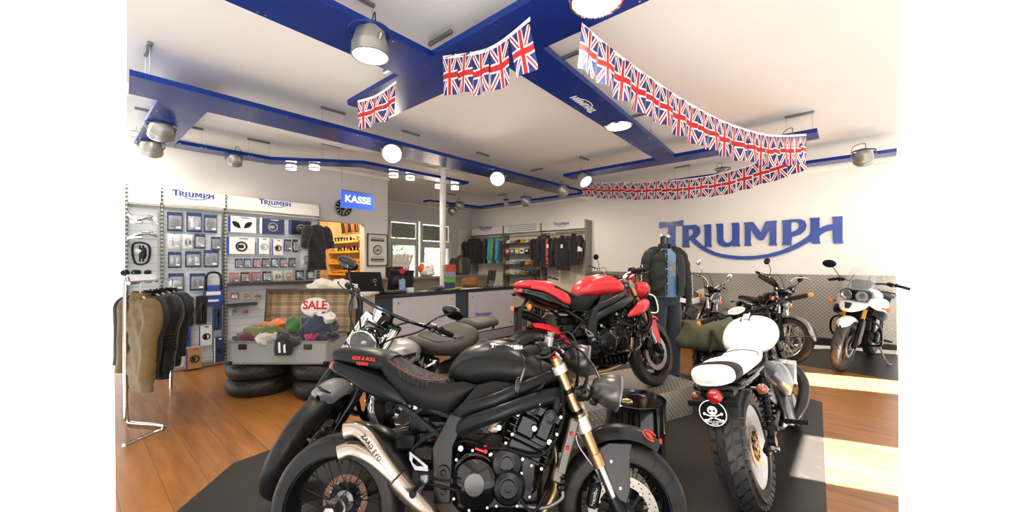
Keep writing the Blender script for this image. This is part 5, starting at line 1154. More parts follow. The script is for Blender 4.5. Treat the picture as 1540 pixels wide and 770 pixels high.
# gold tank bike in front of the clothing shelves, and one behind the red bike
g8 = dict(tank=mat('gold_tank_paint', '9a8048', .28, .5, coat=.5), rim=chrome, eng=eng_black, exh=chrome, fender=satin_black, seatm=vblack, badge=satin_black, barm=satin_black, slider=satin_black, bar=(.40,1.14,.95), mirror=None)
classic_bike('small motorcycle with a gold fuel tank in front of the clothing shelves', Vector((6.2, 4.98, .0045))+Vector((.82, .53, 0))*1.5, math.radians(-147), 8, .3, g8, 1.02)
g9 = dict(tank=mat('pale_tank_paint', 'c9c4b8', .25, coat=.5), rim=chrome, eng=eng_silver, exh=chrome, fender=chrome, seatm=vblack, mirror=satin_black, bar=(.40,1.13,.95))
p9 = at_d(925, 396, 6.3); ya = math.radians(-148)
classic_bike('motorcycle with one round black mirror standing behind the red motorcycle', Vector((6.45, 3.48, .0045))+Vector((.85, .53, 0))*1.55, ya, 8, .45, g9, 1.06)
def cruiser():
    silver = mat('satin_silver_paint', 'a3a4a4', .3, .55, coat=.3, var=.02); ss = leather('seat_taupe_black', '3a3936')
    yaw = math.radians(-173.4); e = bike('silver cruiser motorcycle with a broad dark seat and wide black handlebars beside the sale trunk', (2.50, 2.78, .0035), yaw, 8)
    WB = 1.56; Ms = steer_m(1.16, .80, math.radians(33), math.radians(34))
    wheel(e, 0, .33, .33, .17, .20, 'cast', tread=wide_tread, nsp=5, disc=.13, discside=(-1,))
    wheel(e, WB, .345, .345, .13, .24, 'split', tread=wide_tread, nsp=5, disc=.15, discside=(1,), Ms=Ms)
    g = G(); g.sweep([(.70,0,.74),(.76,0,.74),(.86,0,.745),(1.0,0,.755),(1.12,0,.765),(1.20,0,.775),(1.23,0,.775)], [.04,.11,.17,.195,.18,.11,.03], [.03,.07,.105,.125,.12,.08,.02], n=30, e=2.2, k=5); T = obj('fuel_tank', g, silver, e, 60)
    g = G(); g.lathe([(.06,0),(.062,.012),(.05,.02),(0,.022)], (1.0,0,.868), (-.06,0,1), 30); g.lathe([(.03,0),(.03,.01),(0,.012)], (.88,0,.85), (-.1,0,1), 20); obj('tank_console', g, chrome, T)
    for s in (-1, 1):
        g = G(); logo(g, frame((.99, s*.193, .775), (-s, s*.0, 0), (0, -s*0-.1, 1)) @ Matrix.Scale(.2, 4), .006); g2 = G(); obj('tank_badge', g, gloss_black, T)
        g = G(); g.prism([(-.02,.004),(.05,.012),(.05,-.012)], (.86 if s<0 else 1.12, s*.178, .785), (1 if s<0 else -1,0,0), (0,0,1), (0, s*.004, 0)); obj('badge_wing', g, gloss_black, T)
    g = G(); g.sweep([(.12,0,.80),(.15,0,.80),(.24,0,.765),(.36,0,.735),(.50,0,.735),(.62,0,.75),(.72,0,.79),(.76,0,.80)], [.10,.17,.205,.215,.20,.15,.10,.04], [.03,.07,.085,.085,.075,.06,.04,.01], n=28, e=2.5, k=4); S = obj('rider_seat', g, ss, e, 60)
    g = G(); g.tube([(.20, .12, .845),(.30,.145,.815),(.46,.15,.805),(.60,.11,.80),(.65,0,.82),(.60,-.11,.80),(.46,-.15,.805),(.30,-.145,.815),(.20,-.12,.845),(.18,0,.86)], .003, 6, 4, closed=True); obj('seat_seam', g, satin_black, S)
    g = G(); g.sweep([(-.26,0,.84),(-.22,0,.845),(-.10,0,.85),(.02,0,.85),(.10,0,.85),(.13,0,.85)], [.05,.10,.12,.125,.12,.08], [.02,.035,.04,.042,.04,.02], n=22, e=2.8, k=3); obj('passenger_seat', g, ss, e, 60)
    fender(e, WB, .345, .385, .15, math.radians(165), math.radians(76), mat('satin_grey_guard', '747577', .38, .4), Ms, 'front_mudguard', .45, ends=8)
    g = G(Ms); A_m = math.radians(82); logo(g, frame((WB+.388*math.cos(A_m), 0, .345+.388*math.sin(A_m)), (0,1,0), (-.99,0,.13)) @ Matrix.Scale(.09, 4), .003); obj('mudguard_lettering', g, gloss_black, e)
    fender(e, 0, .33, .385, .20, math.radians(175), math.radians(35), silver, None, 'rear_mudguard', .4, ends=9)
    def P(t_, y): return Vector((1.06+.50*t_, y, 1.02-.675*t_))
    for s in (-1, 1):
        y = s*.11; g = G(Ms); g.cyl(P(.05,y), P(.42,y), .033, n=18); g.cyl(P(.42,y), P(.45,y), .038, n=18); f_ = obj('fork_cover', g, chrome, e); g = G(Ms); g.tube([P(.44,y), P(.6,y), P(.98,y), P(1.03,y)], [.026,.034,.03,.034], 16); obj('fork_slider', g, gloss_black, f_)
        spring(e, (.02, s*.13, .36), (.14, s*.13, .66), .03, .006, 7, chrome)
        g = G(); g.tube([(-.05, s*.13, .33),(.5, s*.13, .36)], .022, 10); obj('swingarm', g, satin_black, e)
        g = G(); g.tube([(.0, s*.12, .70),(.4, s*.12, .60),(.55, s*.14, .35),(.8, s*.15, .20),(1.05, s*.12, .24),(1.18, s*.06, .6),(1.14, s*.03, .86)], .017, 10, 4); obj('frame_tube', g, satin_black, e)
        g = G(); g.sweep([(.40, s*.13, .62),(.44, s*.145, .58),(.56, s*.15, .55),(.66, s*.14, .58)], [.02,.035,.035,.02], [.03,.07,.08,.04], n=14, e=3, k=3, up=(0,0,1)); obj('side_cover', g, satin_black, e)
        g = G(); g.tube([(1.05, s*.08, .56),(1.16, s*.11, .53),(1.18, s*.15, .40),(1.1, s*.17, .28),(.9, s*.18, .22),(.5, s*.19, .22)], .023, 12, 4); obj('header_pipe', g, chrome, e); g = G(); g.sweep([(.5, s*.19, .22),(.4, s*.19, .225),(0, s*.2, .25),(-.22, s*.2, .26)], [.025,.048,.048,.04], n=18, k=3); obj('silencer', g, chrome, e)
        mirror(e, (1.03, s*.28, 1.085), (1.05, s*.34, 1.19), (.98, s*.42, 1.25), .05, (-1, 0, .2), Ms, gloss_black, gloss_black, rx=1.6, rr=.007)
    g = G(Ms); g.box(P(.04,0), (.08,.29,.03), Matrix.Rotation(.6,3,'Y'), bev=.012); g.box(P(.28,0), (.09,.28,.05), Matrix.Rotation(.6,3,'Y'), bev=.012); obj('fork_clamp', g, gloss_black, e)
    headlamp(e, (1.27, 0, .90), .095, (1,0,-.1), Ms, gloss_black, chrome, .16)
    g = G(Ms); g.sweep([(1.20,0,.90),(1.25,0,.86)], [.05,.03], n=12); obj('lamp_bracket', g, gloss_black, e)
    g = G(Ms); g.lathe([(0,-.08),(.035,-.075),(.055,-.03),(.06,0),(.055,.004)], (1.14,0,1.10), (-.45,0,.9), 28); ck = obj('instrument', g, chrome, e); g = G(Ms); g.lathe([(.052,.005),(0,.006)], (1.14,0,1.10), (-.45,0,.9), 24); obj('instrument_dial', g, mat('dial_grey'), ck)
    g = G(Ms)
    for s in (-1, 1): g.tube([P(.02, s*.05), Vector((1.07, s*.055, 1.09))], .016, 12)
    g.tube([(.80,-.44,1.02),(.90,-.36,1.055),(1.02,-.24,1.08),(1.07,-.1,1.085),(1.07,.1,1.085),(1.02,.24,1.08),(.90,.36,1.055),(.80,.44,1.02)], .013, 12, 4); hb = obj('handlebar', g, gloss_black, e)
    for s in (-1, 1):
        grip(hb, (.87, s*.375, 1.045), (.79, s*.455, 1.015), r=.02, Ms=Ms); lever(hb, (.93, s*.32, 1.06), (-.55, s*.8, -.1), (.8, s*.5, -.1), L=.18, Ms=Ms, m=gloss_black); g = G(Ms); g.box((.93, s*.315, 1.065), (.06,.07,.055), Matrix.Rotation(s*.7,3,'Z'), bev=.015); obj('switchgear', g, gloss_black, hb)
    cables(hb, [[(.95,-.3,1.07),(1.08,-.26,1.02),(1.2,-.16,.98),(1.2,-.06,.86)], [(.95,.3,1.07),(1.09,.25,1.04),(1.21,.14,.98),(1.2,.05,.85)], [(1.0,.26,1.08),(1.12,.18,1.1),(1.18,.08,1.0),(1.1,.03,.8)], [(1.0,-.26,1.08),(1.1,-.2,1.12),(1.2,-.1,1.0),(1.12,-.03,.78)]], .006, Ms)
    g = G(); g.bx(.60,1.05,-.15,.15,.22,.45,bev=.04); E = obj('crankcase', g, eng_black, e); g = G()
    for i in range(9): g.box((.86,0,.46+.02*i), (.25,.30,.008), bev=.003)
    g.box((.86,0,.53), (.2,.25,.2), bev=.01); g.box((.86,0,.64), (.22,.28,.05), bev=.02); obj('cylinder_block', g, eng_black, E)
    for s in (-1, 1):
        g = G(); g.lathe([(.1,-.01),(.1,.02),(.08,.04),(0,.045)], (.74, s*.15, .33), (0,s,0), 32); g.lathe([(.08,-.01),(.08,.02),(.06,.035),(0,.04)], (.93, s*.15, .33), (0,s,0), 32); obj('engine_cover', g, chrome, E, 25)
        g = G(); g.cyl((.66, s*.08, .60), (.60, s*.09, .62), .03, n=12); g.cyl((.60, s*.16, .58),(.62, s*.19, .585), .03, n=16); g.bx(.55,.62, s*.09-.035, s*.09+.035, .53,.66,bev=.012); obj('carburettor', g, chrome, E)
    g = G(); g.lathe([(0,-.03),(.035,-.03),(.04,0)], (-.30,0,.60), (-1,0,.1), 18); tl = obj('tail_light', g, redlens, e)
    g = G(); g.tube([(-.14,.10,.80),(-.18,.06,.84),(-.18,-.06,.84),(-.14,-.10,.80)], .010, 8, 3); obj('passenger_rail', g, gloss_black, e)
    g = G(); g.tube([(.62,.15,.28),(.66,.24,.10),(.68,.29,.058)], .012, 8); g.box((.685,.295,.05), (.06,.03,.01)); obj('side_stand', g, satin_black, e)
    return e
cruiser()
def adventure():
    yaw = math.radians(168.5); e = bike('white adventure motorcycle with twin headlights and clear windscreen at the far right wall', (8.17, -.13, .0045), yaw, 8)
    WB = 1.53; Ms = steer_m(1.17, .92, math.radians(25), math.radians(-4)); tw = tread_mat('adventure_tread', 14, 14, .17, .05, '3a3836')
    wheel(e, 0, .32, .32, .14, .22, 'cast', tread=tw, nsp=5, rimm=mat('bronze_wheel', '4a4038', .4, .5))
    wheel(e, WB, .34, .34, .11, .245, 'split', tread=tw, nsp=7, disc=.15, Ms=Ms, rimm=mat('bronze_wheel'))
    def P(t_, y): return Vector((1.19+.34*t_, y, 1.04-.70*t_))
    for s in (-1, 1):
        y = s*.10; g = G(Ms); g.cyl(P(0,y), P(.5,y), .026, n=16); f_ = obj('fork_leg', g, mat('bright_gold', 'c79a3e', .25, .9), e); g = G(Ms); g.tube([P(.55,y), P(1.02,y)], [.03,.028], 14); obj('fork_slider', g, satin_black, f_)
        g = G(Ms); g.prism([(1.32,.66),(1.40,.70),(1.50,.46),(1.46,.36),(1.40,.38),(1.34,.52)], (0, s*.115, 0), (1,0,0), (0,0,1), (0, s*.012, 0)); o = obj('fork_guard', g, satin_black, f_); g = G(Ms); g.box((1.42, s*.09, .42), (.05,.045,.1), bev=.01); obj('brake_caliper', g, mat('gold_caliper', 'a08048', .35, .8), f_)
    fender(e, WB, .34, .385, .15, math.radians(150), math.radians(48), whitep_, Ms, 'front_mudguard', .4, ends=5)
    g = G(Ms); g.box(P(.03,0), (.07,.26,.03), bev=.01); g.box(P(.3,0), (.07,.26,.04), bev=.01); obj('fork_clamp', g, satin_black, e)
    # beak, nose and lights
    g = G(Ms); g.sweep([(1.62,0,.80),(1.60,0,.81),(1.52,0,.84),(1.42,0,.865),(1.30,0,.88)], [.03,.07,.115,.14,.13], [.012,.03,.05,.055,.05], n=22, e=2.6, k=4); obj('beak', g, whitep_, e, 60)
    g = G(Ms); g.prism([(-.035,0),(.035,0),(.02,-.07),(-.02,-.07)], (1.58,0,.885), (0,1,0), (-.3,0,1), (.03,0,.02)); obj('beak_intake', g, satin_black, e)
    g = G(Ms); g.sweep([(1.42,0,.99),(1.36,0,1.0),(1.24,0,1.0),(1.12,0,.98)], [.15,.165,.14,.1], [.06,.075,.08,.06], n=22, e=2.8, k=3); obj('nose_fairing', g, satin_black, e)
    for s in (-1, 1):
        c = (1.445, s*.078, .985); d = Vector((1, s*.14, -.05)); g = G(Ms); g.lathe([(.062,-.06),(.066,0),(.06,.006)], c, d, 28); h_ = obj('headlight', g, gloss_black, e); g = G(Ms); g.lathe([(.06,.0),(.03,-.03),(0,-.032)], c, d, 24); obj('reflector', g, reflector, h_); g = G(Ms); g.torus(c, .061, .005, d, 28, 6); obj('headlight_rim', g, chrome, h_); g = G(Ms); g.lathe([(.058,.002),(.04,.016),(0,.022)], c, d, 24); obj('headlight_lens', g, glassy, h_)
        indicator(e, (1.20, s*.20, .86), (1.22, s*.30, .85), (1,0,0), None, .03, stem=satin_black)
        g = G(); g.sweep([(1.36, s*.12, .93),(1.22, s*.20, .90),(1.05, s*.225, .86),(.90, s*.215, .84),(.78, s*.17, .86)], [.015,.03,.035,.03,.01], [.04,.085,.10,.08,.04], n=16, e=2.6, k=4, up=(0,0,1)); obj('tank_side_panel', g, whitep_ if s > 0 or s < 0 else satin_black, e, 60)
        g = G(); g.sweep([(1.30, s*.16, .80),(1.18, s*.225, .76),(1.02, s*.24, .73),(.90, s*.2, .74)], [.01,.035,.035,.01], [.03,.06,.06,.03], n=14, e=2.8, k=4, up=(0,0,1)); obj('radiator_cowl', g, satin_black, e)
        g = G(); g.tube([(1.22, s*.08, .72),(1.20, s*.24, .62),(1.10, s*.27, .45),(.92, s*.24, .33),(.85, s*.12, .28)], .013, 10, 5); obj('crash_bar', g, gloss_black, e)
        if s < 0: mirror(e, (1.12, s*.24, 1.16), (1.16, s*.33, 1.30), (1.13, s*.40, 1.36), .055, (-1, 0, .1), Ms, satin_black, satin_black, rx=1.5)
    # screen
    g = G(Ms); g.grid(lambda u, v: (1.42-.20*u-.05*(2*v-1)**2, (2*v-1)*(.15-.03*u+.02*math.sin(u*PI)), 1.04+.32*u-.03*abs(2*v-1)**3), 12, 14, thick=.004); obj('windscreen', g, screenm, e, 70)
    g = G(Ms)
    for s in (-1, 1): g.tube([(1.38, s*.10, 1.02),(1.30, s*.09, 1.16),(1.24, s*.08, 1.25)], .006, 6)
    obj('windscreen_bracket', g, satin_black, e)
    g = G(Ms); g.box((1.20,0,1.13), (.05,.20,.12), Matrix.Rotation(-.35,3,'Y'), bev=.02); obj('instrument', g, satin_black, e)
    # bars
    g = G(Ms); g.tube([(1.0,-.40,1.13),(1.06,-.28,1.16),(1.13,-.12,1.15),(1.15,0,1.13),(1.13,.12,1.15),(1.06,.28,1.16),(1.0,.40,1.13)], .012, 10, 4); hb = obj('handlebar', g, satin_black, e)
    for s in (-1, 1): grip(hb, (1.05, s*.30, 1.155), (.99, s*.42, 1.125), r=.018, Ms=Ms); lever(hb, (1.08, s*.26, 1.15), (-.4, s*.9, 0), (.9, s*.3, -.2), Ms=Ms, L=.16); g = G(Ms); g.box((1.08, s*.25, 1.16), (.06,.06,.05), bev=.012); obj('switchgear', g, satin_black, hb)
    g = G(); g.sweep([(.68,0,.86),(.74,0,.90),(.86,0,.95),(1.0,0,.98),(1.12,0,.97)], [.08,.13,.17,.18,.13], [.02,.06,.09,.10,.08], n=26, e=2.5, k=4); obj('fuel_tank', g, whitep_, e, 60)
    g = G(); g.sweep([(-.22,0,.93),(-.1,0,.92),(.15,0,.90),(.22,0,.86),(.45,0,.83),(.66,0,.86),(.74,0,.90)], [.08,.13,.15,.15,.16,.11,.06], [.02,.035,.04,.035,.04,.035,.02], n=20, e=3, k=4); obj('seat', g, vblack, e)
    g = G(); g.sweep([(-.30,0,.90),(-.1,0,.86),(.2,0,.80),(.4,0,.74)], [.06,.12,.13,.1], [.03,.045,.05,.04], n=16, e=3, k=3); tail = obj('tail_section', g, satin_black, e); g = G(); g.sweep([(-.30,-.11,.95),(-.1,-.15,.95),(.1,-.16,.92)], .01, .012, n=8, k=3); g.sweep([(-.30,.11,.95),(-.1,.15,.95),(.1,.16,.92)], .01, .012, n=8, k=3); g.tube([(-.30,-.11,.95),(-.32,0,.955),(-.30,.11,.95)], .011, 8, 3); obj('luggage_rack', g, satin_black, tail)
    g = G(); g.bx(.62,1.05,-.17,.17,.28,.55,bev=.04); g.box((.95,0,.63), (.24,.36,.24), Matrix.Rotation(.3,3,'Y'), bev=.02); E = obj('crankcase', g, eng_black, e)
    for s in (-1, 1): g = G(); g.lathe([(.11,-.01),(.11,.02),(.09,.045),(0,.05)], (.72, s*.17, .42), (0,s,0), 32); g.lathe([(.08,-.01),(.08,.02),(.06,.04),(0,.045)], (.90, s*.17, .42), (0,s,0), 32); obj('engine_cover', g, satin_black, E, 25)
    g = G(); g.box((1.16,0,.66), (.04,.30,.26), Matrix.Rotation(.2,3,'Y'), bev=.01); obj('radiator', g, satin_black, e)
    for s in (-1, 1):
        g = G(); g.tube([(.1, s*.10, .84),(.45, s*.13, .70),(.56, s*.14, .45),(.55, s*.14, .36)], .016, 8, 3); g.tube([(.56, s*.14, .66),(.9, s*.15, .78),(1.18, s*.05, .93)], .018, 8, 3); obj('frame_tube', g, satin_black, e); g = G(); g.tube([(-.03, s*.12, .32),(.3, s*.11, .40),(.55, s*.09, .44)], [.024,.03,.035], 10, 3); obj('swingarm', g, satin_black, e)
        g = G(); g.box((.50, s*.24, .34), (.05,.12,.025), bev=.006); g.cyl((.52, s*.15, .34),(.5, s*.2, .34), .012, n=8); obj('foot_peg', g, satin_black, e)
    g = G(); g.sweep([(.55,-.14,.40),(.3,-.17,.48),(.0,-.18,.60),(-.12,-.18,.66)], [.03,.05,.055,.045], n=16, k=3); obj('silencer', g, cast_alu, e)
    g = G(); g.tube([(.60,.16,.32),(.63,.26,.12),(.645,.31,.062)], .013, 8); g.box((.65,.325,.054), (.09,.05,.012)); obj('side_stand', g, cast_alu, e)
adventure()
rzi = math.atan2(-CT, ST)
# ================================================================ left display wall
SY = 6.70
whiteb = mat('header_panel', 'd4d2cc', .5); slat = None
def slat_mat():
    m = bpy.data.materials.new('slatted_back_panel'); t = NT(m); s = t.new('ShaderNodeSeparateXYZ'); t.link(t.coord(), s.inputs[0])
    f = t.math('LESS_THAN', t.math('FRACT', t.math('MULTIPLY', s.outputs[2], 10)), .06); t.link(t.mix(f, lin('ccd4d8'), lin('98a2a8')), t.b.inputs['Base Color']); t.b.inputs['Roughness'].default_value = .5; return m
slat = slat_mat(); upr = mat('upright_metal', 'a5a39e', .4, .6)
def perforated():
    m = bpy.data.materials.new('perforated_upright'); t = NT(m); s = t.new('ShaderNodeSeparateXYZ'); t.link(t.coord(), s.inputs[0])
    f = t.math('LESS_THAN', t.math('FRACT', t.math('MULTIPLY', s.outputs[2], 20)), .4); t.link(t.mix(f, lin('a3a19c'), lin('4a4a4a')), t.b.inputs['Base Color']); t.b.inputs['Metallic'].default_value = .5; t.b.inputs['Roughness'].default_value = .4; return m
perf = perforated()
zt = at_y(240, 283, SY-.05).z; zh = at_y(240, 305, SY-.05).z; zb = .06
xs = [at_y(p, 300, SY).x for p in (188, 241.5, 337.5, 478)]
names_ = ('narrow display bay with bare header at the far left edge', 'tall display bay with blue lettered header over black and blue packs', 'wide display bay with blue lettered header over boxed mirrors and small parts')
for i in range(3):
    a, b = xs[i], xs[i+1]; w_ = b-a
    e = thing('display_bay', names_[i], 'display shelf', (a, SY, 0), 0, 'parts display bays on the left wall')
    g = G(); g.bx(.03, w_-.03, .03, .05, zb, zh-.02); obj('back_panel', g, slat, e)
    g = G(); g.bx(0, .025, -.03, .05, .003, zt+.01, bev=.003); obj('upright', g, perf, e)
    if i == 2: g = G(); g.bx(w_, w_+.025, -.03, .05, .003, zt+.01, bev=.003); obj('upright', g, perf, e)
    g = G(); g.bx(.03, w_-.005, -.07, -.05, zh, zt, bev=.003); g.bx(.03, w_-.005, -.05, .04, zt-.015, zt, bev=.003); h_ = obj('header', g, whiteb, e)
    if i:
        cx = at_y(291.5 if i == 1 else 414, 297, SY-.07).x-a; sz = (at_y(322.5, 297, SY).x-at_y(260, 297, SY).x) if i == 1 else (at_y(437.5, 300, SY).x-at_y(390, 300, SY).x)
        g = G(); cz = at_y(291.5, 295.5, SY).z if i == 1 else at_y(414, 307.5, SY).z; logo(g, frame((cx, -.074, cz), (1,0,0), (0,0,1)) @ Matrix.Scale(sz, 4), -.003, sy=.95); obj('header_lettering', g, blue, h_)
    g = G(); g.bx(.03, w_-.01, -.05, .05, zh-.045, zh-.02); obj('light_rail', g, upr, e)
    g = G(); g.bx(.0, w_, -.08, .05, .004, zb, bev=.005); obj('plinth', g, upr, e)
navy = mat('pack_navy', '25355f', .4); packw = mat('pack_white', 'dfe0de', .45); packk = mat('pack_black', '17181b', .35); cardb = mat('cardboard', 'a9814f', .8); bluec = mat('pack_blue', '2a4a96', .4)
clearp = mat('blister_plastic', 'dfe4ea', .08, alpha=.22, var=0, coat=1); prodk = mat('product_black', '121213', .3, .2); prods = mat('product_silver', 'b9bbbd', .2, .9); prodr = mat('pack_red', 'a63428', .45); cream = mat('pack_cream', 'd8cdb2', .6)
WORD = {2:'first',}
def pack(px0, py0, px1, py1, label, card=navy, prod=prodk, kind='blister', y=SY-.01, group=None, th=.02, seed=0):
    c = at_y((px0+px1)/2, (py0+py1)/2, y); w_ = abs(at_y(px1, (py0+py1)/2, y).x-at_y(px0, (py0+py1)/2, y).x)*.97; h_ = abs(at_y((px0+px1)/2, py0, y).z-at_y((px0+px1)/2, py1, y).z)
    rn = random.Random(seed+int(px0*7+py0)); e = thing({'blister': 'blister_pack', 'box': 'product_box', 'loop': 'luggage_rack', 'lock': 'cable_lock', 'tube': 'boxed_lock'}[kind], label, {'blister': 'packaged part', 'box': 'box', 'loop': 'luggage rack', 'lock': 'lock', 'tube': 'boxed lock'}[kind], c, 0, group)
    if kind == 'blister':
        g = G(); g.box((0, .0, 0), (w_, .004, h_), bev=.0015); obj('backing_card', g, card, e)
        g = G(); r = rn.random()
        if r < .35: g.ell((0, -.02, -h_*.1), (w_*.3, .018, h_*.26), 14, 8, e=2.6); g.tube([(-w_*.3, -.02, h_*.1), (0, -.03, h_*.25), (w_*.3, -.02, h_*.05)], .006, 6, 4)
        elif r < .7:
            for s in (-1, 1): g.ell((s*w_*.2, -.018, -h_*.08), (w_*.14, .015, h_*.2), 12, 8, e=3); g.cyl((s*w_*.2, -.018, h_*.05), (s*w_*.1, -.018, h_*.22), .005, n=6)
        else: g.tube([(-w_*.28, -.02, -h_*.3), (-w_*.3, -.02, h_*.1), (0, -.02, h_*.28), (w_*.3, -.02, h_*.1), (w_*.25, -.02, -h_*.3)], w_*.05, 8, 4); g.box((0, -.015, -h_*.2), (w_*.4, .02, h_*.2), bev=.005)
        obj('product', g, prod, e)
        g = G(); g.sweep([(0, -.003, -h_*.40), (0, -.022, -h_*.38), (0, -.022, 0), (0, -.022, h_*.28), (0, -.003, h_*.32)], [w_*.40, w_*.42, w_*.43, w_*.42, w_*.38], [.003, .016, .02, .016, .003], n=16, e=5, up=(0,1,0)); obj('blister', g, clearp, e)
        g = G(); g.box((w_*.2, -.0405, -h_*.3), (w_*.28, .002, h_*.1)); obj('price_label', g, packw, e)
        g = G(); g.cyl((0, .03, h_*.45), (0, -.05, h_*.45), .003, n=6); g.cyl((0, -.05, h_*.45), (0, -.06, h_*.48), .003, n=6); obj('hook', g, upr, e)
    elif kind == 'box':
        g = G(); g.box((0, -th/2, 0), (w_, th, h_), bev=.003); b_ = obj('carton', g, card, e)
        g = G(); g.box((-w_*.44, -th-.0015, 0), (w_*.1, .002, h_*.99)); g.box((w_*.1, -th-.0015, h_*.42), (w_*.3, .002, h_*.05)); obj('printed_stripe', g, bluec if card is not navy else packw, b_)
        g = G()
        if w_/h_ > 1.5:
            for s in (-1, 1): g.sweep([(s*w_*.08, -th-.004, -h_*.2), (s*w_*.2, -th-.008, 0), (s*w_*.33, -th-.004, h_*.16)], [.01, h_*.16, .012], .005, n=12, e=2.4, k=3, up=(0,1,0))
        else: g.torus((0.01, -th-.003, -h_*.05), min(w_, h_)*.26, min(w_, h_)*.05, (0,1,0), 24, 6); g.box((0, -th-.003, -h_*.05), (w_*.2, .004, h_*.2), bev=.001)
        obj('printed_picture', g, prod, b_)
    elif kind == 'tube':
        g = G(); g.box((0, -.03, 0), (w_, .06, h_), bev=.006); b_ = obj('carton', g, card, e); g = G(); g.ell((0, -.06, h_*.12), (w_*.3, .02, h_*.16), 12, 8); g.cyl((0, -.062, -h_*.35), (0, -.062, h_*.1), w_*.12, n=10); obj('product', g, prod, b_); g = G(); g.box((0, -.03, h_*.48), (w_*.5, .03, h_*.07), bev=.008); obj('carton_lid', g, prodk, b_)
    elif kind == 'loop':
        g = G(); P_ = [(-w_*.40, -.03, h_*.45), (w_*.42, -.03, h_*.40), (w_*.36, -.03, -h_*.42), (-w_*.30, -.03, -h_*.48)]; g.tube(P_, .012, 8, 5, closed=True); [g.cyl((x_*w_, -.03, -h_*.42), (x_*w_*1.1, -.03, h_*.4), .009, n=8) for x_ in (-.05, .12)]; obj('rack_frame', g, prodk, e); g = G(); g.ell((.02, -.05, .0), (w_*.18, .02, h_*.3), 14, 8, e=3); obj('rack_pad', g, prodk, e); g = G(); g.box((-.03, -.075, h_*.12), (w_*.3, .003, h_*.16), Matrix.Rotation(.5,3,'Y')); obj('price_label', g, packw, e)
    return e
ord_ = ['first', 'second', 'third', 'fourth', 'fifth', 'sixth', 'seventh', 'eighth', 'ninth']
def row(bay, rowname, items, group):
    for i, it in enumerate(items):
        px0, py0, px1, py1, card, prod, kind, desc = it
        pack(px0, py0, px1, py1, '%s, %s from left, %s of the %s' % (desc, ord_[i], rowname, bay), card, prod, kind, group=group, seed=i)
N_ = 'narrow display bay'; B2, B3 = 'tall bay', 'wide bay'
row(B2, 'top row', [(251,319,275,348,navy,prodk,'blister','blue carded lever pack'),(280,320,304,349,navy,prods,'blister','clear faced chrome part pack'),(306,323,327,350,navy,prodk,'blister','blue carded black part pack')], 'hanging packs in the tall bay')
row(B2, 'second row', [(252,352,271,374,packw,prods,'blister','white carded small part pack'),(275,353,290,374,packw,prodk,'blister','white carded twin knob pack'),(292,352,309,374,navy,prods,'blister','blue carded bolt pack'),(317,356,332,376,navy,prodk,'blister','blue carded round part pack')], 'hanging packs in the tall bay')
row(B2, 'third row', [(252,379,273,403,navy,prods,'blister','blue carded fork part pack'),(278,378,303,402,navy,prods,'blister','blue carded cap pack'),(306,376,329,402,navy,prodk,'blister','dark carded pad pack')], 'hanging packs in the tall bay')
row(B2, 'fourth row', [(253,411,277,438,navy,prods,'blister','blue carded chrome bracket pack'),(285,411,309,437,navy,prodk,'blister','blue carded black cover pack')], 'hanging packs in the tall bay')
row(B2, 'fifth row', [(249,447,267,494,packk,prodk,'tube','black boxed disc lock'),(271,447,290,490,packk,prods,'tube','black boxed chain lock'),(294,445,310,487,packk,prodk,'tube','tall plain black lock box'),(319,454,332,496,navy,prodk,'tube','dark blue lock box')], 'boxed locks in the tall bay')
row(B2, 'lowest row', [(267,491,287,523,bluec,prodk,'box','blue boxed pump'),(298,489,319,520,packw,prodk,'box','white boxed chain with blue edge')], 'boxes low in the tall bay')
pack(276,521,301,552,'brown cardboard carton with a black label standing on the floor rail',cardb,packk,'box', y=SY-.09, th=.12)
pack(320,506,336,543,'navy bottle shaped carton with white sticker at the right foot of the tall bay',navy,packk,'box', y=SY-.09, th=.06)
# u lock with blue card
p = at_y(321, 428, SY-.03); e = thing('u_lock', 'large black U shaped lock on a blue card in the tall bay', 'lock', p); g = G(); R1 = .085; g.tube([(-R1,0,-.08),(-R1,0,.08),(-.06,0,.15),(0,0,.17),(.06,0,.15),(R1,0,.08),(R1,0,-.08)], .016, 10, 5); obj('shackle', g, prodk, e); g = G(); g.box((0,.01,-.15), (.22,.02,.28), bev=.003); obj('backing_card', g, bluec, e); g = G(); g.box((0,-.005,-.12), (.16,.004,.05)); g.box((0,-.005,-.22), (.12,.004,.03)); obj('printed_stripe', g, packw, e)
# wide bay
row(B3, 'top row', [(341,326,386,350,packw,prodk,'box','long white box picturing two mirrors'),(389,329,428,352,navy,prods,'box','navy box picturing twin screens'),(434,332,468,353,packk,prods,'box','black box picturing one mirror')], 'boxes and packs in the wide bay')
row(B3, 'second row', [(339,357,384,382,packw,prodk,'box','long white box picturing a black pad'),(386,358,405,382,packw,prods,'box','white box with a part photo'),(408,360,425,384,packw,prodk,'box','white box picturing a ring'),(427,360,438,377,navy,prodk,'blister','small navy pack'),(440,360,448,379,packk,prods,'blister','slim black pack'),(456,360,470,373,navy,prods,'blister','wide navy pack')], 'boxes and packs in the wide bay')
row(B3, 'third row', [(353+13.5*i,389-.2*i,365+13.3*i,403-.2*i,(navy if i % 3 else packk) if i < 7 else packw,[prodk,prods,prodr][i % 3],'blister',['navy brake pad pack','dark brake pad pack','clear bracket pack','red brake pad pack','small red part pack','navy shoe pack','dark mini pack'][i]) for i in range(7)]+[(452,380,469,402,packw,prods,'blister','tall white pack of silver tubes')], 'boxes and packs in the wide bay')
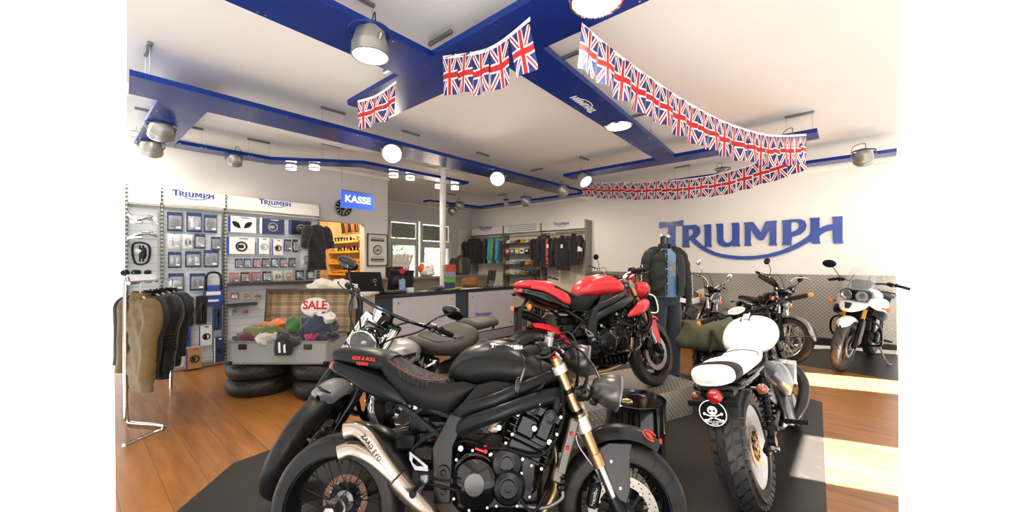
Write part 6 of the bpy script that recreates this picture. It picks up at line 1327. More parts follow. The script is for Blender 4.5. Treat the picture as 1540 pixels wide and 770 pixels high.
row(B3, 'fourth row', [(345+16.5*i,410-.6*i,359+16.3*i,425-.7*i,[prodr,packk,prodr,packk,cream,cream,packk,packk][i],[packk,prodr,packk,prods,prodk,prodr,prods,packw][i],'blister',['red striped glove pack','black and red glove pack','red striped pad pack','dark striped pad pack','cream pad pack','cream plug pack','black plug pack','dark plug pack'][i]) for i in range(8)], 'boxes and packs in the wide bay')
row(B3, 'fifth row', [(346+17*i,440,359+17*i,450,[prodr,cream,cream][i],[packw,prodr,prodk][i],'blister',['red keyring pack','cream sweets pack','cream badge pack'][i]) for i in range(3)], 'low packs in the wide bay')
row(B3, 'sixth row', [(345+17*i,463,357+17*i,474,[cream,cream][i],[prodk,prodr][i],'blister',['cream eyelet pack','pale toggle pack'][i]) for i in range(2)], 'low packs in the wide bay')
for k, (py, a, b) in enumerate(((427, 341, 470), (458, 341, 386))):
    p0, p1 = at_y(a, py, SY-.12), at_y(b, py, SY-.12); g = G(); g.bx(p0.x, p1.x, SY-.16, SY+.03, p0.z-.012, p0.z, bev=.003); g.bx(p0.x, p1.x, SY-.165, SY-.16, p0.z-.035, p0.z+.012)
    tag(obj('glass_shelf', g, mat('dark_shelf', '3a3a3c', .3)), ['dark shelf strip under the striped packs in the wide bay', 'short dark shelf just above and left of the trunk lid'][k], 'shelf')
# narrow bay pieces
pack(197,366,226,396,'black tubular luggage rack with a pad in the narrow bay', prodk, prodk, 'loop')
for k, (pz, w0) in enumerate((((192,322,240,338), 0), ((192,345,240,355), 1))):
    pts = [at_y(pz[0], pz[1]+14*w0, SY-.04), at_y(205, pz[1]+8, SY-.08), at_y(222, pz[1]+6, SY-.06), at_y(236, pz[3], SY-.04)]
    e = thing('crash_bar', ['bent chrome crash bar highest in the narrow bay', 'bent chrome crash bar with brackets, lower in the narrow bay'][k], 'crash bar', pts[0]); g = G(); g.tube([p-pts[0] for p in pts], .02, 10, 6); obj('tube', g, chrome, e); g = G(); g.box((pts[1]-pts[0])+Vector((0,0,-.03)), (.12,.03,.04), bev=.01); g.box((pts[2]-pts[0])+Vector((0,0,.02)), (.1,.03,.03), bev=.01); obj('bracket', g, chrome, e)
p0, p1 = at_y(189, 414, SY-.15), at_y(232, 414, SY-.15); g = G(); g.bx(p0.x, p1.x, SY-.26, SY+.03, p0.z-.03, p0.z-.0, bev=.004); g.bx(p0.x, p1.x, SY-.265, SY-.255, p0.z-.07, p0.z+.01); tag(obj('white_shelf', g, packw), 'thick white shelf holding glasses in the narrow bay', 'shelf')
for k, px in enumerate((196, 214)):
    p = at_y(px, 409, SY-.17); p.z = p0.z+.001; e = thing('goggles', ['dark riding glasses at the left of the white shelf', 'silver rimmed riding glasses at the right of the white shelf'][k], 'glasses', p, 0, 'riding glasses on the white shelf'); g = G()
    for s in (-1, 1): g.torus((s*.045,-.02,.028), .034, .006, (0,1,.2), 20, 6); g.tube([(s*.08,-.02,.035),(s*.09,.04,.04),(s*.08,.12,.03)], .004, 6, 3)
    g.cyl((-.012,-.02,.035),(.012,-.02,.035), .004, n=6); obj('glasses_frame', g, prods if k else prodk, e)
    g = G(); [g.ell((s*.045,-.02,.028), (.032,.004,.026), 14, 6) for s in (-1,1)]; obj('glasses_lens', g, prodk, e)
# ================================================================ garments
def garment(name, label, cat, at, rz, m, h=.72, w=.24, d=.09, sl=.62, open_=None, collar=True, hanger=True, group=None, trim=None, hm=None, sleeve_out=.03, quilt=None):
    """a jacket or shirt on a hanger: origin at the neck, hanging down, facing -y"""
    e = thing(name, label, cat, at, rz, group); g = G()
    g.sweep([(0,0,-.005),(0,0,-.03),(0,0,-.08),(0,.004,-.2),(0,.0,-.38),(0,-.004,-h*.8),(0,0,-h)], [.06,w*.62,w*.88,w*.86,w*.84,w*.88,w*.90], [.045,d*.75,d,d,d*.92,d*.95,d*.9], n=28, e=2.6, k=4, up=(0,1,0))
    g.v = [(x+.006*math.sin(z*31+y*60), y+.009*math.sin(z*19+x*37)+.005*math.sin(z*53), z) for x, y, z in g.v]; b_ = obj('body', g, m, e, 70)
    for s in (-1, 1):
        g = G(); g.sweep([(s*w*.70,0,-.045),(s*w*.92,0,-.085),(s*(w+.02),-.008,-.18),(s*(w+sleeve_out),-.02,-.36),(s*(w+sleeve_out+.005),-.045,-sl)], [.045,.072,.068,.058,.046], [.05,.066,.064,.056,.044], n=18, e=2.2, k=5, up=(0,1,0))
        g.v = [(x+.003*math.sin(z*27), y+.005*math.sin(z*21+s+x*20), z) for x, y, z in g.v]; sv = obj('sleeve', g, m, b_, 70)
        if trim: g = G(); g.sweep([(s*(w+sleeve_out),-.02,-.30),(s*(w+sleeve_out+.003),-.03,-.42)], .062, .06, n=14, up=(0,1,0)); obj('sleeve_trim', g, trim, sv)
    if collar:
        g = G(); g.lathe([(.058,-.03),(.062,.0),(.066,.03),(.058,.03),(.052,-.02)], (0,0,0), (0,.15,1), 24); obj('collar', g, m, b_)
    if open_:
        g = G(); g.sweep([(0,-d*.9,-.03),(0,-d*1.02,-.1),(0,-d*.99,-.3),(0,-d*.92,-h+.01)], [.008,.03,.035,.03], .006, n=8, e=4, k=3, up=(0,1,0)); obj('front_strip', g, open_, b_)
    if hanger:
        g = G(); g.tube([(-w*.8,0,-.07),(0,0,.03),(w*.8,0,-.07)], .008, 8, 1); g.tube([(0,0,.03),(0,0,.09),(.02,0,.115),(.03,0,.10)], .0035, 6, 3); obj('hanger', g, hm or upr, e)
    return e
kh = leather('khaki_waxed', '6e5a38', var=.12); blk = leather('black_leather', '191a1a'); gry = leather('dark_grey_leather', '2b2d2f'); nvy = mat('navy_cloth', '1c2130', .85, sheen=.3)
# clothes rack: chrome rail with a swept floor foot
rx, ry = .62, 4.9
e = thing('clothes_rail', 'chrome clothes rail with a bent tube foot holding the motorcycle jackets', 'clothes rack', (0,0,0)); zr = 1.235
A_ = at_z(150, 655, .03); B_ = at_z(247, 644, .03); C_ = at_z(160, 632, .03)
g = G(); g.tube([at_z(186, 670, .025), at_z(225, 653, .025), at_z(243, 646, .025), at_z(246, 642, .025), at_z(236, 639, .025), at_z(198, 636, .025), at_z(192, 631, .03), at_d(189, 396, 3.32)-Vector((0,0,1.2)), at_d(189, 396, 3.32)-Vector((0,0,CH-zr+.04)), at_d(193, 396, 3.3)-Vector((0,0,CH-zr))], .016, 12, 4); obj('rail_stand', g, chrome, e)
ra_, rb_ = at_d(193, 396, 3.25), at_d(257, 396, 4.08); ra_.z = rb_.z = zr; g = G(); g.tube([ra_, rb_], .014, 12); g.tube([rb_, (rb_.x, rb_.y, .02)], .014, 12); obj('rail', g, chrome, e)
for k, (px, dd, m, h, w_, sl, lab) in enumerate(((211, 3.32, kh, .78, .235, .66, 'khaki tan waxed motorcycle jacket at the front of the clothes rail'), (213, 3.46, gry, .72, .22, .62, 'dark grey motorcycle jacket between the khaki and the ribbed black one'), (229, 3.60, blk, .76, .235, .68, 'black leather motorcycle jacket with ribbed elbows on the clothes rail'), (238, 3.74, nvy, .72, .22, .62, 'dark navy jacket with a blue lining deeper on the clothes rail'), (247, 3.88, blk, .72, .23, .64, 'plain black leather jacket second from the far end of the clothes rail'), (254, 4.02, gry, .66, .23, .6, 'charcoal jacket hanging last on the clothes rail'))):
    p = at_d(px, 396, dd); p.z = zr-.115; j = garment('jacket', lab, 'jacket', p, rzi-(.5 if k == 0 else .3), m, h, w_, .06, sl, group='jackets on the chrome clothes rail', sleeve_out=-.01, hm=packw)
    if k == 2:
        for s in (-1, 1):
            g = G(); [g.torus((s*(w_-.005),-.02,-.36-.02*i), .062, .006, (0,.05,1), 16, 5) for i in range(8)]; obj('ribbed_elbow', g, m, [q for q in bpy.data.objects if q.parent == j and q.name.startswith('body')][0])
p = Vector((.45, 4.42, .50)); g = G(); g.sweep([(0,0,.0),(0,0,-.10),(0,0,-.2)], [.14,.15,.15], [.05,.055,.05], n=16, e=3, up=(0,1,0)); 
# black T-shirt hanging at the end of the wide bay
p = at_y(477, 338, SY-.22); tee = mat('black_cotton', '15141a', .9, sheen=.2)
garment('t_shirt', 'black t-shirt with a faint red print hanging beside the storeroom opening', 't-shirt', p, .15, tee, .72, .165, .05, .25, hanger=True, sleeve_out=.045, collar=False)
# ================================================================ tyres, trunk and clothes pile
RV = Vector((ST, -CT, 0)); FV = Vector((CT, ST, 0))
def loc(px, d, z=0.): p = at_d(px, 396, d); p.z = z; return p
tyr = mat('loose_tyre_rubber', '1d1c1b', .6, var=.12, bump=.2, bs=120)
tt = tread_mat('tyre_stack_tread', 26, 18, .2, .06, '242322')
for k, (px, d, z, r, lab) in enumerate(((394, 4.36, .092, .335, 'black tyre at the bottom of the left stack under the trunk'), (394, 4.34, .275, .33, 'black tyre on top of the left stack under the trunk'), (492, 4.28, .092, .33, 'black tyre at the bottom of the right stack under the trunk'), (490, 4.30, .275, .325, 'black tyre on top of the right stack under the trunk'))):
    p = loc(px, d, z); g = G(); W = .178; ri = .215; pr = [(ri, -W*.42)]
    for i in range(15): a = -PI/2+PI*i/14; pr.append((ri+(r-ri)*abs(math.cos(a))**.6+.001, W/2*sgn(math.sin(a))*abs(math.sin(a))**.8))
    pr += [(ri, W*.42), (ri+.02, W*.3), (r-.03, 0), (ri+.02, -W*.3)]; g.lathe(pr, ax=(0,1,0), n=56, closed=True); o = obj('tyre', g, tt); o.location = p; o.rotation_euler = (PI/2, 0, k*.7); tag(o, lab, 'tyre', 'tyres stacked under the trunk')
e = thing('trunk', 'open grey studded trunk with a plaid lined lid and round SALE sign, set on tyres', 'trunk', loc(418, 4.0, .37), rzi); e.rotation_euler = (0, 0, rzi)
TW, TD, THh = 1.0, .50, .235; grc = mat('grey_trunk_cloth', '8a8b88', .85, var=.1, nscale=60, bump=.2, bs=300); g = G()
g.bx(-TW/2, TW/2, -TD*0, .015, 0, THh, bev=.003); g.bx(-TW/2, TW/2, TD-.015, TD, 0, THh, bev=.003); g.bx(-TW/2, -TW/2+.015, 0, TD, 0, THh, bev=.003); g.bx(TW/2-.015, TW/2, 0, TD, 0, THh, bev=.003); g.bx(-TW/2, TW/2, 0, TD, 0, .02, bev=.003); tb_ = obj('trunk_body', g, grc, e)
g = G()
for (z0, z1) in ((0, .02), (THh-.02, THh)): g.bx(-TW/2-.003, TW/2+.003, -.004, .0, z0, z1); g.bx(TW/2, TW/2+.004, 0, TD, z0, z1)
for s in (-1, 1): g.bx(s*TW/2-.012, s*TW/2+.012, -.005, 0, 0, THh)
obj('edge_binding', g, mat('grey_binding', '6f6d68', .6), tb_)
g = G(); [g.ell((-TW/2+.02+i*(TW-.04)/36, -.006, z), (.005,.003,.005), 8, 4) for i in range(37) for z in (.01, THh-.01)]; [g.ell((s*(TW/2-.003), -.007, .01+.024*i), (.005,.003,.005), 8, 4) for i in range(10) for s in (-1,1)]; obj('studs', g, bolt_m, tb_)
for s in (-.42, .36): g = G(); g.box((s*TW*.85, -.007, THh-.055), (.085,.012,.055), bev=.004); g.box((s*TW*.85, -.015, THh-.055), (.04,.01,.035), bev=.004); g.torus((s*TW*.85, -.016, THh-.055), .012, .003, (0,1,0), 14, 5); obj('lock_clasp', g, mat('dark_brass', '3b3630', .35, .8), tb_)
for s in (-1, 1): g = G(); g.box((s*(TW/2-.01), .0, .012), (.05,.05,.04), bev=.008); obj('corner_cap', g, satin_black, tb_)
def plaid():
    m = bpy.data.materials.new('plaid_lining'); t = NT(m); s = t.new('ShaderNodeSeparateXYZ'); t.link(t.coord(), s.inputs[0]); c = lin('a58c6c')
    for ax, k, w_, col, ph in ((0, 7.5, .34, '6b5640', 0), (2, 7.5, .3, '6b5640', 0), (0, 7.5, .07, '3f6a52', .62), (2, 7.5, .07, '3f6a52', .62), (0, 15, .05, '8c3a30', .3), (2, 15, .05, 'd8c8a8', .3)):
        f = t.math('MULTIPLY', t.math('LESS_THAN', t.math('FRACT', t.math('ADD', t.math('MULTIPLY', s.outputs[ax], k), ph)), w_), .6); c = t.mix(f, c, lin(col))
    t.link(c, t.b.inputs['Base Color']); t.b.inputs['Roughness'].default_value = .85; return m
pl = plaid(); g = G(); LH = .50; Rl = Matrix.Rotation(-.10, 4, 'X'); g.M = Matrix.Translation((.04, TD, THh)) @ Rl
g.bx(-TW/2, TW/2, .10, .12, 0, LH, bev=.004); g.bx(-TW/2, TW/2, 0, .12, LH-.015, LH, bev=.004); g.bx(-TW/2, -TW/2+.015, 0, .12, 0, LH, bev=.004); g.bx(TW/2-.015, TW/2, 0, .12, 0, LH, bev=.004); ld = obj('trunk_lid', g, pl, e)
g = G(Matrix.Translation((.04, TD, THh)) @ Rl); g.bx(-TW/2-.004, TW/2+.004, -.004, .0, LH-.02, LH+.004); g.bx(-TW/2-.004, -TW/2+.016, -.004, .0, 0, LH); g.bx(TW/2-.016, TW/2+.004, -.004, .0, 0, LH); obj('lid_binding', g, mat('dark_lid_edge', '3c3730', .6), ld)
g = G(Matrix.Translation((.07, TD, THh)) @ Rl); g.lathe([(.001,-.014),(.001,0),(.0,0)], (0,.085,LH*.55), (0,-1,0), 8); g.ell((0,.09,LH*.58), (.17,.006,.115), 36, 8); sg = obj('sale_sign', g, packw, ld); g = G(Matrix.Translation((.07, TD, THh)) @ Rl); text_geo('SALE', .135, g, frame((0,.082,LH*.62), (1,0,0), (0,0,1)), .004, bold=.004); text_geo('OFF', .04, g, frame((.02,.082,LH*.42), (1,0,0), (0,0,1)), .004, bold=.001); obj('sign_lettering', g, mat('sale_red', 'c4202c', .5), sg)
def heap(label, at, rz, sz, m, seed, name='folded_garment', cat='clothing', group='clothes piled in the sale trunk', extra=None, fold=1.):
    rn = random.Random(seed); ph = [rn.uniform(0, 6) for _ in range(6)]; g = G(); nu, nv = 34, 18
    def fn(u, v):
        a = 2*PI*u; t_ = v; r = math.sin(t_*PI*.5+.001)**.7 if False else (1-abs(1-t_*1.0))**0.0
        rr = math.sin(t_*PI)**.55; x = math.cos(a)*rr; y = math.sin(a)*rr; z = -math.cos(t_*PI)
        k_ = 1+fold*(.10*math.sin(3*a+ph[0]+4*z)+.08*math.sin(5*a+ph[1]-3*x)+.06*math.sin(9*x+ph[2]+6*y))
        return (sz[0]*x*k_, sz[1]*y*k_, sz[2]*(z*.9+fold*(.22*math.sin(7*x+ph[3]+3*y)+.16*math.sin(9*y+ph[4]+4*x)+.1*math.sin(15*x-8*y+ph[5]))))
    g.grid(fn, nu, nv); o = obj(name, g, m, None, 75); o.location = at; o.rotation_euler = (rn.uniform(-.2,.2), rn.uniform(-.2,.2), rz); tag(o, label, cat, group)
    if extra: extra(o)
    return o
def tl(x, y, z): return e.matrix_world @ Vector((x, y, z)) if False else loc(418, 4.0, .37)+RV*x+FV*y+Vector((0,0,z))
cl = lambda n, c: mat(n, c, .9, sheen=.3, var=.12, nscale=14, bump=.25, bs=60, bd=.006)
T_ = [('orange and black printed scarf heaped at the left of the sale trunk', (-.18,.30,.36), (.20,.12,.05), 'orange_knit', 'c8651f'), ('olive green sweatshirt crumpled under the orange scarf', (-.20,.24,.29), (.26,.17,.08), 'olive_cotton', '5e6238'),
 ('dark green shirt standing up in the middle of the sale trunk', (.08,.26,.33), (.13,.12,.11), 'green_cotton', '2f5a2c'), ('navy blue jacket with red and white piping at the right of the sale trunk', (.30,.24,.34), (.19,.15,.12), 'navy_fleece', '20263c'),
 ('maroon shirt at the left corner of the sale trunk', (-.32,.16,.25), (.15,.12,.07), 'maroon_cotton', '5a2028'), ('dark grey knitwear at the near left corner of the sale trunk', (-.42,.16,.23), (.12,.11,.06), 'grey_knit', '3f3d3e'),
 ('white and grey top spilling over the front of the sale trunk', (-.16,.10,.25), (.14,.10,.06), 'white_cotton', 'bdb8b2'), ('black hooded top in the front middle of the sale trunk', (.05,.12,.24), (.22,.12,.07), 'black_fleece', '15151a'),
 ('dark blue trousers bunched at the far right corner of the trunk', (.42,.16,.25), (.12,.12,.06), 'ink_denim', '191d2c'), ('white cap like bundle with a red trim on the navy jacket', (.36,.26,.44), (.12,.10,.05), 'white_cotton', 'bdb8b2'),
 ('magenta striped sleeve between the black top and the navy jacket', (.31,.09,.26), (.08,.05,.06), 'magenta_cotton', '8c1f48')]
for k, (lab, q, sz, mn, mc) in enumerate(T_): heap(lab, tl(*q), rzi+.3*k, sz, cl(mn, mc), 10+k)
# beanie with white stripes over the front edge
p = tl(.08, -.035, .205); e2 = thing('beanie', 'black knitted beanie with two white stripes draped over the trunk front', 'hat', p, rzi); g = G(); g.sweep([(0,.035,.09),(0,.0,.06),(0,-.01,0),(0,-.012,-.07),(0,-.01,-.10)], [.045,.075,.09,.092,.085], [.03,.028,.024,.024,.02], n=24, e=2.6, k=4, up=(0,1,0)); obj('knit_body', g, cl('black_fleece', '15151a'), e2, 70)
g = G(); [g.sweep([(s-.012,-.0,.065),(s-.005,-.03,.03),(s,-.038,-.03),(s+.003,-.036,-.07)], .011, .004, n=8, e=4, k=3, up=(0,1,0)) for s in (-.022, .028)]; obj('knit_stripe', g, packw, e2)
heap('cream coloured garments heaped on the ledge behind the trunk lid', tl(.12, .96, .735), rzi, (.30,.14,.085), cl('cream_cotton', 'cfc8ba'), 77, name='garment_heap', group=None)
g = G(); q = tl(.1, .96, 0); o = G(); o.M = Matrix.Translation(q) @ Matrix.Rotation(rzi, 4, 'Z'); o.bx(-.55,.55,-.18,.18,.63,.66,bev=.004); o.bx(-.5,-.46,-.15,.15,.004,.63); o.bx(.46,.5,-.15,.15,.004,.63); tag(obj('side_table', o, mat('pale_table', 'b9b2a4', .6)), 'pale narrow side table behind the open trunk', 'table')
p = tl(.515, .60, .60); e3 = thing('gift_bag', 'small grey cloth bag hanging at the right edge of the trunk lid', 'bag', p, rzi); g = G(); g.sweep([(0,0,.10),(0,0,.07),(0,0,-.02),(0,0,-.10)], [.015,.03,.055,.06], [.01,.015,.02,.02], n=16, e=2.6, k=3, up=(0,1,0)); obj('bag_body', g, mat('grey_muslin', '8f908c', .9), e3)
# ================================================================ sales counter
CY, CX0, CX1, CZ_ = 5.0, 2.36, 5.72, .96
post = pp.x
e = thing('sales_counter', 'long sales counter with pale grey front panels and a dark worktop', 'counter', (CX0, CY, 0))
L = CX1-CX0; px_ = post-CX0; darkt = mat('dark_worktop', '26262a', .22, coat=.4); greyp = mat('pale_grey_panel', 'c2c4c8', .45, 0); navyp = mat('counter_slate', '343c48', .5)
g = G(); g.prism([(-.06,-.05),(L+.05,-.05),(L+.05,.52),(px_+.075,.52),(px_+.075,.17),(px_-.075,.17),(px_-.075,.52),(-.06,.52)], (0,0,CZ_-.035), (1,0,0), (0,1,0), (0,0,.035)); obj('worktop', g, darkt, e)
a0 = at_y(590, 460, CY).x-CX0; a1 = at_y(684, 460, CY).x-CX0; a2 = at_y(704, 460, CY).x-CX0
g = G(); g.bx(0, L, .0, .03, .12, CZ_-.035); g.bx(0, .03, .03, .5, .0035, CZ_-.035); g.bx(L-.03, L, .03, .5, .0035, CZ_-.035); g.bx(0, L, .05, .08, .0035, .12); body = obj('counter_carcass', g, navyp, e)
for (p, q) in ((a0, a1), (a2, L-.02)):
    g = G(); g.bx(p, q, -.025, -.0, .20, CZ_-.06, bev=.004); fp = obj('front_panel', g, greyp, e)
    g = G(); bolts(g, [(x, -.025, z) for x in (p+.08, q-.08) for z in (.28, CZ_-.14)], (0,-1,0), .014, L=.01); obj('panel_stud', g, bolt_m, fp)
    g = G(); g.bx(p, q, -.02, 0, .02, .18, bev=.004); obj('kick_panel', g, mat('mauve_grey_panel', '8d8c96', .5), e)
cp = at_y(727, 474, CY-.03); g = G(); logo(g, frame((cp.x-CX0, -.0285, cp.z), (1,0,0), (0,0,1)) @ Matrix.Scale(at_y(738.5,474,CY).x-at_y(715,474,CY).x, 4), -.003); obj('counter_lettering', g, blue, e)
g = G(); g.bx(-.9, -.1, .1, .5, .62, .65); g.bx(-.9, -.87, .1, .5, .004, .62); g.bx(-.13, -.1, .1, .5, .004, .62); g.bx(-.87,-.13,.12,.14,.30,.33); g.M = None
o = obj('side_shelf', g, navyp); o.location = (CX0, CY, 0); tag(o, 'low slate blue shelf unit at the left end of the counter', 'shelf unit')
def on_counter(px, dy=.12): p = at_y(px, 430, CY+dy); p.z = CZ_+.001; return p
# black leather pannier case
p = on_counter(549, .14); e = thing('leather_case', 'black leather pannier case with brass lock at the left end of the counter', 'case', p, -.15); g = G()
g.prism([(-.20,0),(.27,0),(.235,.10),(.19,.31),(-.23,.32),(-.26,.16)], (0,-.08,0), (1,0,0), (0,0,1), (0,.18,0)); o = obj('case_body', g, leather('case_leather', '17151a'), e); b = o.modifiers.new('b', 'BEVEL'); b.width = .02; b.segments = 3
g = G(); g.prism([(-.25,.16),(.215,.15),(.185,.315),(-.23,.325)], (0,-.092,0), (1,0,0), (0,0,1), (0,.012,0)); obj('case_flap', g, leather('case_leather', '17151a'), o); g = G(); g.torus((.10,-.096,.20), .022, .005, (0,1,0), 18, 6); g.box((.11,-.098,.14), (.018,.008,.03), bev=.003); obj('brass_lock', g, mat('brass_cap'), o)
def monitor(label, px, rz, w_=.42, h=.30, dy=.25, sticker=True):
    p = on_counter(px, dy); e = thing('computer_monitor', label, 'monitor', p, rz); g = G(); g.box((0,0,.035+h/2), (w_,.025,h), Matrix.Rotation(.15,3,'X'), bev=.006); o = obj('monitor_housing', g, mat('black_plastic'), e)
    g = G(); g.sweep([(0,-.01,.035+h/2),(0,-.05,.035+h/2)], [w_*.36,w_*.22], [h*.34,h*.25], n=12, e=5, up=(0,0,1)); obj('monitor_back', g, mat('black_plastic'), o)
    g = G(); g.lathe([(.032,0),(.032,.004),(0,.006)], (0,-.066,.17), (0,-1,0), 20); obj('maker_badge', g, cast_alu, o) if False else None
    g = G(); g.lathe([(.013,0),(.013,.004),(0,.004)], (0,-.052,.035+h*.55), (0,-1,.15), 16); obj('round_emblem', g, bolt_m, o)
    if sticker: g = G(); g.lathe([(.047,0),(.047,.003),(0,.003)], (0,-.035,.035+h*.95), (0,-1,.15), 24); obj('round_sticker', g, mat('sale_red'), o)
    g = G(); g.box((0,0,.008), (.2,.16,.014), bev=.005); g.box((0,-.01,.06), (.06,.03,.12), bev=.006); obj('monitor_stand', g, mat('black_plastic'), e); return e
monitor('black computer monitor seen from behind with a round red sticker on the counter', 603, -.1)
monitor('black computer monitor seen edge on beside the brown saddle cushion on the counter', 739, 1.15, .36, .27, sticker=False)
p = on_counter(605, .08); e = thing('leaflet_holder', 'clear acrylic holder with blue leaflets in front of the stickered monitor', 'leaflet holder', p, -.3); g = G(); g.prism([(0,0),(.10,0),(.10,.006),(.03,.02),(.0,.20),(-.006,.20)], (-.05,0,0), (0,1,0), (0,0,1), (.10,0,0)); obj('acrylic_holder', g, screenm, e); g = G(); g.box((0,.005,.12), (.085,.006,.16), Matrix.Rotation(-.15,3,'X')); obj('leaflet', g, mat('leaflet_blue', '7f9fc8', .4, var=.3), e)
p = on_counter(617, .1); e = thing('card_box', 'small white card box beside the leaflet holder on the counter', 'card box', p, .1); g = G(); g.box((0,0,.035), (.11,.05,.07), bev=.004); obj('box_body', g, packw, e)
p = on_counter(592, .10); e = thing('keyboard', 'black keyboard lying by the stickered monitor', 'keyboard', p, .1); g = G(); g.box((0,0,.009), (.36,.13,.016), bev=.004); k_ = obj('keyboard_base', g, prodk, e); g = G(); [g.box((-.16+.0215*i,-.045+.022*j,.019), (.017,.017,.006), bev=.002) for i in range(16) for j in range(5)]; o = obj('keys', g, prodk, k_)
p = on_counter(657, .12); e = thing('flat_cap', 'dark grey peaked cap lying on the counter left of the brochures', 'cap', p, .3); g = G(); g.ell((0,0,.035), (.14,.12,.045), 24, 10); g.sweep([(-.10,0,.03),(-.17,0,.02),(-.21,0,.012)], [.10,.08,.04], .006, n=12, e=3, k=3); obj('cap_body', g, cl('dark_grey_wool', '2c2c2e'), e)
p = on_counter(677, .1); e = thing('brochure_rack', 'tilted clear rack of colourful brochures in front of the white post', 'brochure rack', p, -.2); g = G(); g.box((-.0,.02,.20), (.22,.01,.42), Matrix.Rotation(-.2,3,'X'), bev=.003); g.box((0,0,.01), (.22,.18,.018), bev=.004); obj('rack_back', g, screenm, e)
for k, (z, c_) in enumerate(((.08, '2c3c66'), (.18, '6ab04a'), (.27, '9a9fb0'), (.36, 'c4552c'))): g = G(); g.box((-.01+.01*k, .012+.002*k-.1*(.36-z)*.6, z), (.19,.012,.12), Matrix.Rotation(-.25,3,'X')); obj('brochure', g, mat('brochure_%d' % k, c_, .35, var=.35, nscale=40), e)
p = on_counter(688, .06); o = heap('bright yellow cloth on the counter beside the brochures', p+Vector((0,0,.018)), .2, (.13,.06,.016), mat('yellow_cloth', 'e6d822', .6), 5, name='yellow_cloth', cat='cloth', group=None, fold=.5)
for k, (px, rz) in enumerate(((699, .2), (712, -.1), (640, .1))):
    p = on_counter(px, .06+.02*k); o = obj('paper_sheet', G().box((0,0,.002+.001*k), (.26,.18,.003)), packw); o.location = p; o.rotation_euler = (0,0,rz); tag(o, ['white paper sheet under the yellow cloth end', 'white paper sheet in front of the brown cushion', 'cream paper sheet left of the dark cap'][k], 'paper', 'paper sheets on the counter')
p = on_counter(708, .26); e = thing('saddle_cushion', 'tan brown leather saddle cushion on the counter', 'saddle', p, .0); g = G(); g.sweep([(-.2,0,.10),(-.15,0,.10),(0,0,.095),(.12,0,.095),(.17,0,.10)], [.03,.05,.06,.055,.03], [.04,.075,.09,.08,.05], n=18, e=2.6, k=4, up=(0,0,1)); obj('cushion', g, leather('tan_saddle', '9a6a32'), e)
p = on_counter(746, .1); e = thing('display_case', 'small clear display case on the counter behind the red motorcycle tail', 'display case', p, 0); g = G(); g.box((0,0,.06), (.22,.16,.12), bev=.003); obj('clear_cover', g, screenm, e); g = G(); [g.cyl((x,0,.004),(x,0,.05), .015, n=12) for x in (-.06,.0,.06)]; obj('small_badges', g, bolt_m, e)
# ledge behind the counter with helmet
LYb = 6.15; lx0, lx1 = at_y(569, 420, LYb).x, at_y(746, 420, LYb).x; lz = at_y(640, 416.5, LYb).z
g = G(); g.bx(lx0, lx1, LYb, LYb+.42, lz-.035, lz, bev=.004); g.bx(lx0+.02, lx1-.02, LYb+.03, LYb+.40, .0035, lz-.035); tag(obj('back_cabinet', g, mat('grey_brown_cabinet', '837a70', .5)), 'grey brown cabinet behind the counter carrying the orange and white helmet', 'cabinet')
def on_ledge(px): p = at_y(px, 410, LYb+.18); p.z = lz+.001; return p
e = thing('motorcycle_helmet', 'white and orange full face helmet on the cabinet behind the counter', 'helmet', on_ledge(641), -1.2); g = G(); g.ell((0,0,.145), (.165,.135,.145), 28, 16); g.sweep([(.08,0,.06),(.13,0,.065),(.16,0,.07)], [.10,.09,.05], [.05,.05,.03], n=16, e=3, k=3); s_ = obj('helmet_shell', g, mat('helmet_white', 'efece6', .2, coat=.6), e); g = G(); g.sweep([(.05,-.112,.15),(.11,-.08,.15),(.148,0,.15),(.11,.08,.15),(.05,.112,.15)], .045, .012, n=10, e=4, k=4, up=(1,0,0)); obj('visor', g, mat('visor_dark', '2a2a2e', .1, coat=1), s_)
g = G(); g.ell((-.03,-.09,.16), (.088,.056,.088), 20, 12); g.ell((-.03,.09,.16), (.088,.056,.088), 20, 12); obj('orange_graphic', g, mat('helmet_orange', 'e0601c', .2, coat=.6), s_)
e = thing('spray_bottle', 'clear bottle with a white cap right of the helmet', 'bottle', on_ledge(656), 0); g = G(); g.lathe([(0,0),(.035,0),(.037,.01),(.037,.14),(.014,.18),(.014,.2),(0,.2)], n=20); obj('bottle_body', g, screenm, e); g = G(); g.cyl((0,0,.2),(0,0,.23), .018, n=14); obj('bottle_cap', g, whitep, e)
e = thing('printer', 'dark receipt printer on the cabinet in front of the left window', 'printer', on_ledge(593), 0); g = G(); g.box((0,0,.10), (.24,.22,.20), bev=.012); o = obj('printer_body', g, mat('black_plastic'), e); g = G(); g.box((0,-.111,.06), (.16,.004,.02)); obj('paper_slot', g, packw, o)
e = thing('pen_pot', 'pot of coloured pens and scissors left of the helmet', 'pen pot', on_ledge(612), 0); g = G(); g.lathe([(0,0),(.045,0),(.045,.1),(.041,.1),(.041,.01),(0,.01)], n=20); obj('pot', g, prodk, e)
for k, c_ in enumerate(('c4202c', '2a4a96', 'e07a1c', '1a1a1a')): g = G(); a = k*1.6; g.cyl((.015*math.cos(a),.015*math.sin(a),.02), (.04*math.cos(a),.04*math.sin(a),.17+.01*k), .005, n=8); obj('pen', g, mat('pen_%d' % k, c_, .4), e)
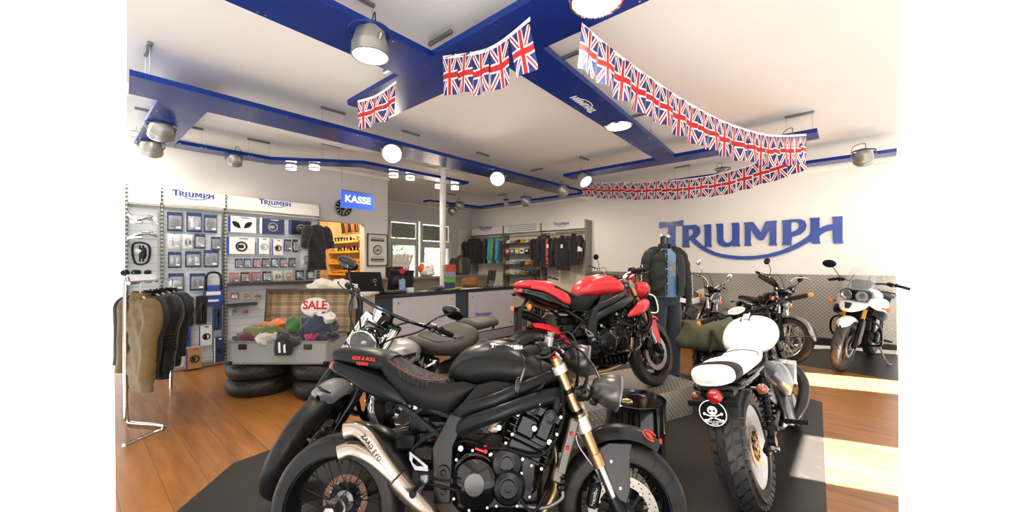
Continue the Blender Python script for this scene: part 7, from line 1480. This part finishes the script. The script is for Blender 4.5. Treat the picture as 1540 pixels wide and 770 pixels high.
# framed poster, clock, KASSE sign
pa, pb_ = at_y(551.5, 352, YL), at_y(582, 400, YL); cx, cz, pw, ph = (pa.x+pb_.x)/2, (at_y(567,352,YL).z+at_y(567,400,YL).z)/2, pb_.x-pa.x, at_y(567,352,YL).z-at_y(567,400,YL).z
e = thing('framed_poster', 'black framed grey poster with a round club emblem beside the window', 'poster', (cx, YL-.02, cz)); g = G(); t = .018
g.bx(-pw/2, pw/2, -.015, .018, ph/2-t, ph/2); g.bx(-pw/2, pw/2, -.015, .018, -ph/2, -ph/2+t); g.bx(-pw/2, -pw/2+t, -.015, .018, -ph/2, ph/2); g.bx(pw/2-t, pw/2, -.015, .018, -ph/2, ph/2); obj('picture_frame', g, gloss_black, e)
g = G(); g.bx(-pw/2+t, pw/2-t, .0, .015, -ph/2+t, ph/2-t); pr = obj('poster_print', g, mat('poster_grey', 'c9c9c2', .5), e)
dk_ = mat('poster_ink', '4c4c4c', .6); g = G(); g.torus((0,-.002,0), pw*.2, .012, (0,1,0), 32, 5); g.torus((0,-.002,0), pw*.13, .004, (0,1,0), 32, 5); g.ell((0,-.002,.012), (.018,.002,.02), 12, 6); g.ell((-.02,-.002,-.012), (.018,.002,.018), 12, 6); g.ell((.02,-.002,-.012), (.018,.002,.018), 12, 6)
for z in (.30, -.30): g.box((0,-.001,z*ph), (pw*.66,.002,.045)); 
g.box((0,-.001,.37*ph), (pw*.6,.002,.012)); g.box((0,-.001,-.22*ph), (pw*.6,.002,.01)); g.box((0,-.001,-.37*ph), (pw*.6,.002,.014)); obj('poster_emblem', g, dk_, pr)
g = G()
for k in range(16):
    a = 2*PI*k/16; g.box((pw*.165*math.cos(a), -.0065, pw*.165*math.sin(a)), (.012,.002,.016), Matrix.Rotation(-a+PI/2,3,'Y'))
obj('emblem_letters', g, mat('poster_grey'), pr)
pc = at_y(515.5, 312.5, YL); r = (at_y(528.5,312,YL).x-at_y(503,312,YL).x)/2
e = thing('wall_clock', 'round wall clock with a black dial partly behind the blue sign', 'clock', (pc.x, YL-.002, pc.z)); g = G(); g.lathe([(r,0),(r,.035),(r*.93,.042),(r*.9,.03)], (0,0,0), (0,-1,0), 40); obj('clock_rim', g, cast_alu, e)
g = G(); g.lathe([(r*.92,.024),(0,.024)], (0,0,0), (0,-1,0), 40); fc = obj('clock_face', g, gloss_black, e); g = G()
for k in range(12): a = 2*PI*k/12; g.box((r*.72*math.cos(a), -.027, r*.72*math.sin(a)), (.014,.003,.03), Matrix.Rotation(-a+PI/2,3,'Y'))
g.box((0,-.0262,0), (r*1.7,.002,.006)); g.lathe([(r*.45,.0255),(r*.42,.0265)], (0,0,0), (0,-1,0), 24); obj('clock_marks', g, packw, fc); g = G(); g.box((.03,-.03,.02), (.10,.003,.008), Matrix.Rotation(.9,3,'Y')); g.box((.02,-.032,-.04), (.12,.003,.006), Matrix.Rotation(-1.2,3,'Y')); obj('clock_hands', g, packw, fc)
KY = 5.62; ka, kb = at_y(512.5, 300, KY), at_y(562, 300, KY); kz1, kz0 = at_y(537, 290, KY).z, at_y(537, 314, KY).z
e = thing('hanging_sign', 'glowing blue hanging sign reading KASSE', 'sign', ((ka.x+kb.x)/2, KY, (kz0+kz1)/2)); w_, h_ = kb.x-ka.x, kz1-kz0
g = G(); g.bx(-w_/2, w_/2, -.006, .006, -h_/2, h_/2, bev=.002); sp = obj('sign_panel', g, mat('kasse_blue', '3a5ae0', .3, emis='3a62f0', es=.75, var=0), e)
g = G(); g.bx(-w_/2, w_/2, -.012, .012, h_/2, h_/2+.015); obj('sign_rail', g, cast_alu, sp)
g = G(); text_geo('KASSE', h_*.58, g, frame((0,-.0085,.01), (1,0,0), (0,0,1)), .004, sx=w_*.82/(h_*.58*2.85) if h_ else 1, bold=.003); obj('sign_lettering', g, mat('kasse_white', 'ffffff', .4, emis='e8f0ff', es=1.3, var=0), sp)
for s in (-1, 1): g = G(); g.cyl((s*w_*.46,0,h_/2), (s*w_*.46,0,ZB-(kz0+kz1)/2), .003, n=6); obj('sign_wire', g, steel, e)
# ================================================================ storeroom shelving
XS = 3.72; sz_ = [1.85, 1.645, 1.413, 1.19, .95, .70, .45]; woodl = mat('pale_shelf_wood', 'd8b878', .55); yel = mat('shelf_edge_yellow', 'e8b418', .45)
e = thing('storeroom_shelving', 'pale wooden shelves with yellow edge strips seen through the opening', 'shelving', (XS, 7.22, 0)); 
for i, z in enumerate(sz_):
    g = G(); g.bx(0, .28, 0, 1.34, z-.02, z, bev=.002); sh = obj('shelf_board', g, woodl, e); g = G(); g.bx(-.008, 0, 0, 1.34, z-.035, z+.005); obj('shelf_edge', g, woodl if i == 0 else yel, sh)
g = G(); g.bx(.26,.28,0,1.34,.004,2.4); g.bx(.0,.26,1.33,1.35,.004,2.4); obj('shelving_frame', g, mat('cream_paint'), e)
rn = random.Random(5); K1 = ['black', 'white', 'red', 'silver']; KM = {'black': packk, 'white': packw, 'red': prodr, 'silver': prods}
for i in (0, 1):
    for j in range(9):
        c_ = K1[rn.choice((0,0,1,0,2,3))]; hh = rn.uniform(.05,.11); wd = rn.uniform(.05,.09); o = thing('parts_bottle' if j % 2 else 'parts_box', '%s %s, %s from the near end of the %s storeroom shelf' % (c_, 'bottle' if j % 2 else 'small box', ord_[j], ('top', 'second')[i]), 'bottle' if j % 2 else 'box', (XS+.08, 7.22+.08+.135*j, sz_[i]+.001), 0, 'small goods on the upper storeroom shelves')
        g = G()
        if j % 2: g.lathe([(0,0),(wd*.4,0),(wd*.4,hh*.7),(wd*.15,hh*.85),(wd*.15,hh),(0,hh)], n=14)
        else: g.box((0,0,hh/2), (wd*.9,wd,hh), bev=.004)
        obj('container', g, KM[c_], o); g = G(); g.box((-wd*.46,0,hh*.4), (.003,wd*.6,hh*.4)); obj('paper_label', g, KM['white' if c_ != 'white' else 'black'], o)
bagm = mat('golden_parts_bag', 'c98f3a', .35, var=.3, nscale=50)
for i in (2, 3, 4, 5):
    for j in range(7):
        o = heap('golden bag of small parts, %s from the near end of the %s storeroom shelf' % (ord_[j], ('third', 'fourth', 'fifth', 'sixth')[i-2]), (XS+.11, 7.22+.12+.18*j, sz_[i]+.045), 0, (.09,.085,.036), bagm, 50+i*9+j, name='parts_bag', cat='bag of parts', group='golden parts bags on the storeroom shelves')
e = thing('key_board', 'board hung with many small black and red straps high in the storeroom', 'hanging board', (XS+.2, 7.6, 2.15)); g = G(); g.bx(.03,.05,-.3,.8,-.12,.32); obj('board', g, mat('cream_paint'), e)
for j in range(14):
    g = G(); y = -.25+.075*j; g.tube([(0,y,.22),(-.01,y+.01,.1),(.0,y-.01,-.02-.03*(j % 3)),(.01,y+.02,-.10)], .014, 6, 3); obj('strap', g, [packk, prodk, prodr, prods][j % 4], e)
e = thing('wall_shelving', 'short pale wooden shelves on the back wall of the storeroom', 'shelving', (DX0-.45, 8.55, 0))
for i in range(7): g = G(); g.bx(0, .95, 0, .32, .55+.26*i, .57+.26*i); sh = obj('shelf_board', g, woodl, e)
g = G(); g.bx(-.02,0,0,.33,.004,2.3); g.bx(.95,.97,0,.33,.004,2.3); obj('shelf_upright', g, woodl, e)
for i in range(6):
    for j in range(4): o = thing('spare_part_box', '%s box, %s from the left on the %s back shelf of the storeroom' % (['dark', 'orange', 'dark', 'pale'][(i+j) % 4], ord_[j], ord_[i]), 'box', (DX0-.38+.22*j+.05, 8.68, .571+.26*i), 0, 'boxes on the short storeroom shelves'); g = G(); g.box((0,0,.07), (.15,.2,.14), bev=.004); obj('carton', g, [packk, mat('box_orange', 'c0642c', .5), prodk, cream][(i+j) % 4], o)
e = thing('added_storeroom_lamp', 'added warm lamp lighting the storeroom from an unseen spot', 'lamp', (3.1, 7.75, 2.54)); g = G(); g.lathe([(.0,0),(.09,0),(.09,-.03),(.0,-.045)], n=24); obj('added_lamp_glow', g, glow, e); light('lamp_light', e, (0,0,-.12), DN, 38, .08, None, (1,.68,.36))  # added lamp, put in to light the storeroom
# ================================================================ clothing shelves on the right wall, far end
XF = 8.50
def X_(px, py, x=XF): return at_x(px, py, x)
yy = [X_(p, 350).y for p in (709, 757, 813.5, 881)]
for i in range(3):
    a, b = yy[i+1], yy[i]; top = X_(881, 330).z; bot = X_(881, 343).z; W_ = b-a
    e = thing('clothing_bay', ['far clothing bay with dark and bright jackets hanging under a lettered header', 'middle clothing bay with caps and gift shelves under a header with blue lines', 'near clothing bay with black polo tops under a lettered header'][i], 'display shelf', (XF, a, 0), 0, 'clothing bays on the far right wall')
    g = G(); g.bx(.25,.27,.02,W_-.02,.1,bot); obj('back_panel', g, mat('beige_back_panel', 'd9cdbb', .6), e); g = G(); g.bx(0,.03,0,.025,.0035,top+.02,bev=.003); g.bx(.03,.29,.005,.018,.0035,top); obj('upright', g, perf, e)
    if i == 0: g = G(); g.bx(0,.29,W_-.025,W_,.0035,top+.02,bev=.003); obj('upright', g, perf, e)
    g = G(); g.bx(-.01,.01,.03,W_-.03,bot,top,bev=.003); g.bx(.01,.28,.03,W_-.03,top-.015,top); hd_ = obj('header', g, whiteb, e); g = G(); g.bx(.0,.03,.03,W_-.03,bot-.06,bot-.03); obj('light_rail', g, upr, e)
    if i != 1:
        c1, c2 = ((721, 740) if i == 0 else (833, 856)); cm = X_((c1+c2)/2, 344 if i == 0 else 337.5); sw = abs(X_(c1,340).y-X_(c2,340).y); g = G(); logo(g, frame((-.014, cm.y-a, cm.z), (0,-1,0), (0,0,1)) @ Matrix.Scale(sw, 4), -.003); obj('header_lettering', g, blue, hd_)
    else:
        g = G(); [g.bx(-.013,-.01,W_*.12,W_*.85,bot+.05+.05*k,bot+.062+.05*k) for k in range(4)]; obj('header_lines', g, blue, hd_)
    if i == 1:
        for k, py in enumerate((365.5, 381.5, 398.5, 414.5)):
            z = X_(785, py).z; g = G(); g.bx(-.06,.25,.03,W_-.03,z-.018,z,bev=.002); obj('shelf_board', g, mat('dark_shelf'), e)
    else:
        g = G(); z = X_(848 if i else 730, 350 if i else 356).z; g.cyl((-.05,.05,z),(-.05,W_-.05,z), .013, n=10); [g.cyl((-.05,y,z),(.2,y,z), .01, n=8) for y in (.06, W_-.06)]; obj('garment_rail', g, chrome, e)
ym, yM = yy[2], yy[1]; levels = [X_(785, p).z for p in (365.5, 381.5, 398.5, 414.5)]
shelfn = ['top', 'second', 'third', 'lowest']
CAPC = [('black', '17171a'), ('red', 'b02828'), ('cream', 'd8cfba'), ('yellow', 'd8a828'), ('brown', '5a4030'), ('grey', '8a8a88'), ('white', 'e8e4da')]
sp_ = (yM-ym-.3)/6
for j in range(7):
    n_, c_ = CAPC[j]; e = thing('baseball_cap', '%s baseball cap on the top gift shelf of the middle clothing bay' % n_, 'cap', (XF+.08, ym+.14+sp_*j, levels[0]+.001), PI, 'caps on the top gift shelf'); g = G(); g.lathe([(.09,0),(.088,.04),(.07,.085),(.03,.11),(0,.113)], n=20); cb = obj('cap_crown', g, mat('cap_'+n_, c_, .8), e); g = G(); g.sweep([(.07,0,.012),(.12,0,.014),(.16,0,.006)], [.08,.075,.045], .004, n=12, e=2.6, k=3); obj('cap_peak', g, mat('cap_'+n_), cb)
for j in range(7):
    n_, c_ = [('orange', 'd8601c'), ('red', 'c03020'), ('black', '17171a'), ('white', 'e8e4da'), ('yellow', 'e0c020'), ('blue striped', '4a6ab0'), ('scarlet', 'd83c2c')][j]
    e = thing('gift_box', '%s gift box standing on the second shelf of the middle clothing bay' % n_, 'box', (XF+.05, ym+.14+sp_*j, levels[1]+.001), 0, 'gift boxes on the second shelf'); g = G(); g.box((0,0,.07), (.1,sp_*.85,.14), bev=.005); bb_ = obj('carton', g, mat('gift_'+n_, c_, .5), e); g = G(); g.box((-.052,0,.08), (.003,sp_*.5,.05)); obj('printed_stripe', g, packw if n_ != 'white' else packk, bb_)
    n_, c_ = [('tan', 'b89a68'), ('red', 'b02a24'), ('yellow', 'd8b838'), ('brown', '4c342a'), ('turquoise', '3aa0b8'), ('white', 'e4e0d8'), ('ivory', 'dcd4c0')][j]
    for q in range(2): heap('%s folded shirt, %s in its pile on the third shelf of the middle clothing bay' % (n_, ('lower', 'upper')[q]), (XF+.08, ym+.14+sp_*j, levels[2]+.035+.055*q), 0, (.13,sp_*.52,.03), cl('shirt_'+n_, c_), 200+j*3+q, name='folded_shirt', cat='shirt', group='folded shirts on the third shelf', fold=.45)
    n_, c_ = [('black', '1a1a1c'), ('navy', '28304a'), ('brown leather', '6a4c30'), ('khaki', '8a7848'), ('pale grey', 'a8a8a8'), ('white', 'dcd8d0'), ('beige', 'b8a888')][j]
    heap('%s bag or hat on the lowest shelf of the middle clothing bay' % n_, (XF+.08, ym+.14+sp_*j, levels[3]+.085), 0, (.13,sp_*.5,.085), cl('bag_'+n_, c_), 240+j, name='soft_bag', cat='bag', group='bags on the lowest shelf', fold=.5)
# hanging clothes
zA, zC = X_(730, 356).z-.1, X_(848, 350).z-.1
def hang(px, rz, m, lab, grp, z, trim=None, h=.70, w_=.22, nm='jacket', cat='jacket', open_=None, x=XF-.06, sl=.6, so=-.01):
    p = at_x(px, 370, x); p.z = z; return garment(nm, lab, cat, p, rz, m, h, w_, .07, sl, open_=open_, group=grp, trim=trim, sleeve_out=so)
GA = 'jackets hanging in the far clothing bay'
for k, (px, c_, lab) in enumerate(((707, '2a2622', 'dark brown leather jacket leftmost'), (713, '1b1a1a', 'black leather jacket second'), (719, '262220', 'dark leather jacket third'), (731, '23211f', 'black hooded top with a yellow badge fourth'), (736.5, '4aa8cc', 'light blue and black jersey fifth'), (741, '5fae3a', 'green and black jersey sixth'), (744.5, '4a3a44', 'plum grey jersey seventh'), (748, '3f9cc4', 'sky blue jersey last'))):
    hang(px, -PI/2-.75 if k > 2 else -PI/2+.5, cl('hung_%d' % k, c_), lab+' on the rail of the far clothing bay', GA, zA, w_=.20 if k < 3 else .17, h=.72)
GC = 'black tops hanging in the near clothing bay'
bp = cl('polo_black', '1b1920')
hang(812, -PI/2+.1, bp, 'black long sleeved top with a pale tag, leftmost in the near clothing bay', GC, zC, h=.78, w_=.24)
h1 = hang(824, -PI/2+.25, bp, 'black jacket with a red and white zip stripe in the near clothing bay', GC, zC, open_=mat('zip_red', 'b83a34', .6), h=.8, w_=.24, x=XF-.1)
h2 = hang(846, -PI/2+.1, bp, 'black polo with red collar trim in the middle of the near clothing bay', GC, zC-.02, h=.85, w_=.23, nm='polo_shirt', cat='polo shirt', x=XF-.12, sl=.3, so=.04)
hang(863, -PI/2-.15, bp, 'black top with white sleeve stripes, rightmost in the near clothing bay', GC, zC+.02, trim=packw, h=.75, w_=.23)
for h_ in (h1, h2): obj('swing_tag', G().box((.03,-.105,-.24), (.06,.004,.09), bev=.002), packw, h_)
p = at_d(692, 396, 9.3); p.z = 1.55
garment('jacket', 'short grey and tan jacket on a bust stand left of the far clothing bay', 'jacket', p, rzi+.2, cl('grey_tan_cloth', '4a4844'), .5, .17, .09, .4, open_=mat('tan_suede', 'a07c50', .8), hanger=False, sleeve_out=0)
g = G(); g.cyl((0,0,0),(0,0,1.56-.0), .02, n=12); g.lathe([(0,0),(.17,0),(.17,.015),(.02,.04)], n=24); o = obj('bust_stand', g, satin_black); o.location = (p.x, p.y, .004); tag(o, 'black pole stand carrying the grey and tan jacket', 'stand')
# ================================================================ mannequin with leather jacket
mp = at_d(1000, 396, 4.72); rzm = rzi+.12
e = thing('mannequin', 'headless black mannequin standing in front of the wall lettering', 'mannequin', (mp.x, mp.y, .004), rzm)
skinb = mat('mannequin_black', '16161a', .25, coat=.3)
g = G(); g.sweep([(0,0,.93),(0,0,1.05),(0,-.01,1.22),(0,-.01,1.40),(0,0,1.50),(0,.005,1.56),(0,.0,1.62),(0,-.005,1.68),(0,-.01,1.72)], [.15,.145,.17,.195,.17,.075,.056,.055,.055], [.10,.095,.12,.12,.09,.06,.056,.056,.056], n=24, k=4, up=(0,1,0))
obj('torso', g, skinb, e, 60); g = G(); g.lathe([(.056,0),(.058,.012),(.05,.024),(0,.026)], (0,-.01,1.715), (0,-.15,1), 24); obj('neck_cap', g, chrome, e)
for s in (-1, 1):
    g = G(); g.sweep([(s*.085,0,.95),(s*.095,-.005,.75),(s*.10,-.01,.50),(s*.105,.01,.25),(s*.11,.01,.07)], [.095,.085,.065,.05,.04], [.10,.09,.07,.06,.045], n=18, k=4, up=(0,1,0)); obj('leg', g, skinb, e, 60)
    g = G(); g.sweep([(s*.11,.05,.035),(s*.112,-.02,.04),(s*.118,-.12,.028),(s*.12,-.19,.018)], [.03,.04,.045,.03], [.035,.038,.028,.018], n=14, k=3); obj('foot', g, skinb, e, 60)
    g = G(); g.sweep([(s*.265,-.04,.90),(s*.27,-.055,.86),(s*.27,-.065,.80)], [.022,.03,.022], [.016,.018,.012], n=12, k=3, up=(0,1,0)); [g.tube([(s*.27+.012*q,-.065,.80),(s*.27+.013*q,-.07,.76),(s*.27+.013*q,-.066,.73+.004*abs(q))], [.008,.007,.005], 8, 2) for q in (-1.4,-.5,.5,1.4)]; g.tube([(s*.25,-.06,.86),(s*.24,-.075,.83),(s*.24,-.08,.80)], [.009,.008,.006], 8, 2); obj('hand', g, skinb, e, 60)
g = G(); den = cl('dark_denim', '27303e')
g.sweep([(0,0,1.04),(0,0,.98),(0,0,.90)], [.165,.175,.18], [.115,.125,.13], n=24, k=3, up=(0,1,0))
for s in (-1, 1): g.sweep([(s*.085,0,.94),(s*.095,-.005,.75),(s*.105,-.008,.50),(s*.11,.01,.25),(s*.112,.01,.06)], [.105,.10,.082,.078,.082], [.118,.105,.085,.08,.085], n=20, k=4, up=(0,1,0))
g.v = [(x+.004*math.sin(z*60+y*30), y+.004*math.sin(z*47+x*50), z) for x, y, z in g.v]; o = obj('jeans', g, den, None, 60); o.location = e.location; o.rotation_euler = (0,0,rzm); tag(o, 'dark blue jeans worn by the mannequin', 'jeans')
o = obj('t_shirt', (lambda g: (g.sweep([(0,-.01,1.00),(0,-.012,1.12),(0,-.018,1.26),(0,-.018,1.42),(0,-.0,1.53),(0,0,1.575)], [.175,.17,.18,.185,.14,.075], [.125,.12,.135,.14,.11,.07], n=26, k=4, up=(0,1,0)), g)[1])(G()), cl('steel_blue_cotton', '5f83ac'), None, 60); o.location = e.location; o.rotation_euler = (0,0,rzm); tag(o, 'steel blue t-shirt with a grey print worn under the black jacket', 't-shirt')
q = o; g = G(); g.grid(lambda u, v: (-.03+.075*u, -.162+.004*math.sin(v*PI)+.3*(u-.5)**2*.02, 1.42-.17*v), 6, 8, thick=.002); obj('shirt_print', g, mat('grey_print', '7c7f82', .8, var=.35, nscale=50), q)
# leather jacket, open at the front
J = thing('jacket', 'black leather jacket with chequered sleeve stripes on the mannequin, worn open', 'jacket', e.location, rzm); lj = leather('jacket_leather_worn', '222422', var=.12)
def jf(u, v):
    A = math.radians(-90+17)+math.radians(360-34)*u; z = 1.56-.55*v; hw = .205+.028*math.sin(v*PI*.8)-.13*max(0, (.14-v)/.14)**1.8; hd2 = .15+.012*math.sin(v*PI)-.055*max(0, (.18-v)/.18)**1.5
    return (hw*sgn(math.cos(A))*abs(math.cos(A))**.85+.005*math.sin(v*18+u*9), -.012+hd2*sgn(math.sin(A))*abs(math.sin(A))**.85+.005*math.sin(v*25+u*30), z)
g = G(); g.grid(jf, 60, 26, thick=-.008); jb = obj('jacket_body', g, lj, J, 70)
for s in (-1, 1):
    g = G(); g.sweep([(s*.08,0,1.565),(s*.14,0,1.545),(s*.20,0,1.49),(s*.238,-.005,1.38),(s*.258,-.01,1.24),(s*.262,-.03,1.08),(s*.258,-.045,.88)], [.03,.055,.066,.066,.062,.056,.046], [.055,.075,.08,.072,.065,.058,.048], n=20, k=5, up=(0,1,0)); g.v = [(x+.004*math.sin(z*60), y+.005*math.sin(z*48+s), z) for x, y, z in g.v]; sv = obj('sleeve', g, lj, jb, 70)
    g = G(); pts = [(s*.300,-.03,1.38),(s*.318,-.04,1.24),(s*.316,-.06,1.08),(s*.302,-.075,.92)]
    P_ = [Vector(q_) for q_ in spline(pts, 8)]
    for i in range(len(P_)-1):
        for k_ in range(2):
            if (i+k_) % 2: g.box((P_[i]+P_[i+1])/2+Vector((0, -.008+.014*k_, 0)), (.006,.012,.016))
    obj('chequered_stripe', g, packw, sv)
    g = G(); g.sweep([(s*.02,-.075,1.60),(s*.055,-.055,1.60),(s*.07,.02,1.605),(0,.06,1.61)], .006, .028, n=8, e=4, k=4, up=(0,0,1)); obj('collar', g, lj, jb)
    g = G(); g.grid(lambda u, v, s=s: (s*(.052+.0*v+.012*u), -.160-.003*math.sin(u*9), 1.54-.51*v), 2, 10, thick=.006); obj('front_placket', g, lj, jb)
    g = G(); g.tube([(s*.06,-.168,1.43),(s*.12,-.160,1.425),(s*.17,-.125,1.42)], .003, 5, 3); g.tube([(s*.07,-.168,1.12),(s*.12,-.163,1.11)], .003, 5, 2); obj('seam', g, satin_black, jb)
g = G(); bolts(g, [(-.062,-.168,1.50-.085*i) for i in range(6)], (0,-1,0), .008, L=.006); obj('press_studs', g, mat('brass_cap'), jb)
g = G(); g.box((.13,-.17,.965), (.07,.004,.05), Matrix.Rotation(.2,3,'Y')); o = obj('swing_tag', g, mat('tag_paper', 'd8dade', .5)); o.location = e.location; o.rotation_euler = (0,0,rzm); tag(o, 'small pale swing tag hanging below the jacket of the mannequin', 'tag')
# white rounded mirror frame above the red bike's radiator
e2 = at_d(978, 458, 4.38); th_ = thing('mirror_frame', 'white rimmed rectangular mirror standing on the platform behind the red motorcycle', 'mirror', (e2.x, e2.y, PZ if False else 0.004), rzi); g = G(); pts = [(-.055,0,1.04),(.05,0,1.02),(.082,0,.855),(-.044,0,.875)]; g.tube([(x,y,z) for x,y,z in spline(pts, 4, True)], .009, 8, 1, closed=True); obj('mirror_rim', g, whitep, th_); g = G(); g.prism([(x,z) for x,y,z in spline(pts, 4, True)], (0,.004,0), (1,0,0), (0,0,1), (0,.004,0)); obj('mirror_glass', g, mat('dark_glass', '181a1c', .08), th_); g = G(); g.cyl((.02,.006,0),(.02,.006,.92), .008, n=10); g.lathe([(0,0),(.09,0),(.09,.008),(.01,.015)], (.02,.006,0), n=20); obj('mirror_stand', g, satin_black, th_)
# ================================================================ unseen shop front that shapes the light (behind and right of the camera) and the sun
def wall_holes(name, axis, at, a0, a1, holes, h=5.2, th=.16):
    hs = sorted(holes); g = G(); cur = a0
    def b(p, q, z0, z1):
        if q-p < .005 or z1-z0 < .005: return
        g.bx(p, q, at-th, at, z0, z1) if axis == 'x' else g.bx(at-th, at, p, q, z0, z1)
    for (p, q, z0, z1) in hs: b(cur, p, 0, h); b(p, q, 0, z0); b(p, q, z1, h); cur = q
    b(cur, a1, 0, h); return struct(name, g, plaster_l)
wall_holes('unseen_wall_front', 'x', -2.2, -1.4, 9.0, [(-1.2, 1.55, .15, 2.6), (3.98, 4.86, .1, 2.28), (6.5, 7.2, .1, 2.52)])  # unseen wall, openings and height set to shape sun patches and reflections
wall_holes('unseen_wall_side', 'y', -1.25, -2.2, 6.4, [(.2, 3.6, .4, 2.5)])  # unseen wall added to give reflections a darker side
L = bpy.data.lights.new('sun', 'SUN'); L.energy = 125; L.angle = math.radians(.6); L.color = (1, .96, .92)
o = bpy.data.objects.new('sun', L); COL.objects.link(o); o.rotation_euler = Vector((-.33, 1, -.85)).to_track_quat('-Z', 'Y').to_euler(); o.location = (5, -6, 6)

g = G(); g.prism([(-1.41,-2.36),(9.0,-2.36),(9.0,-1.88),(.02,-.03),(-.03,.35),(-.62,8.6),(-1.41,8.6)], (0,0,ZC+.005), (1,0,0), (0,1,0), (0,0,.15)); struct('unseen_ceiling_outer', g, ceilm)  # unseen roof piece added to hold back sky light behind the camera
